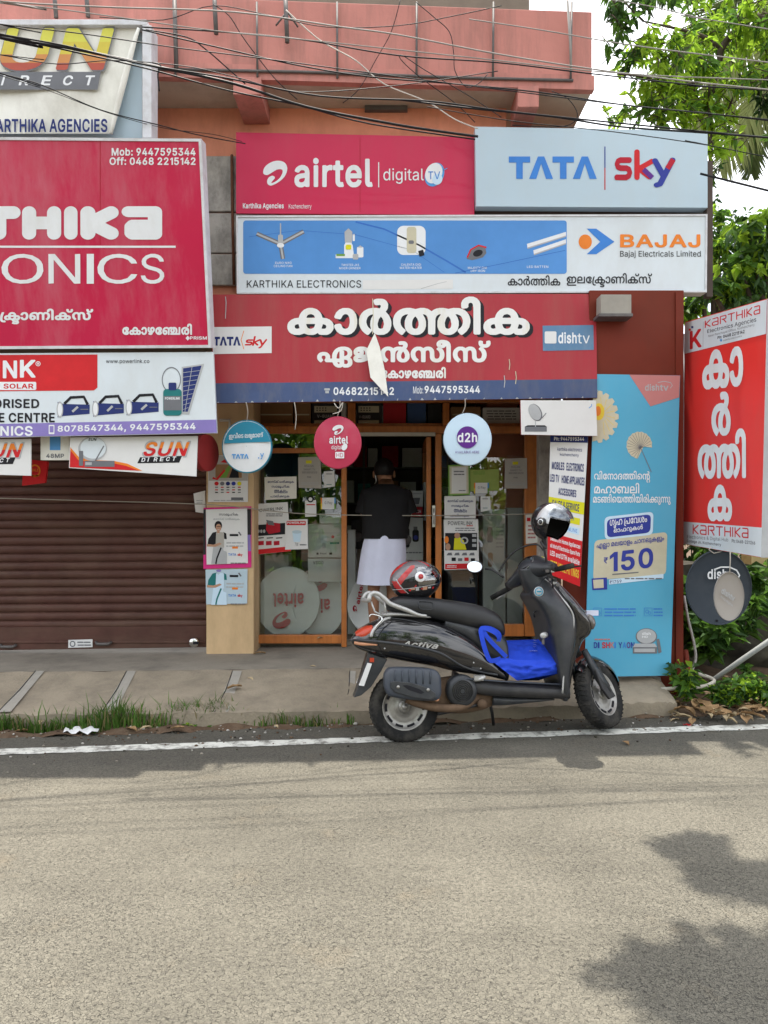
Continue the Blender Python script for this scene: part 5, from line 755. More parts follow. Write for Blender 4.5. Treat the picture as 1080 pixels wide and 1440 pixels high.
# fine grid with slight unevenness
def lerp_row(P, t):
    k = t * (len(P) - 1); i = min(int(k), len(P) - 2); return P[i].lerp(P[i + 1], k - i)
NX = 160; ND = 8; vs = []
for j in range(ND + 1):
    for i in range(NX + 1):
        p = lerp_row(lipP, i / NX).lerp(lerp_row(topP, i / NX), j / ND)
        p.z += 0.004 * math.sin(i * .9) * math.sin(j * 1.7 + i * .2) - (0.006 * (1 + math.sin(i * .37) * math.sin(i * 1.13 + 2)) if j == 0 else 0)
        vs.append(p)
b.add(vs, [(j * (NX + 1) + i, j * (NX + 1) + i + 1, (j + 1) * (NX + 1) + i + 1, (j + 1) * (NX + 1) + i) for j in range(ND) for i in range(NX)], 'slab_cement', True)
fr = vs[:NX + 1]; lo = [V((p.x, p.y + .01, -.09)) for p in fr]
b.add(fr + lo, [(i, i + 1, i + 2 + NX, i + 1 + NX) for i in range(NX)], 'slab_cement')
b.add([lipP[-1], topP[-1], V((topP[-1].x + .02, topP[-1].y, -.09)), V((lipP[-1].x + .03, lipP[-1].y, -.09))], [(0, 1, 2, 3)], 'slab_cement')
obj('pavement_apron', b, kind='structure', origin=O0)
# cast joints across the apron
b = MB()
for xa, xb, w in ((-3, 50, 18), (143, 178, 19), (302, 327, 19), (484, 492, 12)):
    A0 = at(xa, 1003.0, 5.29 + xa * .00028); A1 = at(xa + w, 1002.6, 5.29 + xa * .00028); B0 = at(xb, 945, 6.13); B1 = at(xb + w * .7, 945, 6.13)
    b.add([p + V((0, 0, .009)) for p in (A0, A1, B1, B0)], [(0, 1, 2, 3)], 'joint_cement')
    b.tube([A0 + V((0, 0, .008)), A0.lerp(B0, .5) + V((.012, 0, .010)), B0 + V((0, 0, .008))], .004, 'ink_black', 4)
obj('slab_joint', b, kind='structure', origin=O0)
back = [V((p.x + (p.x * .32), 8.2, .235 + .03 * max(-1, min(1.2, p.x / 2)))) for p in topP]
b = MB(); nb_ = 14; vs = [topP[i].lerp(back[i], j / nb_) for j in range(nb_ + 1) for i in range(n)]
b.add(vs, [(j * n + i, j * n + i + 1, (j + 1) * n + i + 1, (j + 1) * n + i) for j in range(nb_) for i in range(n - 1)], 'floor_cement')
obj('shop_floor', b, kind='structure', origin=O0)

# ---------------------------------------------------------------- the building
bld = thing('shop_building', (-1.2, 7.0, 0.2), 'peach painted two storey building carrying the shop boards under its long balcony', 'building')
XR = 1.655
def parY(x): return 6.02 + 0.055 * (x - 0.0)       # front of the balcony, turned a little
zs, zt = 4.885, 5.48
b = MB()
b.hexa([(-6, parY(-6), zt), (XR, parY(XR), zt), (XR, parY(XR), zs + .05), (-6, parY(-6), zs + .05), (-6, parY(-6) + .14, zt), (XR, parY(XR) + .14, zt), (XR, parY(XR) + .14, zs + .05), (-6, parY(-6) + .14, zs + .05)], 'pink_paint')
b.hexa([(XR - .14, parY(XR) + .1405, zt), (XR, parY(XR) + .1405, zt), (XR, parY(XR) + .1405, zs + .05), (XR - .14, parY(XR) + .1405, zs + .05), (XR - .14, 8.4, zt), (XR, 8.4, zt), (XR, 8.4, zs + .05), (XR - .14, 8.4, zs + .05)], 'pink_paint')
obj('parapet', b, bld, bevel=.006)
b = MB().hexa([(-6, parY(-6) - .012, zs + .075), (XR + .01, parY(XR) - .012, zs + .075), (XR + .01, parY(XR) - .012, zs - .02), (-6, parY(-6) - .012, zs - .02), (-6, 8.4, zs + .045), (XR + .01, 8.4, zs + .045), (XR + .01, 8.4, zs - .02), (-6, 8.4, zs - .02)], 'soffit_paint')
obj('balcony_slab', b, bld)
b = MB()
b.hexa([(-6, parY(-6) - .016, zs + .08), (XR + .014, parY(XR) - .016, zs + .08), (XR + .014, parY(XR) - .016, zs - .035), (-6, parY(-6) - .016, zs - .035), (-6, parY(-6) + .05, zs + .08), (XR + .014, parY(XR) + .05, zs + .08), (XR + .014, parY(XR) + .05, zs - .035), (-6, parY(-6) + .05, zs - .035)], 'pink_paint')
obj('slab_edge', b, bld)
for (x0, x1, yb) in ((330, 369, 139), (730, 760, 145)):
    p0 = at(x0, 112, 6.0); p1 = at(x1, 112, 6.0); zb = at(x0, yb, 6.0).z
    obj('beam_end', MB().box((p0.x, parY(p0.x) - .02, zb), (p1.x, 6.40, zs - .022), 'pink_paint'), bld, bevel=.006)
WF = 6.40
obj('upper_wall', MB().box((-6, WF, 2.95), (1.02, WF + .25, zs - .021), 'orange_paint'), bld)
obj('side_wall', MB().box((1.022, 7.6, 0.2), (1.66, 8.6, zs - .021), 'orange_paint').box((0.99, WF + .26, 3.3), (1.018, 8.6, zs - .021), 'orange_paint'), bld)
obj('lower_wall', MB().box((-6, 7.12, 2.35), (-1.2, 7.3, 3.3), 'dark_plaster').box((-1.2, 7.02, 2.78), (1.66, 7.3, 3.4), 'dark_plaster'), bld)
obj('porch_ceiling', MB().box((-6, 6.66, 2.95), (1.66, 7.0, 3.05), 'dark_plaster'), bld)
obj('upper_storey', MB().box((-6, 7.4, 4.96), (1.4, 7.6, 8.2), 'dark_plaster').box((-6, 7.2, 8.2), (1.66, 11, 8.35), 'soffit_paint'), bld)  # dark wall colour stands in for the shaded recess above the parapet
# ventilator slot under the slab
a0, a1 = at(513, 140, WF - .03), at(573, 156, WF - .03)
b = MB().box((a0.x, WF - .05, a1.z), (a1.x, WF - .002, a1.z + .035), 'grey_iron').box((a0.x + .01, WF - .03, a1.z + .035), (a1.x - .01, WF - .002, a0.z), 'cable_black')
obj('ventilator', b, bld)
# raw blockwork panel beside the boards
b = MB(); q0 = at(286, 218, 6.36); q1 = at(333, 402, 6.36)
hs = [q0.z, at(0, 298, 6.36).z, at(0, 356, 6.36).z, q1.z]
for i in range(3): b.box((q0.x - .5, 6.36 + .006 * (i % 2), hs[i + 1] + .006), (q1.x + .35, 6.399, hs[i] - .006), 'old_concrete')
obj('blockwork', b, bld, bevel=.008)
obj('conduit', MB().tube([at(326, 218, 6.33), at(327, 300, 6.33), at(329, 400, 6.33)], .012, 'rusty', 8), bld)
# iron frame left on the balcony front
def on_par(px, py, lift=.03):
    d = V(((px - 540) / FPX, 1, (720 - py) / FPX)); k = 0.055
    # y = 6.02 + k x - lift
    t = (6.02 - lift) / (1 - k * d.x); return EYE + d * t
b = MB()
for px in (245, 361, 474, 586, 694, 804):
    p0 = on_par(px, 3); p1 = on_par(px + (px - 540) * -.006, 108 + (px - 300) * .012); b.tube([p0, p1], .009, 'grey_iron', 6)
b.tube([on_par(212, 97), on_par(420, 101), on_par(640, 109), on_par(806, 113)], .011, 'grey_iron', 6)
obj('iron_frame', b, bld)
for (px, y1) in ((303, 48), (403, 60), (247, 96), (78, 25), (123, 24)):
    b = MB().tube([on_par(px - 2, -12, .07), on_par(px + 1, y1, .07)], .017, 'grey_iron', 8)
    if px == 403: b.tube([on_par(404, 16, .07), on_par(388, 36, .05)], .007, 'grey_iron', 6).tube([on_par(404, 16, .07), on_par(419, 38, .05)], .007, 'grey_iron', 6)
    obj('iron_stub', b, bld)
b = MB().tube([at(798, 0, 6.0), at(802, 60, 6.02), at(803, 100, 6.03)], .01, 'cable_grey', 6)
obj('downpipe', b, bld)
# pillar, room behind the glass
pb = at(290, 918, 6.9); pr = at(357, 914, 6.9)
obj('pillar', MB().box((pb.x, 6.9, .18), (pr.x, 7.28, 2.95), 'cream_paint'), bld, bevel=.008)
obj('column', MB().box((at(758, 0, 7.05).x, 7.04, .2), (at(776, 0, 7.05).x, 7.4, 2.95), 'old_concrete'), bld, bevel=.008)
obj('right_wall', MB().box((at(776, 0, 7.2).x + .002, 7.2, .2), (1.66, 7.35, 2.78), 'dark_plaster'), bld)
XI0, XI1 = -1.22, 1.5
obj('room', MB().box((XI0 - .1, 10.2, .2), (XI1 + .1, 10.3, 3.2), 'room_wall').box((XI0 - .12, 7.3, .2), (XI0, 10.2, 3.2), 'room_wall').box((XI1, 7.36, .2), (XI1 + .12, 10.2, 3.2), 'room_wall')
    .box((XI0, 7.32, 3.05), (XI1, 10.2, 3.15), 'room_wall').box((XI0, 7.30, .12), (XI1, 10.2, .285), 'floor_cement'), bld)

# ---------------------------------------------------------------- roller shutter
sh = thing('roller_shutter', (-3.3, 7.0, .24), 'closed dark brown corrugated roller shutter left of the cream pillar', 'shutter')
b = MB(); z = .41; prof = []
while z < 2.75:
    for k in range(6):
        t = k / 6; prof.append((7.06 - .020 * math.sin(math.pi * t) ** .7, z + .077 * t))
    prof.append((7.066, z + .0755)); z += .077
vs = []; xs = [-6, -5, -4, -3.2, -2.4, -1.625]
for x in xs: vs += [V((x, y, zz + (x + 6) * .006)) for y, zz in prof]
n = len(prof); b.add(vs, [(i * n + j, (i + 1) * n + j, (i + 1) * n + j + 1, i * n + j + 1) for i in range(len(xs) - 1) for j in range(n - 1)], 'shutter_paint', False)
obj('slat_curtain', b, sh)
b = MB().hexa([(-6, 7.03, .425), (-1.625, 7.03, .455), (-1.625, 7.03, .262), (-6, 7.03, .20), (-6, 7.07, .425), (-1.625, 7.07, .455), (-1.625, 7.07, .262), (-6, 7.07, .20)], 'shutter_paint')
b.box((-6, 7.02, .30), (-1.64, 7.029, .32), 'shutter_paint')
obj('bottom_rail', b, sh, bevel=.004)
for px in (12, 146):
    c = at(px, 903 if px > 100 else 907, 7.02)
    obj('handle', MB().tube([c + V((-.07, 0, 0)), c + V((-.05, -.03, -.012)), c + V((.05, -.03, -.012)), c + V((.07, 0, 0))], .014, 'grey_iron', 8), sh)
root = thing('lock_plate', at(113, 905, 7.02), 'small worn white maker plate on the bottom rail of the shutter', 'plate')
pl = Plane((0, 7.019, 0), (0, -1, 0)); q = [pl.hit(96, 900), pl.hit(130, 899), pl.hit(130, 910), pl.hit(96, 911)]
obj('plate', MB().slab(q, V((0, -1, 0)), .004, 'paper_white'), root); a = Art(pl, root)
a.ell('print', 102, 905.5, 4, 4.3, 'ink_grey', 0, hole=.65); a.scrib('print', 108, 902, 128, 908, 'ink_grey', 0, 2, 5, 3); a.done()
c = at(273, 903, 7.0)
lk_ = thing('shutter_lock', c, 'round chrome lock at the right end of the shutter rail', 'lock')
obj('lock_body', MB().lathe(c, (0, -1, 0), [(.001, .03), (.030, .03), (.044, .02), (.045, 0), (.045, -.02)], 'chrome', 24), lk_)
obj('keyhole_cover', MB().box(c + V((.0, -.046, -.012)), c + V((.05, -.031, .012)), 'ink_black'), lk_)

# ---------------------------------------------------------------- timber shop front with glass
YF = 7.2
sf = bpy.data.objects.new('shop_front', None); COL.objects.link(sf); sf.parent = bld; sf.location = V((0.1, YF, .28)) - wloc(bld)
def fbox(x0, y0, x1, y1, d0=YF - .035, d1=YF + .035, mat='wood', Yr=YF - .035):
    p, q = at(x0, y0, Yr), at(x1, y1, Yr); return MB().box((p.x, d0, q.z), (q.x, d1, p.z), mat)
for nm, a in (('transom', (357, 599, 757, 609.5)), ('middle_rail', (357.5, 630, 480, 637)), ('bottom_rail', (357.5, 893, 480, 905)), ('post', (480, 610, 487.5, 910)), ('post', (489, 566, 500, 598.5)),
              ('post', (623, 566, 632, 598.5)), ('post', (357, 566, 362, 598.5)), ('post', (612.5, 610, 621, 905)), ('post', (738, 610, 756, 895)), ('bottom_rail', (621.5, 878, 737.5, 895)), ('header', (357, 545, 757, 565.5))):
    obj(nm, fbox(*a), sf, bevel=.005)
for a in ((358, 637.5, 480, 893), (358, 610, 480, 629.5), (621.5, 610, 737.5, 878)):
    obj('glass_pane', fbox(*a, YF - .004, YF + .004, 'shop_glass'), sf)
p = fbox(505, 608.5, 612, 613.5, YF - .06, YF - .036, 'pvc_white'); obj('door_track', p, sf)
# open door leaf swung inwards against the right post
hx = at(612, 0, YF).x - .01; dl = MB()
z0, z1 = .30, at(0, 613.8, YF).z
for (ya, yb, za, zb) in ((0.05, .11, z0, z1), (.72, .80, z0, z1), (.111, .719, z0, z0 + .12), (.111, .719, z1 - .10, z1)):
    dl.box((hx - .07, YF + ya, za), (hx - .025, YF + yb, zb), 'wood')
leaf = obj('door_leaf', dl, sf, bevel=.004)
obj('glass_pane', MB().box((hx - .052, YF + .111, z0 + .121), (hx - .045, YF + .719, z1 - .101), 'shop_glass'), sf)
c = at(610, 726, YF - .05)
obj('door_handle', MB().tube([c + V((0, 0, .07)), c + V((0, -.035, .065)), c + V((0, -.035, -.065)), c + V((0, 0, -.07))], .008, 'steel', 8).box(c + V((-.014, .0, -.10)), c + V((.014, .012, .10)), 'steel'), sf)

# ---------------------------------------------------------------- the large boards
# worn banner in its box frame, top left
root = thing('banner_frame', at(40, 190, 5.55), 'white box frame holding a torn flapping flex banner, above the magenta board', 'banner')
pl = plane3(at(0, 28, 5.6), at(212, 28, 5.6), at(0, 192, 5.66)); nrm = pl.n
def qd(x0, y0, x1, y1, lift=0): return [pl.hit(x0, y0, lift), pl.hit(x1, y0, lift), pl.hit(x1, y1, lift), pl.hit(x0, y1, lift)]
b = MB().slab(qd(-260, 27, 206, 35), nrm, .16, 'alu_frame').slab(qd(200, 35.2, 213, 194), nrm, .16, 'alu_frame').slab(qd(-260, 35.2, -250, 194), nrm, .16, 'alu_frame')
obj('frame', b, root, bevel=.004)
obj('backing', MB().slab(qd(-250, 35.5, 199.8, 194, -.10), nrm, .01, 'sky_white'), root)
b = MB()
nu, nv = 30, 14; vs = []
for j in range(nv + 1):
    for i in range(nu + 1):
        v = j / nv; xr = 196 - 39 * v ** .9; x = -250 + (xr + 250) * (i / nu); y = 37 + 151 * v
        vs.append(pl.hit(x, y, -.046 + (.010 * math.sin(i * .7 + j * .45) + .008 * math.sin(i * .31 - j * .8)) * (i < nu - 2)))
b.add(vs, [(j * (nu + 1) + i, j * (nu + 1) + i + 1, (j + 1) * (nu + 1) + i + 1, (j + 1) * (nu + 1) + i) for j in range(nv) for i in range(nu)], 'flex_white', True)
obj('flex_sheet', b, root)
fold = [pl.hit(197 - 39 * t ** .9 - 2, 40 + 148 * t, -.01 + .02 * math.sin(t * 5)) for t in [k / 12 for k in range(13)]]
obj('rolled_edge', MB().tube(fold, [.012 + .012 * math.sin(k / 12 * 3.1) for k in range(13)], 'flex_white', 10), root)
a = Art(pl, root, lift=-.022)
def sun_word(a, x0, y0, x1, y1, sl, cols, part='lettering', edge=None, lay=2):
    "fat slanted letters in stacked colour bands: the same letters cut at band lines"
    if edge: a.text(part, 'SUN', ital(x0 - 2, y0 - 2, x1 + 2, y1 + 2, sl), edge, lay - 1)
    G = layout('SUN', 'H'); ps = [p for g in G for c in g for p in c]
    gx0 = min(p[0] for p in ps); gx1 = max(p[0] for p in ps); gy0 = min(p[1] for p in ps); gy1 = max(p[1] for p in ps)
    for k, (f0, f1, mat) in enumerate(cols):
        for g in G:
            cs = []
            for c in g:
                o = []
                for i in range(len(c)):            # clip each contour to the band
                    p, q = c[i], c[(i + 1) % len(c)]
                    vp, vq = (gy1 - p[1]) / (gy1 - gy0), (gy1 - q[1]) / (gy1 - gy0)
                    o.append((p[0], min(max(vp, f0), f1)))
                    for f in sorted((f0, f1), reverse=vp > vq):
                        if (vp - f) * (vq - f) < 0: o.append((p[0] + (q[0] - p[0]) * (f - vp) / (vq - vp), f))
                o = [p for i, p in enumerate(o) if abs(p[0] - o[i - 1][0]) + abs(p[1] - o[i - 1][1]) * 1000 > .5]
                if len(o) < 3 or max(p[1] for p in o) - min(p[1] for p in o) < 1e-4: continue
                cs.append([a.P(x0 + sl * (1 - v) + (x1 - x0) * (u - gx0) / (gx1 - gx0), y0 + (y1 - y0) * v, lay) for u, v in o])
            if cs: a.mb(part).poly(cs, mat)
sun_word(a, -80, 39, 145, 99, 16, ((0, .33, 'faded_acid'), (.33, .62, 'faded_yellow'), (.62, .82, 'faded_orange'), (.82, 1, 'faded_red')), edge='ink_grey')
a.poly('band', [(-120, 101), (142, 101), (137, 126), (-126, 126)], 'ink_grey', 0)
for ch, x in (('D', -50), ('I', 1), ('R', 26), ('E', 57), ('C', 87), ('T', 117)):
    a.text('lettering', ch, ital(x, 106, x + (3 if ch == 'I' else 13), 120, 4), 'ink_white', 2, 'H')
a.text('lettering', 'KARTHIKA AGENCIES', (-16, 167, 151, 186), 'ink_navy', 2)
a.done()

# magenta main board
root, a = board('magenta_board', 'big magenta board with white letters and two phone numbers at its top right', 'sign board',
                [(-330, 190), (283, 195), (297, 489), (-330, 493)], [5.5, 5.5, 5.80, 5.80], 'magenta', 'alu_frame', .14, 'alu_frame', 4)
a.text('lettering', 'Mob: 9447595344', (157, 208, 275, 219), 'ink_white')
a.text('lettering', 'Off: 0468 2215142', (154, 221, 275, 232), 'ink_white')
for ch, x0, x1 in (('K', -205, -150), ('A', -146, -92), ('R', -88, -33), ('T', -32, 29), ('H', 31, 86), ('I', 90, 109), ('K', 113, 167), ('A', 171, 228)):
    a.text('lettering', ch, (x0, 290, x1, 337), 'ink_white', 1, 'w')
a.rect('rule_line', -215, 345.5, 247, 348.5, 'ink_white', 1)
for ch, x0, x1 in (('E', -235, -203), ('L', -197, -168), ('E', -162, -130), ('C', -126, -82), ('T', -80, -46), ('R', -42, -6), ('O', 2, 61), ('N', 68, 113), ('I', 122, 132), ('C', 137, 193), ('S', 198, 231)):
    a.text('lettering', ch, (x0, 357, x1, 399), 'ink_white', 1, 'L')
a.word('lettering', 'ctronics', (-14, 434, 131, 456), 'ink_white')
a.word('lettering', 'town', (172, 455, 270, 471), 'ink_white')
a.text('lettering', 'PRISM', (267, 473, 291, 477.5), 'ink_white')
a.poly('emblem', [(264, 472), (267, 475.5), (264, 479), (261, 475.5)], 'ink_white', 1)
a.rect('panel_seam', 140.5, 198, 141.3, 344, 'ink_darkred', 0); a.done()

# torch and solar dealer board
root, a = board('lantern_dealer_board', 'white board with red corner block, three torches and a lilac phone number strip', 'sign board',
                [(-200, 498), (300, 495), (305, 609), (-200, 619)], 5.82, 'board_white', 'board_white', .03)
a.poly('colour_block', [(-198, 500), (137, 498.5), (137, 545), (132, 549), (-198, 552)], 'ink_red', 0)
a.text('lettering', 'POWERLI', (-118, 507, -1, 533), 'ink_white'); a.text('lettering', 'N', (4, 507, 24, 532), 'ink_white'); a.text('lettering', 'K', (28, 506, 50, 531), 'ink_white')
a.text('lettering', '®', (50, 508, 57, 515), 'ink_white', 1, 'L')
a.rect('lettering', -5, 537, 51, 548.5, 'ink_white', 1, 2); a.text('lettering', 'SOLAR', (5, 539.5, 47, 546.5), 'ink_red', 2)
a.text('lettering', 'AUTHORISED', (-62, 561, 55, 574), 'ink_black'); a.text('lettering', 'SERVICE CENTRE', (-62, 580.5, 77, 594), 'ink_black')
a.poly('number_strip', [(-198, 600), (304, 590), (305, 608.5), (-198, 618.5)], 'ink_lilac', 0)
a.text('lettering', 'ELECTRONICS', (-92, 599, 46, 613), 'ink_white'); a.rect('lettering', 68.5, 597.5, 76.5, 610.5, 'ink_white', 1, 1); a.rect('lettering', 69.8, 599.2, 75.2, 608, 'ink_lilac', 2)
a.text('lettering', '8078547344, 9447595344', [(81, 598.5), (275, 594.5), (275, 606), (81, 609)], 'ink_white')
a.text('lettering', 'www.powerlink.co', (149, 505, 210, 512), 'ink_black', 1, 'L')
for cx, cy, w in ((104, 573, 46), (153, 572, 44), (201, 570, 46)):
    a.poly('torch_picture#%d' % cx, [(cx - w * .32, cy - 5), (cx + w * .48, cy - 4), (cx + w * .48, cy + 9), (cx - w * .32, cy + 12), (cx - w * .5, cy + 14), (cx - w * .5, cy - 8)], 'ink_navy', 0)
    a.ell('torch_picture#%d' % cx, cx - w * .43, cy + 3, 4.6, 11.5, 'ink_pale', 1); a.ell('torch_picture#%d' % cx, cx - w * .43, cy + 3, 3.2, 9, 'ink_white', 2)
    a.line('torch_picture#%d' % cx, [(cx - w * .30, cy - 5), (cx - w * .1, cy - 14), (cx + w * .3, cy - 15), (cx + w * .42, cy - 4)], 4, 'ink_black', 1)
    a.line('torch_picture#%d' % cx, [(cx - w * .05, cy + 6), (cx + w * .12, cy - 1)], 3.2, 'ink_pale', 2); a.rect('torch_picture#%d' % cx, cx + w * .2, cy + 2, cx + w * .44, cy + 3.2, 'ink_grey', 2)
a.ell('lantern_picture', 241, 534, 13.5, 18, 'ink_grey', 0, hole=.91)
a.poly('lantern_picture', [(255.5, 516), (287, 511.5), (266, 583), (255, 582)], 'ink_pale', 1); a.poly('lantern_picture', [(257.5, 518), (283.5, 514), (264, 579), (257, 579)], 'ink_navy', 2)
for k in range(9): a.line('lantern_picture', [(257.5, 524 + k * 6.5), (281 - k * 2, 521 + k * 6.5)], .6, 'ink_pale', 3)
a.line('lantern_picture', [(270, 516), (260, 579)], .7, 'ink_pale', 3)
a.rect('lantern_picture', 229.5, 547, 255.5, 584.5, 'ink_teal', 4, 5); a.rect('lantern_picture', 237, 538, 248, 549, 'ink_navy', 5, 2); a.rect('lantern_picture', 230, 557, 255, 577, 'ink_grey', 5)
a.text('lantern_picture', 'POWERLINK', (232, 558.5, 253, 562), 'ink_white', 6); a.done()

# two small hanging boards under it
def sun_board(label, c, x, y, sx, swoosh):
    root, a = board('direct_tv_board', label, 'sign board', c, 5.9, 'paper_white', 'paper_white', .012, group='white hanging boards with red and orange lettering')
    sun_word(a, x, y, x + 60, y + 20, 7, ((0, .45, 'ink_orange'), (.45, 1, 'ink_red')), edge='ink_pale')
    a.poly('band', [(x - 3, y + 21.5), (x + 56, y + 19.5), (x + 52, y + 29), (x - 7, y + 30)], 'ink_black', 0)
    for k, ch in enumerate('DIRECT'): a.text('lettering', ch, ital(x - 1.5 + k * 8.6, y + 22.2 - k * .3, x + (0 if ch == 'I' else 3.5) + k * 8.6, y + 28 - k * .3, 1.5), 'ink_white', 2)
    if swoosh:
        X = swoosh
        a.poly('swoosh', [(X, 629), (X + 12, 643), (X + 30, 647), (X + 60, 648), (X + 80, 652), (X + 97, 660), (X + 101, 662), (X - 1, 657)], 'ink_orange', 0)
        a.poly('swoosh', [(X, 633), (X + 11, 647), (X + 30, 650), (X + 58, 651), (X + 78, 655), (X + 97, 662), (X - 1, 657)], 'ink_red', 1)
        a.ell('dish_picture', X + 31, 631, 20, 17, 'ink_pale', 2); a.ell('dish_picture', X + 32, 630, 18, 15, 'board_white', 3); a.line('dish_picture', [(X + 35, 648), (X + 47, 627)], 1.8, 'ink_grey', 4)
        a.rect('dish_picture', X + 20, 648, X + 62, 656.5, 'ink_grey', 3); a.rect('dish_picture', X + 21, 650, X + 30, 654, 'ink_pale', 4); a.rect('dish_picture', X + 12, 634, X + 18, 655, 'ink_grey', 4, 1)
        a.text('dish_picture', 'SUN', ital(X + 25, 616, X + 36, 620, 1), 'ink_black', 4)
    a.done()
sun_board('small white hanging board with a dish and a red swoosh at its lower left', [(98.5, 615), (278, 613), (276, 670), (97, 658)], 200, 621.5, 62, 99)
sun_board('small white hanging board cut off by the left edge of the picture', [(-130, 620), (43.5, 617), (43.5, 669), (-130, 664)], -34, 623.5, 62, None)
root, a = board('phone_box', 'empty cream phone carton with a blue strip, hanging between the two white boards', 'carton', [(57, 612), (97, 612), (98, 647), (57, 647)], 5.98, 'flex_white', 'ink_beige', .03)
a.rect('print', 70, 614, 85, 633, 'ink_skyblue', 0); a.text('print', '48MP', (65, 638, 90, 644), 'ink_grey'); a.done()
root, a = board('red_bag', 'small red paper bag with a gold emblem hanging below the cream carton', 'bag', [(33, 645), (67, 649), (63, 679), (31, 683)], 6.3, 'ink_red', 'ink_red', .03)
a.ell('emblem', 49, 662, 8, 9, 'ink_orange', 0, hole=.75); a.text('emblem', 'SALE', (44, 659, 54, 663), 'ink_orange', 0); a.rect('emblem', 44, 668, 55, 670, 'ink_orange', 0); a.done()

# red mobile tv board
def swirl(a, part, q, mat, lay=1): a.text(part, '@', q, mat, lay, '_')
GLYPH['_@'] = GLYPH['airtelmark']
root, a = board('crimson_tv_board', 'crimson board with large white swirl mark and lettering above the blue appliance board', 'sign board',
                [(332, 186), (667, 193), (667, 302), (332, 300)], 6.24, 'crimson', 'crimson', .02)
swirl(a, 'emblem', (370, 226, 404, 261), 'ink_white')
a.text('lettering', 'airtel', (414, 222, 524, 263.5), 'ink_white')
a.rect('rule_line', 531.8, 228, 533.2, 263.5, 'ink_white', 1); a.text('lettering', 'digital', (539, 236.5, 596, 258.5), 'ink_white', 1, 'L')
a.ell('emblem', 611, 245.5, 13, 17.5, 'ink_skyblue', 1, 25); a.ell('emblem', 610, 243.5, 11.5, 15, 'ink_white', 2, 25); a.ell('emblem', 615, 252, 7, 8, 'disc_white', 3, 25)
a.text('lettering', 'TV', (602, 241, 619, 252), 'ink_blue', 4, 'L'); a.line('emblem', [(622, 240), (629, 236.5)], 1.2, 'ink_skyblue', 1)
a.text('lettering', 'Karthika Agencies', (341.5, 285.5, 399, 295), 'ink_white'); a.text('lettering', 'Kozhencherry', (406, 287, 438, 295), 'ink_white', 1, 'L')
a.rect('panel_seam', 506, 194, 506.7, 298, 'ink_darkred', 0); a.done()

# pale blue board at the top right
root, a = board('pale_blue_board', 'pale blue white board with blue and red lettering, topmost at the right', 'sign board',
                [(668, 178), (995, 184), (995, 292), (669.5, 290)], 6.16, 'sky_white', 'sky_white', .10)
def tata(a, part, x0, y0, x1, y1, mat, lay=1):
    w = (x1 - x0); h = y1 - y0; T = .245; s = .075
    for ox in (0, .5):
        X = x0 + ox * w; a.poly(part, [(X, y0), (X + T * w, y0), (X + T * w, y0 + h * .27), (X + (T / 2 + s / 2) * w, y0 + h * .27), (X + (T / 2 + s / 2) * w, y1), (X + (T / 2 - s / 2) * w, y1), (X + (T / 2 - s / 2) * w, y0 + h * .27), (X, y0 + h * .27)], mat, lay)
        X += .232 * w; W = .275 * w
        a.poly(part, [(X, y1), (X + W * .37, y0), (X + W * .63, y0), (X + W, y1), (X + W * .70, y1), (X + W * .50, y0 + h * .32), (X + W * .30, y1)], mat, lay)
tata(a, 'lettering', 715.5, 220, 838.5, 251.5, 'ink_blue')
a.rect('lettering', 850, 206, 851.4, 236, 'ink_indigo', 1); a.rect('lettering', 850, 236, 851.4, 267, 'ink_red', 1)
GLYPH['_s'], GLYPH['_k'], GLYPH['_y'] = GLYPH['ys'], GLYPH['yk'], GLYPH['yy']
a.text('lettering', 's', (864, 221, 889, 253.5), 'ink_darkred', 1, '_'); a.text('lettering', 'k', (892, 210, 920.5, 253), 'ink_red', 1, '_'); a.text('lettering', 'y', (917, 221.5, 950, 263.5), 'ink_indigo', 2, '_')
a.line('lettering', [(947, 224), (938.5, 237)], 7.4, 'ink_darkred', 3); a.line('lettering', [(905, 238), (917.5, 250)], 7, 'ink_purple', 3); a.done()

# appliance board
root, a = board('appliance_board', 'long white board with a blue panel of household appliances and an orange dot', 'sign board',
                [(332, 303), (995, 301), (994, 411), (333, 413)], 6.12, 'board_white', 'alu_frame', .12, 'alu_frame', 2.4)
a.rect('picture', 342, 310, 797, 385, 'photo_blue', 0, 4)
a.line('picture', [(500, 312), (540, 322), (590, 345), (630, 368), (655, 383)], 2.2, 'photo_deep', 1); a.line('picture', [(350, 333), (420, 324), (500, 330), (580, 352), (625, 383)], .6, 'photo_deep', 1); a.line('picture', [(640, 384), (700, 372), (795, 352)], .8, 'photo_deep', 1)
for p in ((361, 328.5), (427, 325.5), (398, 364)): a.line('fan_picture', [(394.5, 343), p], 6.2, 'ink_grey', 1); a.line('fan_picture', [(394.5, 343), p], 2.6, 'ink_pale', 2)
a.rect('fan_picture', 391, 330, 398, 346, 'ink_pale', 3, 2); a.ell('fan_picture', 394.5, 345, 5, 3.4, 'ink_white', 4); a.rect('fan_picture', 393.6, 314, 395.4, 330, 'ink_pale', 2)
a.poly('mixer_picture', [(484, 357), (484, 345), (486, 341), (494, 341), (496, 345), (498, 363), (472, 363), (472, 358)], 'ink_white', 1); a.poly('mixer_picture', [(485, 341), (484.5, 326), (490, 321), (495.5, 326), (495, 341)], 'ink_pale', 2); a.rect('mixer_picture', 496, 329, 499, 339, 'ink_white', 1, 1)
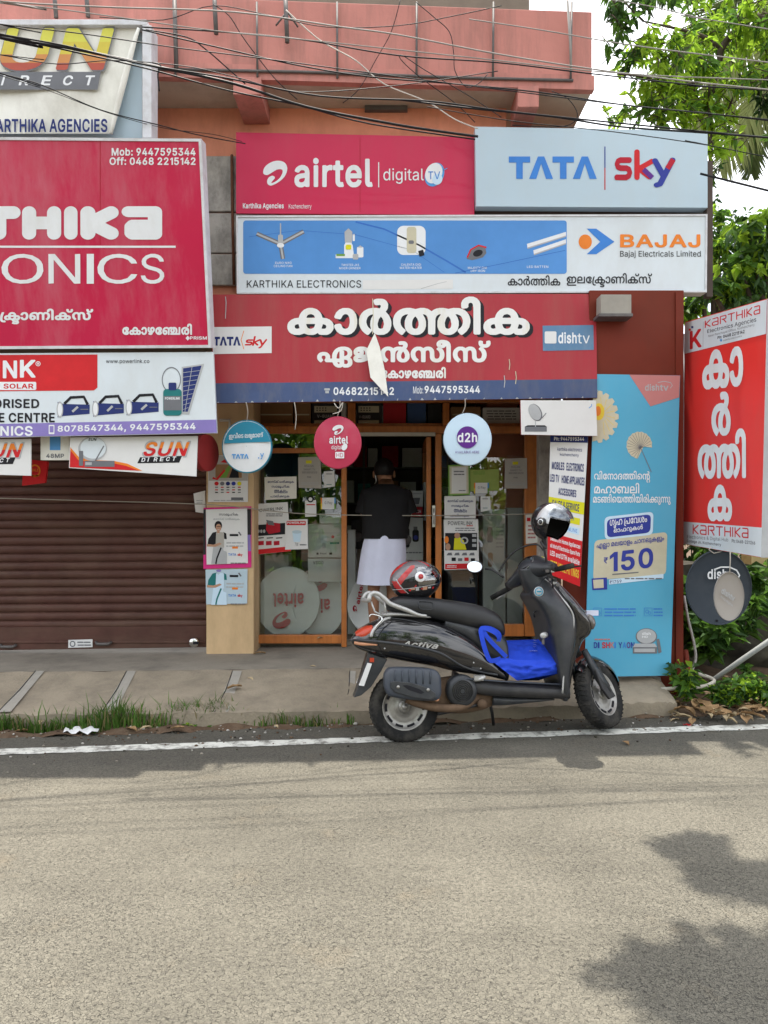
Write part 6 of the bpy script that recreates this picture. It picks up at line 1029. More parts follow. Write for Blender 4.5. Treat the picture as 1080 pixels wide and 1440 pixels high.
a.rect('mixer_picture', 486, 344, 494, 351, 'ink_acid', 3, 2); a.rect('mixer_picture', 473, 357, 485, 360, 'ink_green', 3); a.rect('mixer_picture', 502, 347, 511, 362, 'ink_white', 1, 2); a.rect('mixer_picture', 496, 357, 504, 365, 'ink_pale', 2, 2); a.poly('mixer_picture', [(503, 348), (506.5, 345), (510, 348)], 'ink_pale', 2)
a.rect('heater_picture', 558.5, 317.5, 598.5, 358.5, 'ink_white', 1, 9); a.rect('heater_picture', 572, 319, 585.5, 356, 'ink_beige', 2, 4); a.rect('heater_picture', 574.5, 338, 582, 343, 'ink_grey', 3, 2); a.poly('heater_picture', [(588, 353), (595, 351), (597, 359), (590, 361)], 'ink_black', 3)
a.poly('iron_picture', [(656, 364), (660, 352), (672, 346), (682, 346), (684, 356), (679, 362), (664, 366)], 'ink_grey', 1); a.line('iron_picture', [(657, 362), (662, 351), (673, 345), (684, 348)], 2.2, 'ink_red', 2); a.ell('iron_picture', 672, 356, 7, 4.5, 'ink_black', 2, -20)
for y in (0, 9): a.poly('tube_light_picture#%d' % y, [(741 + y, 343 + y), (796, 326 + y * 1.15), (796, 333 + y * 1.15), (742 + y, 350 + y)], 'ink_white', 1); a.poly('tube_light_picture#%d' % y, [(742 + y, 348 + y), (796, 331.2 + y * 1.15), (796, 333 + y * 1.15), (742 + y, 350 + y)], 'ink_pale', 2)
for t, x0, x1, y in (('EURO NXG', 387, 410, 368), ('CEILING FAN', 385, 411, 372.5), ('TWISTER JX3', 480, 505, 371), ('MIXER GRINDER', 477, 507, 375.5), ('CALENTA DIGI', 564, 592, 370.5), ('WATER HEATER', 562, 593, 375), ('MAJESTY ONE', 658, 685, 375), ('DRY IRON', 662, 682, 379.3), ('LED BATTEN', 741, 771, 373.5)):
    a.text('caption', t, (x0, y, x1, y + 3.2), 'ink_white', 1, 'L')
a.ell('emblem', 823, 340, 9.3, 10.3, 'ink_orange', 0); a.poly('emblem', [(825, 321.5), (838.5, 321.5), (864, 340), (838.5, 357.5), (825, 357.5), (844, 340)], 'ink_blue', 0)
a.text('lettering', 'BAJAJ', (872, 329.5, 985, 348), 'ink_orange'); a.text('lettering', 'Bajaj Electricals Limited', (872, 352.5, 985.5, 363), 'ink_black', 1, 'L')
a.text('lettering', 'KARTHIKA ELECTRONICS', (347, 394, 508, 404.5), 'ink_black', 1, 'L')
a.word('lettering', 'karthikam', (714, 387, 788, 401.5), 'ink_black'); a.word('lettering', 'electronics', (797, 384, 917, 404), 'ink_black')
a.rect('tape', 510, 394, 637, 407, 'paper_white', 0, 0, -1); a.line('tape', [(592, 406), (615, 399), (628, 396)], .7, 'ink_pale', 1); a.done()
b = MB().box((at(668, 0, 6.29).x, 6.285, at(0, 405, 6.29).z), (at(992, 0, 6.29).x, 6.34, at(0, 190, 6.29).z), 'soot_wood').box((at(992.5, 0, 6.2).x, 6.18, at(0, 418, 6.2).z), (at(1001, 0, 6.2).x, 6.25, at(0, 228, 6.2).z), 'soot_wood')
obj('sign_backing', b, None, 'dark weathered timber backing and end post behind the two right hand boards', 'sign backing')
b = MB().box((at(845, 414, 5.93).x, 5.93, at(0, 441, 5.93).z), (at(888, 414, 5.93).x, 6.06, at(0, 414, 5.93).z), 'joint_cement').box((at(841, 441, 5.93).x, 5.91, at(0, 446, 5.93).z), (at(889, 441, 5.93).x, 6.07, at(0, 441.5, 5.93).z), 'grey_iron')
obj('meter_box', b, None, 'dirty white meter box hanging under the right half of the appliance board', 'meter box', bevel=.004)

# long painted tin board over the shop
TS = [6.10, 6.10, 6.02, 6.02]
root, a = board('tin_board', 'faded red tin board with large shadowed malayalam letters and a dull blue foot band', 'sign board',
                [(297, 414.2), (838, 413.2), (840, 559.5), (299, 567)], TS, 'sign_red', 'rusty', .025)
a.poly('foot_band', [(299, 539), (839.6, 533), (840, 559.3), (299.2, 566.8)], 'band_blue', 0)
a.word('letter_shadow', 'karthika', [(409, 421), (750, 421), (750, 474.5), (409, 474.5)], 'ink_black', 1)
a.word('lettering', 'karthika', (404, 417, 745, 471), 'ink_aged', 3)
a.word('lettering', 'agencies', (446, 478, 690, 517), 'ink_aged', 2); a.word('lettering', 'town', (536, 516, 627, 532), 'ink_aged', 2)
a.text('lettering', '04682215142', (469, 544.5, 554, 555.5), 'ink_white', 2); a.rect('lettering', 456, 546, 464, 549, 'ink_pale', 2, 1); a.rect('lettering', 457.5, 549.5, 462.5, 553, 'ink_pale', 2)
a.text('lettering', 'Mob:', (581, 543.5, 595, 553.5), 'ink_white', 2, 'L'); a.text('lettering', '9447595344', (597, 542.5, 675, 553), 'ink_white', 2)
a.poly('white_sticker', [(299, 460), (382, 459), (382, 496.5), (299.3, 498)], 'paper_white', 1)
tata(a, 'white_sticker', 300, 473.5, 338, 486, 'ink_navy', 2); a.line('white_sticker', [(343, 465), (339, 478), (343, 491)], 1, 'ink_orange', 2)
a.text('sticker_lettering', 'sky', ital(343, 472.5, 373, 490, 4), 'ink_red', 2, '_')
a.poly('blue_sticker', [(763, 458), (834.5, 457), (835, 492), (763.5, 493.5)], 'sticker_blue', 1)
a.rect('blue_sticker', 766, 466, 782.5, 483, 'paper_white', 2, 2); a.text('sticker_lettering', 'dish', (785, 467, 811, 483), 'ink_white', 2); a.text('sticker_lettering', 'tv', (812, 469, 829.5, 483), 'ink_white', 2, 'L')
for x0, y0, y1, m_ in ((317, 402, 448, 'ink_pale'), (716, 505, 520, 'ink_beige'), (725, 522, 540, 'ink_beige'), (709, 528, 545, 'ink_pale'), (524, 420, 470, 'ink_beige')): a.line('stain', [(x0, max(y0, 417)), (x0 + 1, (y0 + y1) / 2), (x0, y1)], 1.1, m_, 4)
for k in range(26):
    x = 305 + k * 20.7 + 6 * math.sin(k * 7); yb = 566.6 - (x - 299) * .0135; a.poly('stain', [(x, yb), (x + 3 + 2 * math.sin(k), yb), (x + 2, yb - 2 - 1.5 * abs(math.sin(k * 3)))], 'ink_pale', 4)
a.done()
pts = [a.pl.hit(527, 468, .012), a.pl.hit(515, 493, .05), a.pl.hit(521, 531, .07), a.pl.hit(546, 558, .03), a.pl.hit(541, 520, .02), a.pl.hit(534, 488, .015)]
mid = a.pl.hit(529, 505, .03)
obj('peeling_vinyl', MB().add(pts + [mid], [(0, 1, 6), (1, 2, 6), (2, 3, 4), (2, 4, 6), (4, 5, 6), (5, 0, 6)], 'flex_white', True), root)

# board with a dish picture under the tin board's right end
root, a = board('dish_picture_board', 'plain white board showing one small dish, hung under the right end of the tin board', 'sign board', [(732, 563), (838, 563), (840, 613), (733, 611)], 5.96, 'paper_white', 'sign_red', .03)
a.ell('dish_picture', 753, 580, 8.5, 13, 'ink_grey', 0, -28); a.ell('dish_picture', 752, 579.5, 7.8, 12.2, 'ink_pale', 1, -28); a.line('dish_picture', [(762, 588), (768, 581)], 1, 'ink_grey', 2); a.rect('dish_picture', 738, 600, 769, 607, 'ink_grey', 0); a.line('dish_picture', [(753, 592), (753, 600)], 1.2, 'ink_pale', 1); a.poly('dish_picture', [(738, 600), (742, 598), (766, 598), (769, 600)], 'ink_black', 0); a.line('dish_picture', [(828, 574), (832, 571), (832, 568)], 1, 'ink_skyblue', 0); a.done()

# ---------------------------------------------------------------- round hanging signs
DISCS = []
def disc(name, label, cx, cy, rx, ry, Y, face, rim, yaw=0):
    c = at(cx, cy, Y); r = rx / FPX * Y; k = ry / rx; n = V((math.sin(rad(yaw)), -math.cos(rad(yaw)), 0)); rt = V((math.cos(rad(yaw)), math.sin(rad(yaw)), 0))
    root = thing(name, c - V((0, 0, r * k)), label, 'round sign', 'round hanging signs'); b = MB(); N = 48
    ring = lambda f, o: [c + rt * (r * f * math.cos(6.2832 * i / N)) + V((0, 0, r * k * f * math.sin(6.2832 * i / N))) + n * o for i in range(N)]
    b.rings([ring(.95, -.04), ring(1, -.035), ring(1, .012), ring(.985, .020), ring(.955, .020)], rim, True, True)
    obj('rim', b, root); f = MB().rings([ring(.955, .0205), ring(.6, .032), ring(.25, .037), ring(.01, .038)], face, True, False); obj('face', f, root)
    a = Art(Plane(c + n * .04, n), root); DISCS.append(root); return root, a
root, a = disc('round_sign', 'round sign half teal half white, nearest the cream pillar', 347.7, 628, 35.2, 37.5, 6.15, 'ink_white', 'disc_cyan')
up = [(347.7 + 33 * math.cos(rad(t)), 628 + 35.4 * math.sin(rad(t))) for t in range(187, 352, 6)]; a.poly('colour_block', up, 'disc_cyan', 0)
a.word('lettering', 'availhere', [(322, 609), (370, 607), (370.5, 617), (322, 619)], 'ink_white', 1); tata(a, 'lettering', 326, 638.5, 349.5, 645, 'ink_skyblue'); a.text('lettering', 'y', (366, 637, 371, 646), 'ink_skyblue', 1, '_'); a.rect('lettering', 363, 643, 364.4, 645, 'ink_skyblue', 1); a.done()
root, a = disc('round_sign', 'round crimson sign with white swirl and HD label, left of the doorway', 475, 622.5, 33.5, 37, 6.12, 'disc_red', 'disc_red')
swirl(a, 'emblem', (467.5, 597.5, 483, 611.5), 'ink_white'); a.text('lettering', 'airtel', (463, 613, 489.5, 624), 'ink_white'); a.text('lettering', 'digital', (466, 626, 481, 633.5), 'ink_white', 1, 'L'); a.ell('emblem', 484.5, 628.5, 3.6, 5.2, 'ink_white', 1, 25)
a.rect('lettering', 471.5, 635.5, 484, 644.5, 'ink_white', 1, 1); a.text('lettering', 'HD', (473, 637, 482.5, 643), 'disc_red', 2, 'L'); a.done()
root, a = disc('round_sign', 'round pale blue sign with a purple disc in its middle, right of the doorway', 657.3, 618, 34, 37, 6.1, 'disc_white', 'disc_white')
a.ell('emblem', 657.3, 615, 15, 15.5, 'ink_purple', 0); a.text('lettering', 'd2h', (643.5, 608.5, 671, 622), 'ink_white', 1); a.text('lettering', 'AVAILABLE HERE', (640, 634, 674, 637.5), 'ink_purple', 1, 'L'); a.done()
root, a = disc('round_sign', 'dark red round sign seen nearly edge on beside the pillar top', 290, 637, 25, 26, 6.2, 'disc_maroon', 'disc_maroon', 66)
a.done()
for k, (x, y0, x1, y1) in enumerate(((346, 566, 347, 591), (478, 564, 474, 586), (654, 561, 650, 582), (414, 566, 415, 604))):
    b = MB().tube(smooth_path([at(x, y0, 6.0), at((x + x1) / 2 + 2, (y0 + y1) / 2, 6.06), at(x1, y1, 6.12)], 4), .004, 'cable_white', 5)
    if k == 1: b.tube(smooth_path([at(470, 567, 6.0), at(476, 574, 6.0), at(482, 566, 6.0), at(479, 578, 6.02), at(468, 582, 6.05)], 4), .004, 'cable_white', 5)
    if k < 3: obj('cord', b, DISCS[k])
    else: obj('loose_string', b, None, 'loose pale string hanging between the teal and crimson round signs', 'string')

# ---------------------------------------------------------------- rust red cabinet with the blue poster, slanted notice board, projecting blade sign
cb = thing('side_cabinet', at(900, 980, 6.1), 'rust red sheet metal cabinet at the right end of the shop', 'cabinet')
c0 = at(829, 0, 6.08).x; c1 = at(962, 0, 6.08).x; zt_ = at(0, 408, 6.08).z
obj('body', MB().hexa([(c0, 6.08, zt_), (c1, 6.08, zt_), (c1 - .02, 6.08, .02), (c0 - .05, 6.08, .02), (c0, 7.0, zt_), (c1, 7.0, zt_), (c1, 7.0, .02), (c0, 7.0, .02)], 'rust_red'), cb, bevel=.006)
obj('edge_trim', MB().box((c1 - .07, 6.064, .05), (c1 - .012, 6.079, zt_ - .02), 'rust_red'), cb)
obj('foot_strut', MB().tube([at(964, 915, 6.2), at(971, 972, 6.0)], .022, 'rust_red', 8), cb)
root, a = board('blue_poster', 'tall light blue poster board with a price panel and a pink corner', 'poster', [(836, 526), (956.5, 528), (943, 950), (822, 952)], [6.05, 6.05, 5.92, 5.92], 'poster_blue', 'poster_blue', .012)
a.poly('colour_block', [(885, 526.8), (956.3, 528.2), (955, 558.7), (914.6, 571.5)], 'ink_salmon', 0)
a.text('lettering', 'dish', (907, 540, 927, 549.5), 'ink_pale', 1); a.text('lettering', 'tv', (928, 541, 940, 549.5), 'ink_pale', 1); a.line('lettering', [(925, 538), (934, 536.2), (943, 538), (945.5, 542), (942.5, 546)], 1, 'ink_pale', 1)
fl = [(838.5, 549), (841, 548)]
for k in range(9):
    t0 = -90 + k * 20; r = 31
    fl += [(839 + (r - 5) * math.cos(rad(t0 + 1)), 586 + (r + 2) * math.sin(rad(t0 + 1)))] + [(839 + r * math.cos(rad(t0 + q)), 586 + (r + 6) * math.sin(rad(t0 + q))) for q in (5, 10, 15)] + [(839 + (r - 5) * math.cos(rad(t0 + 19)), 586 + (r + 2) * math.sin(rad(t0 + 19)))]
a.poly('flower_picture', fl + [(833, 621), (834, 549)], 'ink_beige', 0); a.ell('flower_picture', 842, 579, 8, 12, 'ink_yellow', 1); a.ell('flower_picture', 841, 578, 4, 7, 'ink_orange', 2)
for k in range(8): t = rad(-80 + k * 21); a.line('flower_picture', [(845 + 8 * math.cos(t), 584 + 10 * math.sin(t)), (840 + 25 * math.cos(t), 586 + 28 * math.sin(t))], .5, 'ink_yellow', 1)
fan = [(897, 644)] + [(899 + (17.5 + .8 * (k % 2)) * math.cos(rad(t)), 626 + (18.5 + .8 * (k % 2)) * math.sin(rad(t))) for k, t in enumerate(range(95, 372, 11))] + [(905, 628)]
a.poly('parasol_picture', fan, 'ink_beige', 0)
for t in range(100, 365, 15): a.line('parasol_picture', [(901, 630), (899 + 17 * math.cos(rad(t)), 626 + 18 * math.sin(rad(t)))], .5, 'ink_grey', 1)
a.line('parasol_picture', [(901, 630), (916, 664)], 1, 'ink_grey', 1)
a.word('lettering', 'p1', (835.5, 662, 914, 679), 'ink_white'); a.word('lettering', 'p2', (835.5, 679, 899, 694), 'ink_white'); a.word('lettering', 'p3', (834, 694.5, 943, 710), 'ink_white')
def rq(part, q, mat, lay, r=.12):
    pts = []
    for i in range(4):
        p, b0, b1 = V((*q[i], 0)), V((*q[i - 1], 0)), V((*q[(i + 1) % 4], 0)); d0 = (b0 - p).normalized(); d1 = (b1 - p).normalized(); rr = 7 * r / .12
        A, B = p + d0 * rr, p + d1 * rr
        for k in range(6): t = k / 5; s = A * (1 - t) ** 2 + p * 2 * t * (1 - t) + B * t * t; pts.append((s.x, s.y))
    a.poly(part, pts, mat, lay)
rq('price_panel', [(836, 760), (938.5, 748), (936.5, 808), (834, 816)], 'ink_beige', 0)
rq('badge', [(850, 727), (919, 719.5), (918, 752), (850.5, 759)], 'disc_white', 1); rq('badge', [(853.5, 730.5), (915.5, 723), (914.5, 749), (853.5, 756)], 'ink_indigo', 2)
a.word('lettering', 'p4', [(857.5, 731), (910, 726), (910, 738), (857.5, 744)], 'ink_white', 3); a.word('lettering', 'p5', [(863, 742), (904, 737), (904, 746), (863, 751)], 'ink_white', 3)
a.word('lettering', 'p6', [(839, 765), (934, 754), (934, 763), (839, 774)], 'ink_indigo', 3)
a.text('lettering', '₹', [(849, 784), (855, 783.5), (855, 792), (849, 792.5)], 'ink_indigo', 3, 'L'); a.text('lettering', '150', [(857.5, 776), (918.5, 769.5), (918.5, 798), (857.5, 805)], 'ink_indigo', 3)
a.rect('lettering', 861, 807, 898, 808.6, 'ink_grey', 3, 0, -3)
a.poly('icon', [(832, 813.5), (853.5, 812), (854, 829), (833, 830)], 'ink_indigo', 1); a.poly('icon', [(834, 815.5), (848.5, 814.5), (849, 826.5), (835, 827.5)], 'ink_beige', 2)
a.poly('price_panel', [(856.5, 815), (933, 807), (933, 813.5), (856.5, 822)], 'disc_white', 1); a.text('lettering', '₹1759', [(857.5, 816.5), (874, 815), (874, 819.5), (857.5, 821)], 'ink_navy', 3, 'L'); a.scrib('lettering', 877, 812.5, 931, 814.5, 'ink_grey', 3, 1, 9, 7)
for x0, x1, w, rws in ((835, 846, 46, 3), (906, 917, 13, 3)):
    a.line('icon#%d' % x0, [(x0, 855), (x1, 855), (x1, 866), (x0, 866)], .7, 'ink_blue', 1, True); a.ell('icon#%d' % x0, x0 + 4, 860, 2.4, 2.6, 'ink_blue', 1, hole=.7); a.ell('icon#%d' % x0, x0 + 7.5, 862, 2, 2.2, 'ink_blue', 1, hole=.7); a.scrib('lettering', x1 + 2, 855, x1 + 2 + w, 866.5, 'ink_blue', 1, rws, x0, 4)
cols = ['ink_indigo', 'ink_indigo', 'ink_red', 'ink_red', 'ink_salmon', 'ink_blue', 'ink_indigo', 'ink_blue', 'ink_purple', 'ink_indigo']
for k, ch in enumerate('DISHKIYAON'): a.text('lettering', ch, (835 + k * 5.8, 903, 835 + k * 5.8 + (2.2 if ch == 'I' else 5), 911.5), cols[k], 1)
a.scrib('lettering', 836, 898, 858, 900, 'ink_salmon', 1, 1, 4, 3)
a.ell('dish_picture', 909, 895, 15, 11.5, 'ink_grey', 0); a.ell('dish_picture', 909, 894.5, 13.6, 10.2, 'ink_pale', 1); a.text('dish_picture', 'dish', (903, 889, 915, 893), 'ink_white', 2); a.text('dish_picture', 'HD', (903, 894, 911, 897), 'ink_white', 2)
a.poly('dish_picture', [(890, 910), (893, 905), (921, 905), (924, 910)], 'ink_pale', 2); a.rect('dish_picture', 890, 910, 924, 919, 'ink_grey', 2); a.rect('dish_picture', 892, 912, 921, 917, 'ink_pale', 3); a.poly('dish_picture', [(923, 899), (927, 898), (930.5, 917), (926, 919)], 'ink_grey', 3); a.done()

root, a = board('notice_board', 'narrow leaning notice board with blue capitals, a yellow band and a red foot', 'notice board', [(774, 612), (827, 612), (815.5, 825), (769, 806)], [6.12, 6.03, 6.00, 6.10], 'paper_white', 'paper_white', .015)
def nb(x, y): # notice board coordinates 0..1
    L0 = V((774 - 5 * y, 612 + 194 * y, 0)); R0 = V((827 - 11.5 * y, 612 + 213 * y, 0)); p = L0.lerp(R0, x); return (p.x, p.y)
def nq(x0, y0, x1, y1): return [nb(x0, y0), nb(x1, y0), nb(x1, y1), nb(x0, y1)]
a.poly('head_band', nq(0, 0, 1, .05), 'ink_navy', 0); a.text('lettering', 'Ph: 9447595344', nq(.1, .012, .9, .038), 'ink_white')
a.text('lettering', 'karthika electronics', nq(.2, .085, .86, .11), 'ink_navy', 1, 'L'); a.text('lettering', 'kozhencherry', nq(.27, .125, .78, .15), 'ink_navy', 1, 'L')
a.text('lettering', 'MOBILES', nq(.06, .19, .40, .245), 'ink_navy'); a.text('lettering', 'ELECTRONICS', nq(.46, .19, .93, .245), 'ink_navy'); a.text('lettering', 'LED TV', nq(.02, .28, .27, .335), 'ink_navy'); a.text('lettering', 'HOME APPLIANCES', nq(.34, .28, .97, .335), 'ink_navy'); a.text('lettering', 'ACCESSORIES', nq(.26, .37, .76, .42), 'ink_navy')
a.poly('yellow_band', nq(0, .445, 1, .525), 'ink_acid', 0); a.text('lettering', 'SALES & SERVICE', nq(.1, .462, .86, .512), 'ink_navy')
a.poly('yellow_label', nq(.12, .555, .9, .60), 'ink_acid', 0); a.poly('blue_label', nq(.12, .62, .9, .665), 'disc_white', 0); a.text('lettering', 'ONLINE', nq(.5, .63, .84, .655), 'ink_blue', 1, 'L')
a.poly('colour_block', nq(0, .70, 1, 1), 'ink_red', 0)
for k, t in enumerate(('Dealers in Home Appliances', 'all kind of Electronics Spare Parts', 'LED and DTH available')): a.text('lettering', t, nq(.08, .725 + k * .05, .95, .762 + k * .05), 'ink_white')
a.text('lettering', 'FREE HOME FITTINGS', nq(.1, .895, .95, .95), 'ink_yellow'); a.done()

root, a = board('blade_sign', 'tall red projecting sign with four malayalam letters one below another', 'sign board', [(963, 453), (1079, 420), (1070, 784), (961, 765)], [6.22, 5.02, 5.02, 6.22], 'blade_red', 'ink_pale', .05)
a.poly('head_panel', [(963.3, 454), (1078.5, 421), (1077, 469.5), (962.8, 497.6)], 'board_white', 0); a.poly('foot_panel', [(961.5, 733.5), (1071.5, 742), (1070.2, 783.5), (961.2, 764.7)], 'board_white', 0)
a.word('lettering', 'ka', [(987.5, 494), (1045, 485.5), (1045, 543), (987.5, 548.5)], 'ink_white'); a.word('lettering', 'r', [(1000.5, 552), (1027.5, 550), (1027.5, 612.5), (1000.5, 613.5)], 'ink_white')
a.word('lettering', 'thi', [(981, 605), (1049, 602), (1049, 673), (981, 673.5)], 'ink_white'); a.word('lettering', 'k', [(995, 682), (1029.5, 681), (1029.5, 733), (995, 733)], 'ink_white')
a.text('lettering', 'KARTHIKA', [(974, 737.5), (1052.5, 742.5), (1052.5, 757), (974, 751)], 'ink_red', 1, 't'); a.text('lettering', 'Electronics & Digital Hub', [(966, 752), (1024, 756.5), (1024, 763), (966, 758)], 'ink_grey', 1, 'L'); a.text('lettering', 'Ph: 0468-2211266', [(1029, 758), (1062, 761), (1062, 766), (1029, 763)], 'ink_grey'); a.text('lettering', 'College Jn. Kozhencherry', [(966, 758.5), (1014, 764), (1014, 769), (966, 763.5)], 'ink_grey')
a.text('lettering', 'KARTHIKA', [(991, 451), (1069, 428.5), (1069, 441), (991, 461.5)], 'ink_red', 1, 't'); a.text('lettering', 'Electronics Agencies', [(994.5, 463.5), (1063.5, 445.5), (1063.5, 454), (994.5, 470)], 'ink_black', 1, 'L')
a.text('lettering', 'Near Panchayat Office, Kozhencherry', [(996, 471), (1061, 454.5), (1061, 459), (996, 475)], 'ink_grey', 1, 'L'); a.text('lettering', 'Ph: 0468 2215142', [(1009, 473), (1047, 463.5), (1047, 468.5), (1009, 477)], 'ink_black'); a.ell('lettering', 1014, 478.5, 1.8, 1.8, 'ink_skyblue', 1); a.text('lettering', 'karthika electronics', [(1017, 477.5), (1043, 471), (1043, 473.5), (1017, 480)], 'ink_grey', 1, 'L')
a.text('lettering', 'K', [(970, 466), (986, 462), (986.5, 488), (970, 491.5)], 'ink_red', 1); a.rect('lettering', 968.5, 462, 971.5, 465, 'ink_red', 1); a.rect('lettering', 972, 458.5, 975, 461.5, 'ink_navy', 1); a.line('lettering', [(989, 452), (988.6, 488)], .6, 'ink_pale', 1); a.done()
b = MB().tube([at(961, 470, 6.25), at(963, 560, 6.24), at(961, 660, 6.24), at(960, 760, 6.24)], .016, 'alu_frame', 8); obj('sign_post', b, root)

# ---------------------------------------------------------------- the scooter
P0 = V((.125, 5.04, 0)); HD = rad(9); LEAN = rad(6)
EX = V((math.cos(HD), math.sin(HD), 0)); er0 = V((math.sin(HD), -math.cos(HD), 0)); Z = V((0, 0, 1))
UP = Z * math.cos(LEAN) - er0 * math.sin(LEAN); ER = er0 * math.cos(LEAN) + Z * math.sin(LEAN)
def sc(u, t, w): return P0 + EX * u + ER * t + UP * w
def S(px, py, t=0.0):
    "photo pixel -> (length, height) on the scooter's upright plane t metres towards the eye's side"
    d = V(((px - 540) / FPX, 1, (720 - py) / FPX)); n = EX.cross(UP); p = P0 + ER * t
    q = EYE + d * (n.dot(p - EYE) / n.dot(d)) - P0
    return q.dot(EX), q.dot(UP)
def Sp(px, py, t): u, w = S(px, py, t); return sc(u, t, w)
def cat(st, k):
    "Catmull-Rom refinement of tuples"
    return [tuple(v) for v in _cr(st, k)]
def _cr(p, k):
    out = []
    for i in range(len(p) - 1):
        a, b, c, d = p[max(i - 1, 0)], p[i], p[i + 1], p[min(i + 2, len(p) - 1)]
        for j in range(k):
            t = j / k
            out.append([.5 * (2 * b[m] + (c[m] - a[m]) * t + (2 * a[m] - 5 * b[m] + 4 * c[m] - d[m]) * t * t + (3 * b[m] - a[m] - 3 * c[m] + d[m]) * t ** 3) for m in range(len(b))])
    return out + [list(p[-1])]
def ring_tw(u, w0, w1, hw, n=2.6, N=24, t0=0, un=0):
    wc, hh = (w0 + w1) / 2, (w0 - w1) / 2; R = []
    for i in range(N):
        a = 6.2832 * i / N; c, s = math.cos(a), math.sin(a)
        R.append(sc(u + un * s, t0 + hw * math.copysign(abs(c) ** (2 / n), c), wc + hh * math.copysign(abs(s) ** (2 / n), s)))
    return R
def loftx(mb, st, mat, n=2.6, k=4, t0=0.0, N=24):
    R = []
    for x, yt, yb, hw in cat(st, k):
        u0, w0 = S(x, yt, t0); u1, w1 = S(x, yb, t0); R.append(ring_tw((u0 + u1) / 2, w0, w1, max(hw, .004), n, N, t0))
    return mb.rings(R, mat, True, True)
def lofty(mb, st, mat, n=2.6, k=4, N=28, bow=0.0):
    R = []
    for y, xl, xr, hw in cat(st, k):
        u0, w0 = S(xl, y); u1, w1 = S(xr, y); uc, hu = (u0 + u1) / 2, (u1 - u0) / 2; w = (w0 + w1) / 2; r = []
        for i in range(N):
            a = 6.2832 * i / N; c, s = math.cos(a), math.sin(a); tt = math.copysign(abs(c) ** (2 / n), c)
            r.append(sc(uc + hu * math.copysign(abs(s) ** (2 / n), s) - bow * tt * tt, hw * tt, w))
        R.append(r)
    return mb.rings(R, mat, True, True)

scoot = thing('scooter', P0, 'black step through scooter leaning on its stand at the road edge, handlebar locked left', 'scooter')
def part(name, mb, parent=None, **k): return obj(name, mb, parent or scoot, **k)
# rear body, trim, lower panel
body_st = [(494, 897, 905, .025), (500, 889, 911, .06), (508, 882, 915, .085), (522, 874.5, 920, .115), (545, 867, 926, .145), (572, 867, 931, .165), (605, 870, 937, .175), (632, 880, 943, .168), (658, 895, 947, .152), (682, 917, 950, .138), (704, 943, 955, .125)]
part('rear_body', loftx(MB(), body_st, 'black_gloss', 2.7))
def body_hw(x):
    for a, b in zip(body_st, body_st[1:]):
        if a[0] <= x <= b[0]: return a[3] + (b[3] - a[3]) * (x - a[0]) / (b[0] - a[0])
    return body_st[-1][3]
def on_body(x, y, k=.985, extra=.002):
    for a, b in zip(body_st, body_st[1:]):
        if a[0] <= x <= b[0]:
            f = (x - a[0]) / (b[0] - a[0]); yt = a[1] + (b[1] - a[1]) * f; yb = a[2] + (b[2] - a[2]) * f
            s = abs((y - (yt + yb) / 2) / ((yb - yt) / 2)); s = min(s, .98)
            return Sp(x, y, body_hw(x) * (1 - s ** 2.7) ** (1 / 2.7) + extra)
    return Sp(x, y, .125 + extra)
trim = [(493, 900), (505, 900.5), (522, 901.5), (547, 904), (575, 908), (600, 913), (620, 919), (634, 927), (645, 934), (662, 941), (682, 946), (700, 949)]
tp = [on_body(x, y, extra=.004) for x, y in trim]
part('body_trim', MB().tube(smooth_path(tp, 4), .0085, 'grey_plastic', 8))
tr2 = [(547, 869), (566, 871), (590, 876), (615, 884), (640, 894), (660, 905), (676, 918), (686, 930)]
part('body_trim', MB().tube(smooth_path([on_body(x, y, extra=.002) for x, y in tr2], 4), .004, 'grey_plastic', 8))
# silver shoulder strip beside the tail
strip = [(522, 896), (524, 888), (531, 879), (541, 871), (550, 868.5)]
sp = [on_body(x, y, extra=.003) for x, y in strip]
part('shoulder_strip', MB().tube(smooth_path(sp, 4), [.007] + [.011] * 15 + [.006], 'rail_silver', 8))
# lettering on the side
G = layout('Activa', 'H'); ps = [p for g in G for c in g for p in c]; gx0 = min(p[0] for p in ps); gx1 = max(p[0] for p in ps); gy1 = max(p[1] for p in ps)
b = MB()
for g in G:
    cs = []
    for c in g:
        o = []
        for x, y in c:
            u = (x - gx0) / (gx1 - gx0); v = y / gy1
            o.append(on_body(565 + 49 * u + 5 * v, 908.5 + 3.5 * u - (7.5) * v, extra=.003))
        cs.append(o)
    b.poly(cs, 'rail_silver')
part('lettering', b)
for k, (x0, y0, x1, y1) in enumerate(((634, 913, 655, 921), (638, 919, 658, 927))):
    part('side_slot', MB().tube([on_body(x0 + (x1 - x0) * q / 4, y0 + (y1 - y0) * q / 4, extra=.0) for q in range(5)], .004, 'ink_black', 6))
part('panel_gap', MB().tube(smooth_path([on_body(x, y, extra=-.0005) for x, y in ((528, 903), (533, 893), (539, 884), (548, 876), (556, 870))], 3), .0022, 'ink_black', 5))
part('panel_gap', MB().tube(smooth_path([on_body(x, y, extra=-.0005) for x, y in ((529, 903), (534, 910), (537, 918), (538, 925))], 3), .0022, 'ink_black', 5))
for x, y in ((666, 932), (541, 912), (676, 940)): part('screw', MB().sphere(on_body(x, y), .006, .006, .006, 'rail_silver', 8, 6))
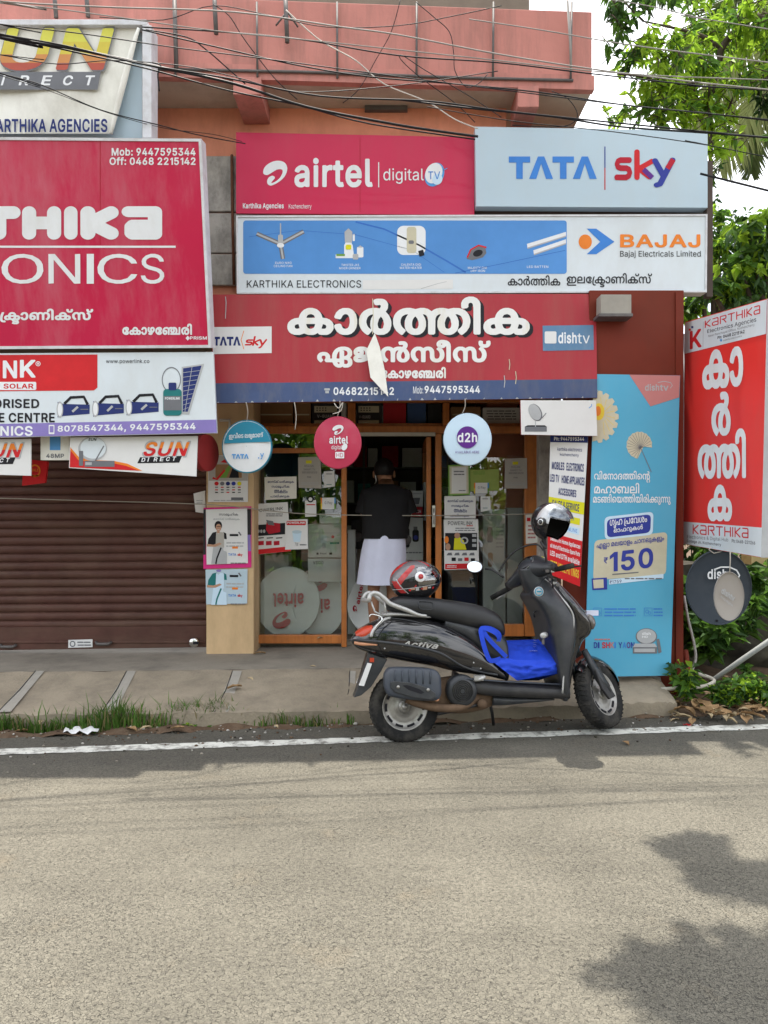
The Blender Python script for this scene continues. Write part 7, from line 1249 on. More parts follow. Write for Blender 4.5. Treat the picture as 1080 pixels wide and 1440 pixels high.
# tail lamp and indicator, rear mudguard, number plate
part('tail_lamp', loftx(MB(), [(499, 888.5, 899, .05), (505, 884, 900, .078), (513, 879, 900, .098), (521, 876, 896, .108)], 'lamp_red', 2.4))
part('indicator_lamp', loftx(MB(), [(497, 900, 906, .055), (504, 899.8, 908.5, .082), (514, 900, 909, .103), (527, 902.5, 908, .126)], 'lamp_amber', 2.2))
b = MB(); pts = [(518, 918), (545, 927), (536, 944), (522, 966), (508, 978), (498, 981), (503, 968), (509, 948)]
front = [Sp(x, y, .055) for x, y in pts]; b.prism(front, ER, .11, 'grey_plastic'); part('rear_mudguard', b, bevel=.004)
b = MB(); a0, a1, b0, b1 = Sp(515, 931, 0), Sp(503, 962, 0), Sp(520, 932, 0), Sp(509, 963, 0); h = ER * .075
b.hexa([a0 - h, a0 + h, a1 + h, a1 - h, b0 - h + EX * .004, b0 + h + EX * .004, b1 + h + EX * .004, b1 - h + EX * .004], 'paper_white')
for k in range(5):
    f = (k + 1) / 6.5; q0 = a0.lerp(a1, f) - EX * .001; b.hexa([q0 - h * .7, q0 + h * .7, q0 + h * .7 - UP * .012, q0 - h * .7 - UP * .012, q0 - h * .7 + EX * .0008, q0 + h * .7 + EX * .0008, q0 + h * .7 - UP * .012 + EX * .0008, q0 - h * .7 - UP * .012 + EX * .0008], 'ink_grey')
part('number_plate', b)
part('lamp_reflector', MB().box(Sp(523, 928, .06) - V((.014, .004, .014)), Sp(523, 928, .06) + V((.014, .004, .014)), 'lamp_red'))
# seat and panels under it
part('seat', loftx(MB(), [(541, 849, 853, .05), (547, 843, 859, .09), (560, 838.5, 863, .118), (585, 838, 867, .128), (612, 841, 873, .135), (640, 845, 880, .135), (665, 849, 886, .13), (684, 855, 890, .122), (697, 863, 893, .112), (704, 874, 894, .09), (706.5, 884, 893, .05)], 'seat_vinyl', 3.0))
b = MB()
for k in range(3):
    pth = [Sp(592 + 1.5 * k, 848, .125), Sp(606, 846.5 + k, .135)]
q = [(589, 846), (592, 845), (606, 846), (609, 848), (609, 855), (606, 857.5), (592, 856.5), (589, 854)]
part('seat_badge', MB().tube([Sp(x, y, .131) for x, y in q + q[:1]], .0035, 'grey_plastic', 6))
b = MB()
for k in range(13):
    c = Sp(628 + k * 4.4, 848.5 + k * .75, .07); b.tube([c + UP * .010 + ER * .01, c + UP * .012 + EX * .012 - ER * .03], .003, 'slate_plastic', 5)
part('seat_stitching', b)
part('under_seat_panel', loftx(MB(), [(622, 868, 884, .10), (650, 874, 897, .115), (675, 880, 920, .118), (695, 885, 940, .116), (706, 893, 954, .112), (710, 900, 957, .09)], 'grey_plastic', 3.2))
# grab rail
rp_ = [(600, 866), (588, 864.5), (570, 857), (550, 849.5), (541, 842), (533, 835.5), (525, 834), (520, 838), (518.5, 844)]
R_ = [Sp(x, y, .125 if i < 5 else .118) for i, (x, y) in enumerate(rp_)]
Lf_ = [p - ER * .25 for p in R_]
loop = smooth_path(R_ + [R_[-1] - ER * .10 - EX * .015] + [Lf_[-1] + ER * .03 - EX * .01] + Lf_[::-1], 4); n = len(loop)
part('grab_rail', MB().tube(loop, [.008 + .007 * min(1, min(i, n - 1 - i) / 8) for i in range(n)], 'rail_silver', 10))
for t in (.11, -.11): part('rail_bracket', MB().tube([Sp(541, 845, t), Sp(542, 862, t)], .008, 'rail_silver', 8).tube([Sp(522, 846, t), Sp(527, 860, t), Sp(538, 866, t)], .006, 'rail_silver', 8))
part('rail_base', loftx(MB(), [(538, 860, 868, .09), (560, 860, 867, .11), (590, 864, 869, .12), (603, 866, 869, .10)], 'rail_silver', 2.4))
part('luggage_hook', MB().tube(smooth_path([Sp(519, 868, .10), Sp(523, 864, .11), (Sp(535, 867, .12)), Sp(537, 872, .125), Sp(530, 880, .12), Sp(523, 890, .115)], 4), .005, 'chrome', 6))
# exhaust, fan cover, engine
b = MB(); R = []
for x, yt, yb, h_ in cat([(540, 948, 966, .035), (544, 941, 976, .052), (552, 938, 980, .06), (580, 938, 984, .062), (606, 940, 985, .060), (615, 944, 983, .052), (619, 951, 976, .03)], 4):
    u0, w0 = S(x, yt, .17); u1, w1 = S(x, yb, .17); R.append(ring_tw((u0 + u1) / 2, w0, w1, h_, 4.2, 28, .17))
exh = part('exhaust_silencer', b.rings(R, 'slate_plastic', True, True))
b = MB()
for x in (556, 566, 576, 586, 596, 606): b.tube([Sp(x, 941, .232), Sp(x - 1, 962, .234)], .0045, 'slate_plastic', 6)
part('cover_rib', b, exh)
b = MB(); hp = [(549, 959), (556, 957.5), (580, 960), (604, 968), (613, 975), (613, 981), (606, 984.5), (580, 981), (556, 974), (549.5, 968)]
b.prism([Sp(x, y, .240) for x, y in hp], ER, .02, 'grey_plastic'); hs_ = part('heat_shield', b, exh, bevel=.005)
part('slot', MB().prism([Sp(x, y, .2415) for x, y in [(566, 964), (572, 963), (590, 969), (597, 974), (592, 976), (574, 970)]], ER, .003, 'ink_black'), hs_)
for x, y in ((560, 966), (602, 970)): part('bolt', MB().lathe(Sp(x, y, .2405), ER, [(.011, 0), (.010, .006), (.001, .007)], 'rim_silver', 12), hs_)
part('amber_reflector', MB().sphere(Sp(614, 983, .2), .017, .01, .015, 'lamp_amber'))
part('exhaust_pipe', MB().tube(smooth_path([Sp(572, 983, .15), Sp(590, 990, .15), Sp(612, 995, .15), (Sp(634, 996, .14)), Sp(652, 993, .12), Sp(664, 986, .09), Sp(674, 980, .06)], 4), .026, 'engine_brown', 10))
c = Sp(649, 971, .12)
fan = part('fan_cover', MB().lathe(c, ER, [(.10, -.06), (.105, 0), (.098, .022), (.07, .030), (.001, .030)], 'grey_plastic', 32))
b = MB()
for r in (.018, .030, .042, .054, .066): b.lathe(c + ER * .031, ER, [(r - .003, 0), (r - .003, .005), (r + .003, .005), (r + .003, 0)], 'rubber', 28)
part('grille', b, fan)
part('engine_case', loftx(MB(), [(585, 960, 992, .06), (610, 955, 1000, .09), (645, 950, 1003, .10), (675, 958, 998, .09), (695, 965, 990, .06)], 'engine_brown', 2.6))
part('stand_bracket', MB().tube([Sp(616, 1004, .10), Sp(640, 999, .10), Sp(668, 992, .10), Sp(680, 990, .08)], .011, 'black_plastic', 8).lathe(Sp(678, 990, .12), ER, [(.03, -.02), (.03, .01), (.001, .012)], 'engine_brown', 14))
part('side_stand', MB().tube([Sp(688, 984, -.10), Sp(692, 1003, -.15), Sp(694, 1019, -.20)], .011, 'black_plastic', 8))
part('foot_peg', MB().tube([Sp(666, 957, .13), Sp(676, 955, .17), Sp(682, 951, .17)], .012, 'rail_silver', 8).box(Sp(673, 953, .15) - V((.03, .02, .014)), Sp(673, 953, .15) + V((.03, .02, .014)), 'rail_silver'))
# floor
part('floorboard', loftx(MB(), [(640, 944, 966, .10), (655, 952, 973, .13), (690, 957, 977, .155), (740, 960, 979, .165), (775, 962, 980, .165), (790, 960, 981, .15)], 'black_plastic', 4.0))
part('belly_panel', loftx(MB(), [(688, 974, 991, .10), (710, 976, 990, .11), (745, 978, 986, .11), (772, 979, 983, .10)], 'grey_plastic', 3.0))
part('floor_trim', MB().tube([Sp(646, 954, .137), Sp(662, 955, .150), Sp(700, 958, .166), Sp(788, 962.5, .168)], .005, 'slate_plastic', 6))
# leg shield, inner pocket, glossy apron
leg = part('leg_shield', lofty(MB(), [(812, 764, 773, .085), (822, 752, 778, .12), (836, 740, 786, .165), (850, 748, 795, .195), (868, 757, 803, .205), (888, 763, 804, .205), (908, 767, 801, .205), (928, 771, 797, .20), (948, 776, 794, .19), (966, 781, 795, .17), (982, 786, 794, .14)], 'grey_plastic', 3.4, bow=.03))
part('apron', lofty(MB(), [(812, 768, 775, .06), (824, 772, 786, .10), (838, 777, 798, .14), (852, 783, 809, .165), (866, 788, 820, .165), (880, 790, 827, .15), (892, 789, 825, .13), (902, 787, 815, .11), (925, 787, 806, .10), (950, 788, 800, .09), (975, 789, 797, .08)], 'black_gloss', 2.5))
edge = [(766, 814), (778, 826), (789, 840), (799, 852), (806, 866), (806, 884), (802, 905), (797, 925), (793, 947), (791, 975)]
part('edge_trim', MB().tube(smooth_path([Sp(x, y, .185 if i > 2 else .09 + .03 * i) for i, (x, y) in enumerate(edge)], 4), .006, 'rail_silver', 8))
part('front_indicator', lofty(MB(), [(858, 814, 822, .06), (866, 812, 829, .12), (876, 815, 831, .14), (884, 818, 828, .12)], 'lamp_clear', 2.2))
b = MB(); c = Sp(757.5, 832, .168); b.lathe(c, ER, [(.034, 0), (.034, .003), (.001, .003)], 'ink_pale', 24).lathe(c + ER * .003, ER, [(.028, .001), (.022, .001)], 'disc_cyan', 24).box(c + ER * .004 - V((.016, .001, .004)), c + ER * .004 + V((.016, .001, .006)), 'disc_cyan')
part('round_sticker', b, leg)
part('ignition_lock', MB().lathe(Sp(766, 893, .14), (ER - EX * .6), [(.020, -.02), (.020, .065), (.014, .07), (.001, .07)], 'rail_silver', 20).box(Sp(763, 899, .17) - V((.006, .02, .03)), Sp(763, 899, .17) + V((.008, .0, .02)), 'grey_iron'), leg)
part('bag_hook', MB().tube([Sp(755, 858, .0), Sp(750, 862, .0), Sp(752, 868, 0)], .006, 'black_plastic', 6), leg)
part('licence_flap', MB().box(Sp(831, 863, .10) - V((.03, .006, .012)), Sp(831, 863, .10) + V((.05, .006, .022)), 'mundu_white'))

def wheel(c, fwd, ax, R_t, wt, name):
    "tyre, rim with slots, drum; ax points to the near side"
    w = thing(name, c, None, None); w.parent = scoot; w.location = c - P0
    up = ax.cross(fwd).normalized()
    prof = [(R_t * .63, -wt * .40), (R_t * .72, -wt * .52), (R_t * .86, -wt * .54), (R_t * .95, -wt * .42), (R_t * .99, -wt * .22), (R_t, 0), (R_t * .99, wt * .22), (R_t * .95, wt * .42), (R_t * .86, wt * .54), (R_t * .72, wt * .52), (R_t * .63, wt * .40)]
    b = MB().lathe(c, ax, prof, 'rubber', 64)
    for k in range(44):
        a = 6.2832 * k / 44; d = fwd * math.cos(a) + up * math.sin(a); a2 = a + .05; d2 = fwd * math.cos(a2) + up * math.sin(a2)
        for s in (-1, 1): b.tube([c + d * R_t * 1.0 + ax * wt * .06 * s, c + d2 * R_t * .955 + ax * wt * .46 * s], .0045, 'rubber', 4)
    obj('tyre', b, w)
    rr = R_t * .645
    b = MB().lathe(c, ax, [(rr * 1.02, wt * .36), (rr * 1.04, wt * .43), (rr * .97, wt * .42), (rr * .93, wt * .33), (rr * .72, wt * .22), (rr * .66, wt * .23), (rr * .52, wt * .28), (rr * .40, wt * .27), (rr * .38, wt * .30), (.001, wt * .30)], 'rim_silver', 48)
    b.lathe(c, ax, [(rr * 1.03, -wt * .40), (rr * .6, -wt * .2), (.001, -wt * .2)], 'rim_silver', 40)
    rim = obj('rim', b, w)
    b = MB()
    for k in range(10):
        a = 6.2832 * k / 10; pts = []
        for s in range(7):
            t = a + (-.20 + .4 * s / 6); pts.append(c + (fwd * math.cos(t) + up * math.sin(t)) * rr * .835 + ax * wt * .284)
        b.tube(pts, .0085, 'ink_black', 6)
    obj('slot', b, rim)
    obj('hub', MB().lathe(c, ax, [(rr * .30, wt * .30), (rr * .28, wt * .40), (rr * .15, wt * .43), (.018, wt * .44), (.018, wt * .56), (.001, wt * .57)], 'rim_silver', 24), w)
    return w
u, w_ = S(568, 993); wheel(sc(u, .0, w_), EX, ER, .232, .105, 'rear_wheel')
# steered assembly: turned left about the raked steering axis
u, w_ = S(842, 977); AX = sc(u, 0, w_); u, w_ = S(751, 812); HDp = sc(u, 0, w_); sa = (HDp - AX).normalized()
ROT = Matrix.Rotation(rad(38), 3, sa)
F0 = (EX - sa * EX.dot(sa)).normalized()
def st(f, r, a, base=None): return (base or HDp) + ROT @ (F0 * f + ER * r + sa * a)
fw = ROT @ EX; axs = ROT @ ER
wheel(AX, fw, axs, .228, .10, 'front_wheel')
b = MB(); upw = axs.cross(fw).normalized(); R = []
for k in range(17):
    t = rad(12 + 128 * k / 16); d = fw * math.cos(t) + upw * math.sin(t); r0 = .262 + .012 * math.sin(k / 16 * 3.14); hw = .062 * (.55 + .45 * math.sin(math.pi * min(1, (k + 2) / 10)))
    R.append([AX + d * (r0 + .022 * math.cos(q) - .022) + axs * hw * 1.15 * math.sin(q) + d * (-.05 * abs(math.sin(q)) ** 3) for q in [(-1.5 + 3.0 * j / 10) for j in range(11)]])
part('front_mudguard', MB().rings(R, 'black_gloss', True, False, False))
for s in (1, -1):
    part('fork_arm', MB().tube([AX + axs * .075 * s, AX + axs * .08 * s + upw * .09 - fw * .07, AX + axs * .07 * s + sa * .33], [.026, .028, .022], 'grey_plastic', 8))
    part('fork_cover', MB().prism([AX + axs * .098 * s + p for p in (fw * .05 - upw * .03, fw * .02 + upw * .02, -fw * .06 + upw * .17, -fw * .12 + upw * .15, -fw * .09 + upw * .02, -fw * .03 - upw * .05)], axs * s, .02, 'black_plastic'), bevel=.006)
part('steering_column', MB().tube([AX + sa * .30, HDp - sa * .03], .035, 'black_plastic', 10))
# handlebar cowl
R = []
for t, f0, fd, hh, a0 in cat([(-.205, -.02, .028, .020, -.015), (-.18, -.02, .045, .034, -.005), (-.14, -.005, .062, .046, .0), (-.09, .02, .085, .062, .012), (-.04, .035, .102, .078, .022), (0, .038, .106, .082, .025), (.04, .035, .102, .078, .022), (.09, .02, .085, .062, .012), (.14, -.005, .062, .046, .0), (.18, -.02, .045, .034, -.005), (.205, -.02, .028, .020, -.015)], 3):
    R.append([st(f0 + fd * math.copysign(abs(math.cos(q)) ** .8, math.cos(q)), t, a0 + .03 + hh * math.copysign(abs(math.sin(q)) ** .8, math.sin(q))) for q in [6.2832 * j / 22 for j in range(22)]])
cowl = part('handlebar_cowl', MB().rings(R, 'grey_plastic', True, True))
part('cowl_neck', lofty(MB(), [(800, 728, 772, .08), (815, 732, 776, .085), (828, 738, 778, .09), (842, 744, 782, .085)], 'grey_plastic', 2.6))
part('headlamp', MB().lathe(st(.135, 0, .03), ROT @ F0, [(.085, -.04), (.082, .0), (.06, .02), (.001, .028)], 'mirror_face', 28), cowl)
part('speedometer', MB().lathe(st(-.01, 0, .108), ROT @ (sa - F0 * .45), [(.07, -.02), (.07, .008), (.062, .010), (.001, .012)], 'black_gloss', 28), cowl)
for s in (-1, 1):
    part('grip', MB().tube([st(-.025, .19 * s, .0), st(-.045, .26 * s, -.004), st(-.07, .355 * s, -.010)], [.015, .019, .0185], 'rubber', 10))
    part('brake_lever', MB().tube(smooth_path([st(.03, .17 * s, -.01), st(.045, .22 * s, -.02), st(.015, .30 * s, -.035), st(-.002, .37 * s, -.045)], 3), .0065, 'rail_silver' if s < 0 else 'black_plastic', 6))
    part('switch_box', MB().tube([st(-.028, .165 * s, .02), st(-.034, .21 * s, .018)], .03, 'black_plastic', 10))
mst = lambda s: smooth_path([st(.0, .15 * s, .05), st(.015, .19 * s, .10), st(-.0, .26 * s, .145), st(-.02, .30 * s, .165)], 4)
lm = part('mirror_stalk', MB().tube([Sp(708, 812, -.20), Sp(700, 806, -.24), Sp(692, 801, -.28), Sp(682, 800, -.30)], .008, 'black_plastic', 8))
c = Sp(668, 797, -.33); mn = (V((-.55, -.75, .12))).normalized(); mr = mn.cross(Z).normalized(); mu_ = mr.cross(mn)
def oval(k, o, n=28): return [c + mr * (.066 * k * math.cos(6.2832 * i / n)) + mu_ * (.043 * k * math.sin(6.2832 * i / n)) + mn * o for i in range(n)]
mh = part('mirror', MB().rings([oval(.3, -.035), oval(.8, -.028), oval(1, -.008), oval(1, .004), oval(.93, .006)], 'black_plastic', True, True))
part('mirror_glass', MB().rings([oval(.92, .0068), oval(.02, .0068)], 'mirror_face', False, False), mh)
part('mirror_stalk', MB().tube(smooth_path([st(-.01, .15, .05), st(.0, .17, .12), st(.01, .19, .19), st(0, .21, .22)], 3), .008, 'black_plastic', 8))
part('brake_hose', MB().tube(smooth_path([Sp(702, 803, -.1), Sp(711, 789, -.06), Sp(724, 775, -.02), Sp(742, 767, .04), Sp(756, 766, .08), Sp(764, 774, .10)], 5), .006, 'black_plastic', 6))
part('brake_hose', MB().tube(smooth_path([st(.0, .16, .06), st(-.05, .18, .02), st(-.05, .13, -.10), st(.02, .06, -.16)], 5), .006, 'black_plastic', 6))
b = MB()
for k in range(9):
    p = st(-.05 + random.uniform(-.02, .02), .16 + random.uniform(-.03, .03), .035 - k * .016); b.box(p - V((.012, .012, .010)), p + V((.012, .012, .010)), random.choice(['black_plastic', 'rail_silver', 'grey_iron', 'black_plastic']))
part('brake_cylinder', b, bevel=.003)

# ---------------------------------------------------------------- helmets
def shell(c, rx, ry, rz, yaw, pitch, prof, N=40, Mr=22):
    "grid point (azimuth, elevation) -> world; azimuth 0 faces front"
    rot = Matrix.Rotation(yaw, 3, 'Z') @ Matrix.Rotation(pitch, 3, 'Y')
    def f(az, el, k=1.0):
        kx, kz = prof(az, el); ce, se = math.cos(el), math.sin(el)
        return c + rot @ V((rx * k * kx * ce * math.cos(az), ry * k * ce * math.sin(az), rz * k * kz * se))
    return f
def patch(mb, f, a0, a1, e0, e1, mat, k=1.0, na=24, ne=14, k2=None):
    vs = [f(a0 + (a1 - a0) * i / na, e0 + (e1 - e0) * j / ne, k) for j in range(ne + 1) for i in range(na + 1)]
    fs = [(j * (na + 1) + i, j * (na + 1) + i + 1, (j + 1) * (na + 1) + i + 1, (j + 1) * (na + 1) + i) for j in range(ne) for i in range(na)]
    return mb.add(vs, fs, mat, True)
PI = math.pi
u, w_ = S(583, 816); hc = sc(u, .0, w_)
hel = thing('helmet', Sp(583, 842, 0), 'black full face helmet with red and blue graphics and a clear visor, on the seat', 'helmet')
f1 = shell(hc, .170, .128, .133, HD + rad(4), rad(-4), lambda az, el: (1.0 + (.06 if math.cos(az) > .2 else 0) * math.cos(el), 1.0))
b = MB()
E0, E1 = rad(-8), rad(38); NA, NE = 180, 120
for i in range(NA):
    for j in range(NE):
        a0, a1 = -PI + 2 * PI * i / NA, -PI + 2 * PI * (i + 1) / NA; e0, e1 = rad(-62 + 152 * j / NE), rad(-62 + 152 * (j + 1) / NE)
        am, em = (a0 + a1) / 2, (e0 + e1) / 2; aa = abs(am)
        if aa < rad(78) and E0 < em < E1: continue
        # painted flashes: grey crown, black lower half, slanted red streaks
        mat = 'helmet_grey' if em > rad(10) + .25 * math.sin(aa * 1.5) else 'helmet_black'
        if em > rad(42) and .25 < math.sin(am * 1.0) ** 2 * 1.2 - .35 * math.cos(am) < .55: mat = 'helmet_red'
        if aa > rad(98) and -.25 < em < .95 and abs(math.sin(aa * 3.2 + em * 2.3)) > .86: mat = 'helmet_red'
        if aa > rad(120) and -.55 < em < .1 and aa - 2.3 < em * .6 + .55 and aa - 2.3 > em * .6 + .20: mat = 'helmet_red'
        if aa > rad(120) and -.6 < em < .2 and .14 < aa - 2.3 - em * .6 < .19: mat = 'ink_pale'
        b.add([f1(a0, e0), f1(a1, e0), f1(a1, e1), f1(a0, e1)], [(0, 1, 2, 3)], mat, True)
b.add([f1(-PI + 2 * PI * i / 28, rad(-62)) for i in range(28)], [tuple(range(28))], 'helmet_lining')
obj('shell', b, hel)
obj('lining', patch(MB(), f1, rad(-95), rad(95), rad(-30), rad(60), 'helmet_lining', .9), hel)
obj('visor', patch(MB(), f1, rad(-94), rad(94), rad(-11), rad(43), 'visor_blue', 1.025), hel)
obj('rim_trim', MB().tube([f1(-PI + 2 * PI * i / 40, rad(-60), 1.005) for i in range(41)], .006, 'black_plastic', 6), hel)
for s in (-1, 1):
    p = f1(rad(88) * s, rad(14), 1.03); n = (p - hc).normalized()
    obj('visor_pivot', MB().lathe(p - n * .008, n, [(.034, 0), (.034, .010), (.024, .014), (.001, .014)], 'ink_white', 20).lathe(p + n * .006, n, [(.017, .004), (.017, .011), (.001, .011)], 'helmet_red', 14), hel)
b = MB()
for k in range(7): patch(b, f1, rad(-52 - k * 10), rad(-57 - k * 10 - 3 * (k % 3)), rad(-25 + 3 * (k % 2)), rad(-19 + 2 * (k % 3)), ('ink_red', 'ink_pale', 'ink_skin')[k % 3], 1.006, 4, 4)
b.tube([f1(rad(-40 - 8 * k), rad(-15 - .6 * k + 4), 1.008) for k in range(18)], .0025, 'ink_pale', 4)
obj('flash', b, hel)

# open face helmet hung on the right mirror
hc2 = at(776, 735, 4.98)
hel2 = thing('helmet', at(776, 762, 4.98), 'silver topped open face helmet with a raised clear visor, hung on the right mirror', 'helmet')
f2 = shell(hc2, .142, .122, .130, rad(-50), rad(16), lambda az, el: (1.0, 1.0))
b = MB(); lin = MB()
for i in range(44):
    for j in range(26):
        a0, a1 = -PI + 2 * PI * i / 44, -PI + 2 * PI * (i + 1) / 44; e0, e1 = rad(-58 + 148 * j / 26), rad(-58 + 148 * (j + 1) / 26); am, em = (a0 + a1) / 2, (e0 + e1) / 2
        if abs(am) < rad(64) and em < rad(26): continue
        mat = 'helmet_silver' if em > rad(2) and abs(am) < rad(104) else 'helmet_black'
        if em < rad(2): mat = 'helmet_black'
        b.add([f2(a0, e0), f2(a1, e0), f2(a1, e1), f2(a0, e1)], [(0, 1, 2, 3)], mat, True)
        lin.add([f2(a0, e0, .88), f2(a1, e0, .88), f2(a1, e1, .88), f2(a0, e1, .88)], [(0, 1, 2, 3)], 'helmet_lining', True)
obj('shell', b, hel2); obj('lining', lin, hel2)
ed = [f2(rad(64), rad(-58), .95)] + [f2(rad(64), rad(-58 + 84 * k / 8), .95) for k in range(9)] + [f2(rad(64 - 128 * k / 10), rad(26), .95) for k in range(11)] + [f2(rad(-64), rad(26 - 84 * k / 8), .95) for k in range(9)]
obj('edge_trim', MB().tube(ed, .011, 'helmet_lining', 8), hel2)
obj('visor', patch(MB(), f2, rad(-74), rad(74), rad(22), rad(60), 'visor_clear', 1.06), hel2)
for s in (-1, 1):
    p = f2(rad(84) * s, rad(4), 1.0); n = (p - hc2).normalized()
    obj('visor_pivot', MB().lathe(p, n, [(.030, 0), (.030, .014), (.022, .020), (.001, .020)], 'helmet_black', 20).lathe(p + n * .018, n, [(.022, 0), (.018, .003), (.016, .003)], 'chrome', 20), hel2)
obj('chin_strap', MB().tube(smooth_path([f2(rad(-75), rad(-56), .95), hc2 + V((-.06, -.10, -.16)), hc2 + V((-.09, -.08, -.12))], 4), .008, 'black_plastic', 6), hel2)

# ---------------------------------------------------------------- blue cloth bag on the footboard
bag = thing('cloth_bag', Sp(735, 955, 0), 'bright blue cloth bag slumped on the scooter footboard with its handles flopped left', 'bag')
from mathutils import noise as _nz
nu, nv = 30, 18; TOPQ = [(701, 903), (757, 900), (787, 928), (714, 931)]
def bil(q, u, v): return (V((*q[0], 0)) * (1 - u) + V((*q[1], 0)) * u) * (1 - v) + (V((*q[3], 0)) * (1 - u) + V((*q[2], 0)) * u) * v
def grid_(f): return [f(i / nu, j / nv) for j in range(nv + 1) for i in range(nu + 1)], [(j * (nu + 1) + i, j * (nu + 1) + i + 1, (j + 1) * (nu + 1) + i + 1, (j + 1) * (nu + 1) + i) for j in range(nv) for i in range(nu)]
def wr(u, v, k): return _nz.noise(V((u * 5 + v * 3, v * 4 - u * 2, k))) + .5 * _nz.noise(V((u * 11, v * 9 + u * 6, k + 4)))
def top_(u, v):
    p = bil(TOPQ, u, v); e_ = math.sin(math.pi * min(max(u, 0), 1)) ** .5 * math.sin(math.pi * v) ** .5
    return Sp(p.x, p.y, -.09 + .22 * v) + UP * (e_ * (.016 * wr(u, v, 1) + .014 * math.sin(u * 3.1) - .012 * math.exp(-((u - .45) * 5) ** 2)))
def front_(u, v):
    p = bil([(690, 928), (787, 928), (786, 947), (727, 957)], u, v); 
    if u < .35: p.y -= 3 * math.sin(u / .35 * 3.14) * (1 - v)
    return Sp(p.x, p.y, .13 + math.sin(v * 3.1) * (.026 + .022 * wr(u, v, 2)))
b = MB(); vs, fs = grid_(top_); b.add(vs, fs, 'bag_blue', True); vs, fs = grid_(front_); b.add(vs, fs, 'bag_blue', True)
# far and end sides close the shape
b.add([Sp(702, 901, -.09), Sp(757, 899, -.09), Sp(787, 927, .13), Sp(786, 947, .10), Sp(757, 957, -.1), Sp(728, 957, -.1), Sp(692, 927, .12), Sp(728, 957, .13)], [(0, 1, 4, 5), (1, 2, 3, 4), (0, 6, 7, 5), (3, 7, 5, 4)], 'bag_blue', False)
obj('bag_body', b, bag)
def ribbon(pts, w, mat):
    pts = smooth_path(pts, 5); m = MB(); n = len(pts); tg = [(pts[min(i + 1, n - 1)] - pts[max(i - 1, 0)]).normalized() for i in range(n)]; nr = [t.cross(ER).normalized() for t in tg]; vs = [p + q * w * .5 + ER * .004 for p, q in zip(pts, nr)] + [p - q * w * .5 for p, q in zip(pts, nr)]
    return m.add(vs, [(i, i + 1, i + 1 + n, i + n) for i in range(n - 1)], mat, True)
obj('handle', ribbon([Sp(704, 926, .14), Sp(690, 929, .15), Sp(683, 916, .155), Sp(678, 898, .155), Sp(676.5, 885, .15), Sp(684, 884, .15), Sp(697, 890, .145), Sp(702, 897, .13)], .030, 'bag_blue'), bag)
obj('handle', ribbon([Sp(712, 924, .145), Sp(702, 914, .15), Sp(692, 904, .15), Sp(683, 893, .15), Sp(679, 884, .14), Sp(690, 884, .13), Sp(702, 892, .12), Sp(700, 904, .11)], .028, 'bag_blue'), bag)
c = bil(TOPQ, .62, .62); b = MB(); p = Sp(c.x, c.y, .05) + UP * .016
for k in range(12):
    a0 = 6.2832 * k / 12; d = EX * math.cos(a0) + ER * math.sin(a0); e = EX * math.cos(a0 + .26) + ER * math.sin(a0 + .26)
    b.add([p, p + d * .032 + ER * 0, p + e * .026], [(0, 1, 2)], 'ink_white')
q = Sp(752, 904, -.04) + UP * .016
for k in range(4): o = q + (p - q) * (k / 5) ; b.add([o - EX * .01, o + EX * .01, o + EX * .012 + ER * .012, o - EX * .008 + ER * .012], [(0, 1, 2, 3)], 'ink_white')
obj('emblem', b, bag)

# ---------------------------------------------------------------- the man in the doorway
YM = 7.10
man = thing('person', at(533, 905, YM), 'man seen from behind in a black shirt and white mundu, leaning in at the doorway', 'person')
def mp_(px, py, dy=0.0): return at(px, py, YM + dy)
bm_v = []; bm_e = []; bm_r = []
def node(p, r, par=None):
    bm_v.append(V(p)); bm_r.append(r if isinstance(r, tuple) else (r, r))
    if par is not None: bm_e.append((par, len(bm_v) - 1))
    return len(bm_v) - 1
pel = node(mp_(540, 765, .04), (.165, .13))
sp1 = node(mp_(541, 740, .05), (.155, .115), pel); sp2 = node(mp_(543, 715, .09), (.15, .10), sp1); sp3 = node(mp_(544, 698, .14), (.13, .085), sp2)
nk = node(mp_(543, 684, .17), (.062, .062), sp3); nk2 = node(mp_(542, 676, .18), (.060, .062), nk); hd = node(mp_(540, 668, .20), (.082, .10), nk2); hd2 = node(mp_(540, 656, .20), (.078, .095), hd); node(mp_(541, 650, .19), (.045, .055), hd2)
def hand(p, par, d, side):
    pm_ = node(p + d * .05, (.034, .018), par); px_ = V((side, 0, 0))
    for k, (o, l) in enumerate(((-.030, .07), (-.010, .082), (.010, .078), (.028, .060))):
        a_ = node(p + d * .09 + px_ * o, .010, pm_); b_ = node(p + d * (.09 + l * .5) + px_ * o * 1.1 + V((0, .008, -.012)), .009, a_); node(p + d * (.09 + l) + px_ * o * 1.1 + V((0, .01, -.032)), .0075, b_)
    t1 = node(p + d * .045 - px_ * .05, .0105, pm_); node(p + d * .075 - px_ * .065, .009, t1)
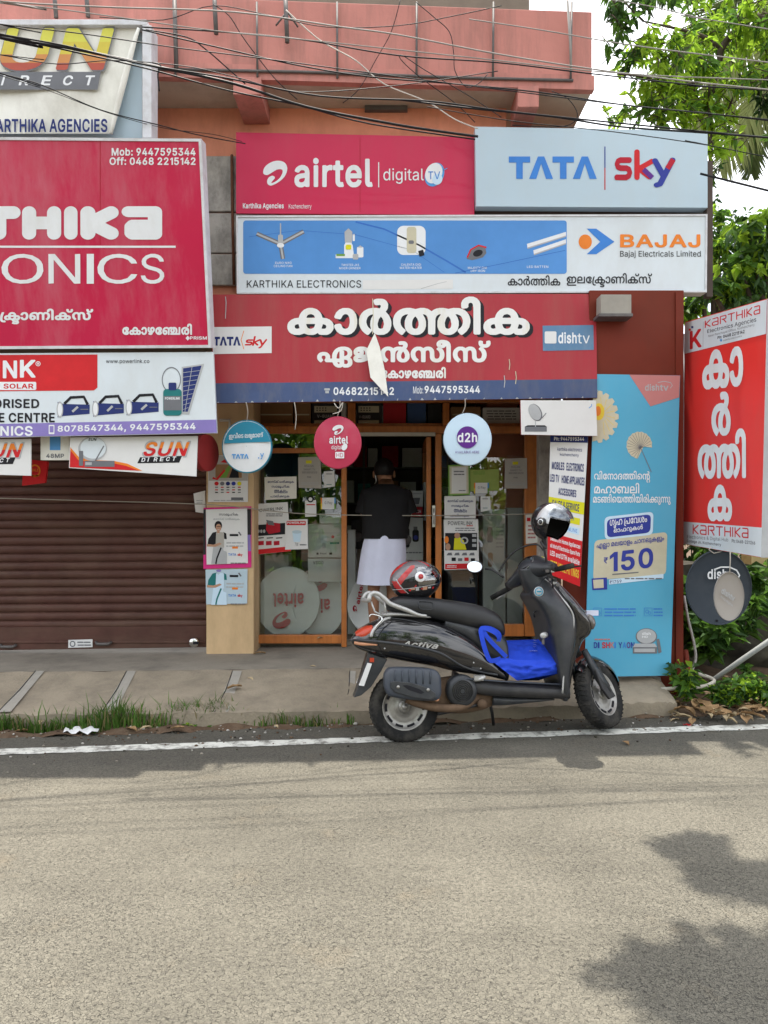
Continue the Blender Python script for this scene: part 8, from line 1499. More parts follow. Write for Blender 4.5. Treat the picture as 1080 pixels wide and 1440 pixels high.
# right arm bent forward to the counter, left arm forward too
s1 = node(mp_(565, 694, .12), .068, sp3); e1_ = node(mp_(574, 724, .10), .048, s1); w1 = node(mp_(566, 733, .34), .030, e1_); hand(mp_(564, 732, .38), w1, V((-.2, .97, 0)).normalized(), 1)
s2 = node(mp_(520, 695, .12), .068, sp3); e2_ = node(mp_(512, 722, .14), .048, s2); w2 = node(mp_(518, 726, .38), .030, e2_); hand(mp_(519, 725, .42), w2, V((.2, .97, 0)).normalized(), -1)
FLZ = .29
def leg(px, dy, hipx):
    h = node(mp_(hipx, 785, .04), .105, pel); k = node(V((at(px, 835, YM).x, YM + dy + .03, FLZ + .48)), .058, h); c_ = node(V((at(px, 835, YM).x, YM + dy + .0, FLZ + .34)), .058, k)
    a_ = node(V((at(px + 1, 835, YM).x, YM + dy, FLZ + .09)), .036, c_); hl = node(V((at(px + 1, 835, YM).x, YM + dy - .03, FLZ + .035)), .036, a_); bl = node(V((at(px + 1, 835, YM).x, YM + dy + .12, FLZ + .03)), (.042, .026), a_); node(V((at(px + 1, 835, YM).x, YM + dy + .19, FLZ + .02)), (.036, .018), bl)
leg(525, .02, 530); leg(552, .10, 551)
me = bpy.data.meshes.new('body'); base = wloc(man); me.from_pydata([tuple(p - base) for p in bm_v], bm_e, []); me.update(); me.materials.append(M['skin'])
bo = bpy.data.objects.new('body', me); COL.objects.link(bo); bo.parent = man
sk = bo.modifiers.new('skin', 'SKIN')
for i, r in enumerate(bm_r): me.skin_vertices[0].data[i].radius = r
me.skin_vertices[0].data[0].use_root = True
sk.use_smooth_shade = True; ss = bo.modifiers.new('sub', 'SUBSURF'); ss.levels = 1; ss.render_levels = 2
def cl(sts, mat, N=28, fold=0.0, seed=0, cap=False):
    R = []
    for j, (px, py, dy, hx, hy) in enumerate(cat(sts, 3)):
        c = mp_(px, py, dy); R.append([c + V((hx * math.cos(q) * (1 + fold * math.sin(q * 5 + seed + j * .12) + fold * .6 * math.sin(q * 11 + j * .25)), hy * math.sin(q) * (1 + fold * math.sin(q * 7 + j * .1)), 0)) for q in [6.2832 * i / N for i in range(N)]])
    return MB().rings(R, mat, True, cap)
sh_ = cl([(543, 681, .16, .075, .075), (543, 685, .15, .15, .12), (543, 690, .14, .225, .15), (543, 700, .12, .245, .17), (543, 720, .09, .235, .175), (542, 738, .06, .22, .17), (541, 750, .045, .215, .165), (540.5, 757, .04, .215, .165)], 'shirt_black', 32, .02)
for s, sx, ex_ in ((1, 563, 576), (-1, 522, 511)):
    R = []
    for k in range(6):
        t = k / 5; p = mp_(sx + (ex_ - sx) * t, 691 + 32 * t, .13 - .03 * t); R.append([p + V(((.092 - .012 * t) * math.cos(q), (.10 - .014 * t) * math.sin(q), .02 * math.cos(q) * s)) for q in [6.2832 * i / 16 for i in range(16)]])
    sh_.rings(R, 'shirt_black', True, False)
obj('shirt', sh_, man)
obj('mundu', cl([(541, 745, .04, .165, .14), (541, 750, .04, .172, .15), (540.5, 760, .04, .190, .168), (539, 780, .04, .205, .172), (537.5, 802, .05, .214, .17), (536.5, 821, .05, .222, .168)], 'mundu_white', 64, .035, 2), man)
hr = MB()
for i in range(24):
    for j in range(12):
        a0, a1 = 6.2832 * i / 24, 6.2832 * (i + 1) / 24; e0, e1 = rad(-28 + 118 * j / 12), rad(-28 + 118 * (j + 1) / 12); c = mp_(540, 661, .20)
        if math.sin((a0 + a1) / 2) > .45 and e0 < rad(25): continue
        g_ = lambda a_, e_: c + V((.098 * math.cos(a_) * math.cos(e_), .115 * math.sin(a_) * math.cos(e_) - .01, .112 * math.sin(e_))) * (1 + .02 * math.sin(a_ * 9))
        hr.add([g_(a0, e0), g_(a1, e0), g_(a1, e1), g_(a0, e1)], [(0, 1, 2, 3)], 'hair', True)
obj('hair', hr, man)
for s in (-1, 1): obj('ear', MB().sphere(mp_(540, 667, .19) + V((.095 * s, 0, 0)), .014, .026, .036, 'skin', 10, 8), man)
obj('mask_strap', MB().tube(smooth_path([mp_(531, 662, .22), mp_(528, 668, .16), mp_(529, 676, .18), mp_(527, 680, .26)], 4), .004, 'paper_white', 6), man)

# ---------------------------------------------------------------- papers and stickers on the glass
def sheet(name, label, cat_, c, Y, mat, group=None, th=.002, side=None):
    return board(name, label, cat_, c, Y, mat, side or mat, th, group=group)
YG = 7.150
GP = 'papers and stickers on the shop glass'
def smart(label, c):
    r, a = sheet('price_sheet', label, 'paper', c, YG, 'paper_grey', GP); x0, y0 = c[0]; x1 = c[1][0]; y1 = c[2][1]; w = x1 - x0; h = y1 - y0
    a.rect('logo', x0 + .35 * w, y0 + .1 * h, x0 + .6 * w, y0 + .2 * h, 'ink_acid', 0); a.text('lettering', 'REALME', (x0 + .28 * w, y0 + .25 * h, x0 + .7 * w, y0 + .31 * h), 'ink_grey', 0, 'L'); a.text('lettering', 'SMART TV', (x0 + .24 * w, y0 + .36 * h, x0 + .76 * w, y0 + .42 * h), 'ink_grey', 0, 'L')
    a.scrib('small_print', x0 + .16 * w, y0 + .46 * h, x0 + .85 * w, y0 + .51 * h, 'ink_grey', 0, 2, 1, 5); a.text('lettering', 'FHD', (x0 + .4 * w, y0 + .61 * h, x0 + .58 * w, y0 + .66 * h), 'ink_grey', 0); a.scrib('small_print', x0 + .1 * w, y0 + .8 * h, x0 + .9 * w, y0 + .87 * h, 'ink_pale', 0, 2, 2, 6); a.done()
smart('grey television price sheet with a yellow spot in the left window', [(419, 643), (451, 642), (452, 687), (420, 686)])
smart('grey television price sheet with a yellow spot in the right window', [(710, 645), (741, 644), (741.5, 687), (709.5, 687)])
def mask(label, c):
    r, a = sheet('handwritten_notice', label, 'paper', c, YG, 'paper_white' if c[0][0] > 500 else 'flex_white', GP); x0, y0 = c[0]; x1 = c[1][0]; w = x1 - x0
    for k, (key, f0, f1) in enumerate((('m1', .1, .92), ('m2', .22, .78), ('m3', .3, .72), ('m4', .18, .78))): a.word('handwriting', key, (x0 + f0 * w, y0 + 4.2 + k * 6.8, x0 + f1 * w, y0 + 9.0 + k * 6.8), 'ink_navy', 0)
    a.done()
mask('white paper with four handwritten malayalam lines in the left window', [(372, 671), (417, 670), (417, 701), (372.5, 703)])
mask('white paper with four handwritten malayalam lines, right of the doorway', [(625, 698), (669, 697), (669, 729), (625, 729)])
r, a = sheet('lamp_poster', 'leaning lamp advertisement with a red foot strip in the left window', 'poster', [(356, 709), (404.5, 706), (409, 775), (360.5, 780)], YG, 'paper_white', GP)
a.text('lettering', 'POWERLINK', [(361, 716), (398, 712.5), (398, 717), (361, 720.5)], 'ink_black', 0, 'L'); a.scrib('small_print', 374, 722, 398, 726, 'ink_grey', 0, 2, 3, 4)
a.poly('picture', [(359, 738.5), (404, 735), (405.5, 751), (360, 754)], 'ink_black', 0); a.poly('picture', [(375, 734), (394, 736), (394, 748), (378, 751), (374, 745)], 'ink_darkred', 1); a.poly('picture', [(374, 731), (384, 733), (386, 739), (377, 738)], 'ink_grey', 2)
for k in range(3): a.ell('picture', 363.5 + k * 4, 747, 1.6, 2.4, 'ink_pale', 2); a.rect('picture', 363 + k * 11, 761, 371 + k * 11, 767, 'ink_darkred', 0, 0, -.6); a.rect('picture', 362 + k * 13, 756, 371 + k * 13, 757.5, 'ink_black', 0, 0, -.6)
a.poly('colour_block', [(361, 773), (408.5, 768), (409, 775), (361.5, 779.6)], 'ink_red', 0); a.done()
r, a = sheet('bulb_carton', 'white rounded bulb pack with a red head in the left window', 'carton', [(401, 731), (432.5, 730), (433, 772), (401, 773)], YG - .01, 'paper_white', GP, .02)
a.rect('colour_block', 403, 732.5, 430, 738.5, 'ink_red', 0, 1); a.text('lettering', 'POWERLINK', (404, 733.5, 429, 736.5), 'ink_white', 1); a.poly('bulb_picture', [(411, 748), (424, 748), (422, 762), (413, 762)], 'disc_white', 0); a.ell('bulb_picture', 417.5, 748, 6.8, 2.4, 'sky_white', 1); a.text('lettering', '7W', (414.5, 763, 419.5, 768), 'ink_grey', 0, 'L'); a.scrib('small_print', 421, 765, 431, 767, 'ink_grey', 0, 1, 2, 2); a.done()
def codes(label, c, mat='paper_white'):
    r, a = sheet('payment_sticker', label, 'sticker', c, YG, mat, GP); x0, y0 = c[0]; x1 = c[1][0]; w = x1 - x0; a.rect('small_print', x0 + .22 * w, y0 + 3, x0 + .8 * w, y0 + 4, 'ink_grey', 0); a.rect('small_print', x0 + .25 * w, c[2][1] - 3, x0 + .75 * w, c[2][1] - 2.2, 'ink_teal', 0); a.done()
codes('small white payment sticker near the doorway post in the left window', [(455.5, 663), (470, 662), (471, 684), (455.5, 686)])
codes('small white payment sticker in the right window', [(675.5, 698), (689, 698), (690, 717), (676, 720)])
r, a = sheet('payment_sticker', 'tall white card with a round black emblem in the left window', 'sticker', [(429, 704), (444.5, 703), (445, 726), (429, 727)], YG, 'paper_white', GP); a.ell('emblem', 436.5, 702, 4.6, 4.6, 'ink_black', 0); a.ell('emblem', 436.5, 702, 2.6, 2.6, 'paper_white', 1); a.rect('small_print', 431, 709, 443, 710.4, 'ink_red', 0); a.done()
def pay(label, x0, y0, w, h):
    r, a = sheet('payment_sticker', label, 'sticker', [(x0, y0), (x0 + w, y0 - .3), (x0 + w, y0 + h), (x0, y0 + h)], YG, 'paper_white', GP); t = 1.4
    a.rect('border', x0, y0, x0 + t * 1.4, y0 + h * .5, 'ink_orange', 0); a.rect('border', x0, y0 + h * .5, x0 + t * 1.4, y0 + h, 'ink_yellow', 0); a.rect('border', x0 + w - t * 1.4, y0, x0 + w, y0 + h * .5, 'ink_skyblue', 0); a.rect('border', x0 + w - t * 1.4, y0 + h * .5, x0 + w, y0 + h, 'ink_green', 0)
    a.text('lettering', 'G Pay', (x0 + .26 * w, y0 + .32 * h, x0 + .78 * w, y0 + .62 * h), 'ink_grey', 1, 'L'); a.done()
pay('white pay sticker with coloured edges in the left window', 451, 700, 21, 16)
pay('white pay sticker with coloured edges in the right window', 666.5, 679, 21, 15)
r, a = sheet('code_frame', 'beige framed card hanging in the right window beside the door', 'paper', [(630, 654), (660.5, 653), (661, 696), (630.5, 697)], YG, 'ink_green', GP); a.poly('card', [(632, 656), (658.5, 655), (659, 694), (632.5, 695)], 'ink_beige', 0); a.poly('card', [(635, 657.5), (656, 657), (656, 693), (635, 693.5)], 'paper_white', 1); a.scrib('small_print', 638, 662, 653, 668, 'ink_grey', 2, 2, 1, 3); a.scrib('small_print', 645, 689, 655, 690.5, 'ink_grey', 2, 1, 1, 3); a.done()
r, a = sheet('green_sheet', 'yellow green paper sheet in the upper part of the right window', 'paper', [(661, 660.5), (702, 660), (702, 690), (661.5, 691)], YG + .008, 'paper_acid', GP); a.scrib('small_print', 665, 663, 682, 667, 'ink_green', 0, 2, 4, 4); a.done()
r, a = sheet('lamp_poster', 'white lamp advertisement with a dark picture, right of the doorway', 'poster', [(624, 730.5), (672.5, 730), (673.5, 800), (625, 801.5)], YG, 'paper_white', GP)
a.text('lettering', 'POWERLINK', (630, 733, 665, 738.5), 'ink_black', 0, 'L'); a.rect('lettering', 656, 738.8, 665, 740, 'ink_red', 0); a.scrib('small_print', 640, 742, 668, 746.5, 'ink_grey', 0, 2, 3, 5); a.rect('picture', 626, 749.5, 671, 774, 'ink_black', 0)
a.poly('picture', [(638, 773), (639, 757), (645, 754), (652, 760), (656, 773)], 'ink_acid', 1); a.ell('picture', 643, 753, 4, 4, 'ink_skin', 2); a.ell('picture', 653, 760, 5.5, 5, 'ink_pale', 2, hole=.6); a.ell('picture', 630, 769, 3.5, 5, 'ink_skin', 1); a.ell('picture', 628, 759, 3, 5, 'ink_orange', 1)
for k in range(3): a.rect('picture', 664, 751 + k * 7, 670, 755 + k * 7, 'ink_pale', 1)
for k in range(4): a.poly('picture', [(628 + k * 10.5, 781), (630 + k * 10.5, 777.5), (635 + k * 10.5, 777), (636 + k * 10.5, 781)], 'ink_grey', 0); a.rect('picture', 635 + k * 9, 784 + (k % 2), 641 + k * 9, 789, ('ink_black', 'ink_grey', 'ink_red', 'ink_black')[k], 0)
a.poly('colour_block', [(626, 793), (672.8, 792), (673, 799.5), (626, 800.5)], 'ink_red', 0); a.scrib('small_print', 628, 795, 642, 798, 'ink_white', 1, 2, 6, 3); a.done()
r, a = sheet('pink_leaflet', 'pale pink leaflet with a red corner stuck beside the right window post', 'paper', [(739, 724), (755.5, 723), (756, 763), (739.5, 765)], 7.12, 'flex_white', GP); a.rect('colour_block', 741, 728, 746, 733, 'ink_red', 0); a.scrib('small_print', 742, 738, 753, 757, 'ink_salmon', 0, 4, 2, 3); a.done()

# ---------------------------------------------------------------- posters on the pillar
YP = 6.885
r, a = sheet('calendar', 'wall calendar with a worn picture on top, high on the cream pillar', 'calendar', [(293, 640), (349, 641), (348.5, 706), (292.5, 706)], YP, 'paper_white', None, .006)
a.poly('picture', [(293.5, 641), (348.5, 642), (348.5, 676), (293.5, 676)], 'paper_grey', 0)
a.rect('picture', 303, 653, 340, 672, 'carton_brown', 1); a.poly('picture', [(308, 672), (322, 654), (326, 654), (318, 672)], 'ink_green', 2); a.poly('picture', [(322, 672), (328, 655), (335, 660), (336, 672)], 'ink_black', 2); a.poly('picture', [(310, 650), (320, 643), (322, 650), (326, 652)], 'ink_red', 2); a.line('picture', [(299, 672), (305, 674), (316, 661)], 3, 'ink_red', 3)
for k in range(5):
    x = 304.5 + k * 8; a.ell('icon#%d' % k, x, 680, 3, 2.8, ('ink_red', 'ink_grey', 'ink_navy', 'ink_indigo', 'ink_acid')[k], 0)
    for j in range(3): a.rect('icon#%d' % k, x - 2, 684.5 + j * 3.6, x + 2, 686 + j * 3.6, ('ink_grey', 'ink_red', 'ink_black')[(k + j) % 3], 0)
a.rect('colour_block', 325, 699.5, 342, 703.5, 'ink_grey', 0); a.scrib('small_print', 300, 702.8, 345, 704.5, 'ink_pale', 0, 1, 3, 6); a.done()
r, a = sheet('pink_tray', 'pink edged display card behind the woman poster on the pillar', 'card', [(286, 714), (353.5, 712), (353.5, 798), (286, 800)], YP, 'ink_pink', None, .006)
a.rect('picture', 347, 716, 353, 752, 'carton_black', 0); a.line('picture', [(350, 752), (351, 775)], 4, 'ink_lilac', 0); a.rect('picture', 286, 716, 289.4, 780, 'carton_black', 0); a.done()
def woman(label, y0, crop, hairc, sleeve, dress, matp, Yq, c):
    r, a = sheet('offer_poster', label, 'poster', c, Yq, matp, 'posters of a smiling woman on the pillar', .004); o = y0 - 716
    P = lambda L: [(x, max(y + o, crop)) for x, y in L]
    if not crop > y0 + 20:
        a.ell('portrait', 307, 739 + o, 5.2, 6.4, hairc, 1); a.ell('portrait', 307.3, 742 + o, 3.9, 5.2, 'ink_skin', 2); a.line('portrait', [(304.4, 740.3 + o), (310.4, 740.3 + o)], .7, 'ink_black', 3); a.line('portrait', [(305.8, 745 + o), (308.8, 745 + o)], .6, 'paper_white', 3); a.rect('portrait', 305, 747 + o, 309, 750 + o, 'ink_skin', 1)
    a.poly('portrait', P([(299, 749), (305, 747.5), (305, 764), (300, 766), (292, 765), (293, 758)]), sleeve, 1); a.poly('portrait', P([(314, 748), (318, 750), (319, 758), (315.5, 758)]), sleeve, 1)
    a.poly('portrait', P([(304, 748), (307, 751), (310, 748), (315, 749), (315, 770), (303, 770)]), 'paper_grey' if dress == 'ink_pale' else 'disc_white', 2)
    a.poly('portrait', P([(291, 765), (300, 766), (309, 763), (312, 765), (303, 769), (291, 768.5)]), 'ink_skin', 3); a.poly('portrait', P([(300, 769), (314, 769), (314, 774), (318.5, 776), (319, 793), (297, 793)]), dress, 3); a.line('portrait', P([(311, 770), (305, 785), (303.5, 793)]), 2.2, sleeve, 4)
    a.rect('set_top_box', 323, 751 + o, 335, 754 + o, 'ink_black', 1); a.line('set_top_box', [(335.5, 748 + o), (339, 753 + o)], 2, 'ink_grey', 1); a.scrib('small_print', 318, 762 + o, 343, 769 + o, 'ink_pale', 1, 2, 3, 4); a.rect('small_print', 326.5, 768.5 + o, 334.5, 771.5 + o, 'ink_orange', 2)
    a.text('lettering', 'TATA', (321, 778 + o, 332, 781.5 + o), 'ink_blue', 1); a.text('lettering', 'sky', (334, 777.5 + o, 341, 783 + o), 'ink_red', 1, '_'); a.scrib('small_print', 324, 791 + o, 346, 792.5 + o, 'ink_grey', 1, 1, 3, 5)
    return a
a = woman('clean white offer poster of a woman in black sleeves, upper one on the pillar', 716, 0, 'ink_black', 'ink_black', 'ink_pale', 'paper_white', YP - .012, [(289.5, 716.5), (347.5, 715), (348.5, 792), (290.5, 794)])
a.word('lettering', 'm2', (308, 721, 335, 726), 'ink_grey', 1); a.word('lettering', 'm1', (300, 728, 337, 732), 'ink_pale', 1); a.done()
a = woman('faded bluish offer poster of a woman, lower one on the pillar', 773.5, 801, 'ink_blue', 'ink_teal', 'disc_white', 'sky_white', YP, [(289, 801), (348, 800), (347.5, 848.5), (290, 850)]); a.ell('portrait', 307.5, 802.5, 3.6, 1.8, 'ink_lilac', 2); a.done()
r, a = sheet('white_carrier', 'crumpled white plastic bag at the left edge of the pillar', 'bag', [(272, 694), (288, 690), (289, 722), (275, 720)], 6.96, 'paper_white', None, .02); a.scrib('small_print', 276, 703, 285, 708, 'ink_pale', 0, 2, 3, 2); a.done()
obj('pipe_clip', MB().tube([at(309, 591, 6.86), at(323, 591, 6.86), at(323, 602, 6.86)], .014, 'pvc_white', 8), None, 'small bent pvc pipe stub on the top of the cream pillar', 'pipe')

# ---------------------------------------------------------------- dish reflectors
def dish(label, cx, cy, rx, ry, Y, mat, yaw, tilt, arm=False):
    c = at(cx, cy, Y); n = V((math.sin(rad(yaw)) * math.cos(rad(tilt)), -math.cos(rad(yaw)) * math.cos(rad(tilt)), math.sin(rad(tilt)))).normalized(); rt = n.cross(Z).normalized() * -1; up = rt.cross(n) * -1
    if up.z < 0: up = -up
    if rt.x < 0: rt = -rt
    kx = rx / FPX * Y / max(math.cos(rad(yaw)), .3); kz = ry / FPX * Y / math.cos(rad(tilt))
    root = thing('dish_antenna', c - V((0, 0, kz)), label, 'dish antenna', 'dish antennas'); N = 48
    ring = lambda f, o: [c + rt * (kx * f * math.cos(6.2832 * i / N)) + up * (kz * f * math.sin(6.2832 * i / N)) + n * o for i in range(N)]
    D = min(kx, kz) * .16
    b = MB().rings([ring(f, D * (f * f - 1)) for f in (.02, .25, .5, .75, .92, .97)], mat, True, False)
    obj('reflector', b, root)
    obj('rim', MB().rings([ring(.97, -.004), ring(.985, .012), ring(1.0, .006), ring(1.005, -.012), ring(.97, -.016)], mat, True, False), root)
    obj('back_bracket', MB().box(c - n * (D + .06) - V((.06, .02, .06)), c - n * (D + .03) + V((.06, .02, .06)), 'grey_iron'), root)
    return root, Art(Plane(c + n * .004, n), root), n
r, a, n = dish('pale grey dish with upside down red lettering, leftmost behind the left window', 404.6, 846, 45, 49, 7.36, 'dish_grey', 4, 8)
a.text('lettering', 'airtel', rot180(384, 834, 427, 854), 'ink_darkred', 0); swirl(a, 'emblem', rot180(383, 860, 408.5, 884), 'ink_darkred', 0); a.done()
r, a, n = dish('pale grey dish half hidden behind the first in the left window', 449, 847, 36, 48, 7.48, 'dish_grey', 20, 8)
a.text('lettering', 'airtel', rot180(422, 842, 464, 862), 'ink_darkred', 0); swirl(a, 'emblem', rot180(434, 811, 460, 832), 'ink_darkred', 0); a.done()
r, a, n = dish('pale grey dish with red lettering turned sideways, standing in the doorway', 519, 850, 31, 39, 7.38, 'dish_grey', -14, 6)
a.text('lettering', 'airtel', [(500, 849), (506, 820), (511.5, 821), (505.5, 850)], 'ink_darkred', 0); swirl(a, 'emblem', [(495, 859), (497, 851), (503, 852), (501.5, 861)], 'ink_darkred', 0); a.done()
r, a, n = dish('big slate grey dish hung below the blade sign', 1010.5, 826.5, 43, 53, 5.75, 'dish_slate', -10, -4)
a.text('lettering', 'dish', (995, 800, 1023, 814.5), 'ink_white', 0); a.line('emblem', [(1004, 801), (1014, 797.5), (1026, 797.5), (1036, 802), (1040, 809), (1037, 815)], 2, 'ink_white', 0); a.ell('emblem', 1008, 873, 2, 1.6, 'ink_black', 0); a.done()
r, a, n = dish('small weathered pale dish hung in front of the big slate grey dish', 1025, 838.5, 19.5, 34.5, 5.42, 'dish_pale', -12, -2)
a.text('lettering', 'dishtv', [(1016, 826), (1034, 838), (1032, 846), (1014, 834)], 'ink_pale', 0); a.text('lettering', 'truly digital', [(1014, 837), (1031, 850), (1030, 854), (1013, 841)], 'ink_pale', 0, 'L'); a.done()
obj('hanging_wire', MB().tube([at(1027, 775, 5.36), at(1027, 790, 5.38), at(1026, 806, 5.40)], .004, 'cable_white', 5), None, 'short white wire holding the small pale dish', 'wire')
obj('hanging_wire', MB().tube([at(1000, 768, 5.72), at(997, 773, 5.73), at(1004, 778, 5.73), at(1012, 776, 5.73), at(1020, 773, 5.72)], .004, 'cable_white', 5), None, 'knotted wire tying the slate grey dish to the sign', 'wire')

# ---------------------------------------------------------------- goods inside
def carton(label, x0, y0, x1, y1, Y, depth, mat, group='cartons stacked in the shop', text=None, tc='ink_white', name='carton', extra=None):
    p, q = at(x0, y0, Y), at(x1, y1, Y); root = thing(name, ((p.x + q.x) / 2, Y + depth / 2, q.z), label, 'carton', group)
    obj('box', MB().box((p.x, Y, q.z), (q.x, Y + depth, p.z), mat), root, bevel=.004); a = Art(Plane((0, Y, 0), (0, -1, 0)), root)
    if text: a.text('lettering', text[0], text[1], tc, 0)
    if extra: extra(a)
    a.done()
sy = 7.35
z_ = at(0, 599, 7.19).z + .0
obj('stock_shelf', MB().box((-1.16, 7.24, z_), (1.4, 7.75, z_ + .03), 'wood'), None, 'timber shelf above the shop door carrying a row of cartons', 'shelf')
tops = [(364, 566, 'carton_brown', 412, None), (414, 566, 'carton_brown', 437, None), (439, 563, 'carton_black', 478, ('V-GUARD', (446, 583, 470, 587.5))), (480, 566, 'carton_white', 487, None), (501, 564, 'carton_black', 537, ('V-GUARD', (505, 584, 521, 588.5))), (539, 560, 'carton_red', 571, None), (573, 562, 'carton_blue', 599, None), (602, 568, 'carton_black', 621, None), (634, 572, 'carton_brown', 676, None), (679, 573, 'carton_white', 731, None), (733, 566, 'carton_black', 750, None)]
labs = ['plain brown carton at the left end of the shelf over the door', 'second brown carton from the left on the shelf over the door', 'black carton with white lettering above the crimson round sign', 'narrow white carton beside the black one on the shelf over the door', 'black carton with pale end panels on the shelf over the doorway', 'plain red carton in the middle of the shelf over the doorway', 'dark blue carton right of the red one on the shelf', 'small black carton behind the shelf post, right of the blue one', 'brown carton behind the pale blue round sign', 'long white carton on the shelf above the right window', 'black carton at the right end of the shelf over the window']
zt0 = z_ + .032
for (x0, y0, mt, x1, tx), lb in zip(tops, labs):
    yb = 720 - (zt0 - 1.5) * FPX / sy
    def ex(a, x0=x0, x1=x1, mt=mt, yb=yb):
        if mt == 'carton_black' and x1 - x0 > 30: a.rect('end_panel', x0 + 3, 571, x1 - 4, 580, 'ink_beige', 0); [a.rect('end_panel', x0 + 6 + (k % 4) * 4, 573 + (k // 4) * 3.2, x0 + 8 + (k % 4) * 4, 574.6 + (k // 4) * 3.2, 'ink_black', 1) for k in range(8)]; a.rect('end_panel', x0 + 3, 591, x1 - 4, min(598, yb - 1), 'ink_beige', 0)
        if mt == 'carton_white' and x1 - x0 > 30: a.scrib('print', x0 + 5, 577, x1 - 5, 590, 'ink_grey', 0, 4, 3, 6)
        if mt == 'carton_brown': a.rect('tape', x0 + 2, (y0_ := 582), x1 - 2, 584, 'ink_beige', 0)
    carton(lb, x0, y0, x1, yb, sy, .3, mt, 'cartons on the shelf over the door', tx, 'ink_pale', extra=ex)
fz = .29
def by(Y, z=fz): return 720 - (z - 1.5) * FPX / Y
carton('tall grey white carton with a handle hole, behind the right window', 679, 716, 711, by(7.42), 7.42, .35, 'carton_white', extra=lambda a: (a.rect('hand_hole', 685, 741, 693, 763, 'ink_grey', 0, 3), a.rect('hand_hole', 686, 777, 693, 797, 'carton_brown', 0, 3), a.scrib('print', 697, 740, 708, 770, 'ink_pale', 0, 6, 8, 2)))
carton('tall grey white carton at the right edge of the right window', 713, 714, 735, by(7.46), 7.46, .35, 'carton_white', extra=lambda a: a.line('tear', [(713, 716), (713.6, 745), (712.8, 768), (713.8, 800)], 1, 'rusty', 0))
carton('dark carton on the floor behind the lamp poster', 630, 806, 672, by(7.40), 7.40, .35, 'carton_black')
carton('white carton with bulb pictures in the left window', 433, 737, 480, 784, 7.30, .25, 'carton_white', extra=lambda a: (a.rect('print', 434, 749, 479, 750, 'ink_pale', 0), a.ell('print', 468, 755, 2.2, 2.2, 'ink_red', 0), a.rect('print', 451, 752, 460, 764, 'board_white', 0, 3), a.rect('print', 453, 763, 458, 771, 'ink_pale', 1, 1), a.scrib('print', 464, 762, 477, 765, 'ink_teal', 0, 1, 1, 2), a.text('print', 'Bajaj', (450, 777, 459, 780), 'ink_grey', 0), a.rect('print', 445, 777, 448, 780, 'ink_black', 0), a.rect('print', 463, 777, 467, 780, 'ink_black', 0)))
carton('white carton with grey script under the bulb carton', 433, 785.5, 482, 818, 7.31, .25, 'carton_white', text=('VSGO', (440, 789, 455, 793.5)), tc='ink_grey')
carton('pale carton standing behind the leftmost dish', 372, 780, 406, by(7.52), 7.52, .3, 'carton_white')
carton('olive brown carton on the floor at the left end of the window', 357, 815, 372, by(7.5), 7.5, .3, 'ink_beige')
carton('flat grey carton lying above the bulb carton', 449, 722, 478, 736.4, 7.32, .2, 'dish_grey', text=('VGUARD', (452, 725, 470, 728)), tc='ink_grey')
# inside the doorway
carton('pale grey carton with a loudspeaker picture inside the doorway', 567, 728, 595, 788, 7.55, .3, 'carton_white', 'cartons inside the doorway', extra=lambda a: (a.rect('picture', 580, 745, 589, 762, 'ink_black', 0, 3), a.ell('picture', 584.5, 756, 3, 3.4, 'ink_indigo', 1), a.rect('picture', 581.5, 740.5, 587, 746, 'ink_grey', 0), a.scrib('picture', 569, 776, 594, 778, 'ink_grey', 0, 1, 1, 7)))
carton('red topped carton on the speaker carton inside the doorway', 577, 713, 594, 727, 7.6, .25, 'carton_red', 'cartons inside the doorway', text=('PIGEON', (579, 717, 592, 721)))
carton('white mixer carton above the red topped one inside the doorway', 577, 690, 595, 712.5, 7.62, .25, 'carton_white', 'cartons inside the doorway', extra=lambda a: (a.poly('picture', [(580, 700), (591, 700), (589, 709), (582, 709)], 'ink_grey', 0), a.rect('picture', 579, 693, 593, 695, 'ink_pale', 0)))
carton('tall white carton beside the door leaf', 596, 678, 604, 732, 7.7, .2, 'carton_white', 'cartons inside the doorway')
carton('white carton with a red label at the man\'s feet', 569, 789, 596, by(7.52), 7.52, .3, 'carton_white', 'cartons inside the doorway', text=('STAR', (573, 781 + 11, 588, 797)), tc='ink_red')
carton('grey carton stack against the left side of the doorway', 489, 745, 500, by(7.6), 7.6, .4, 'dish_grey', 'cartons inside the doorway')
def speaker(label, x0, y0, x1, y1, Y):
    p, q = at(x0, y0, Y), at(x1, y1, Y); root = thing('loudspeaker', ((p.x + q.x) / 2, Y, q.z), label, 'loudspeaker', 'loudspeakers in the doorway'); obj('cabinet', MB().box((p.x, Y, q.z), (q.x, Y + .2, p.z), 'carton_black'), root, bevel=.015)
    c = V(((p.x + q.x) / 2, Y - .001, (p.z * .4 + q.z * .6))); obj('cone', MB().lathe(c, (0, -1, 0), [(.05, .0), (.048, .012), (.02, .002), (.001, .01)], 'grey_iron', 20), root)
speaker('black loudspeaker right of the man, in front of the grey carton', 567, 743, 576, 770, 7.5)
speaker('black loudspeaker low in the left side of the doorway', 494, 730, 512, 772, 7.7)
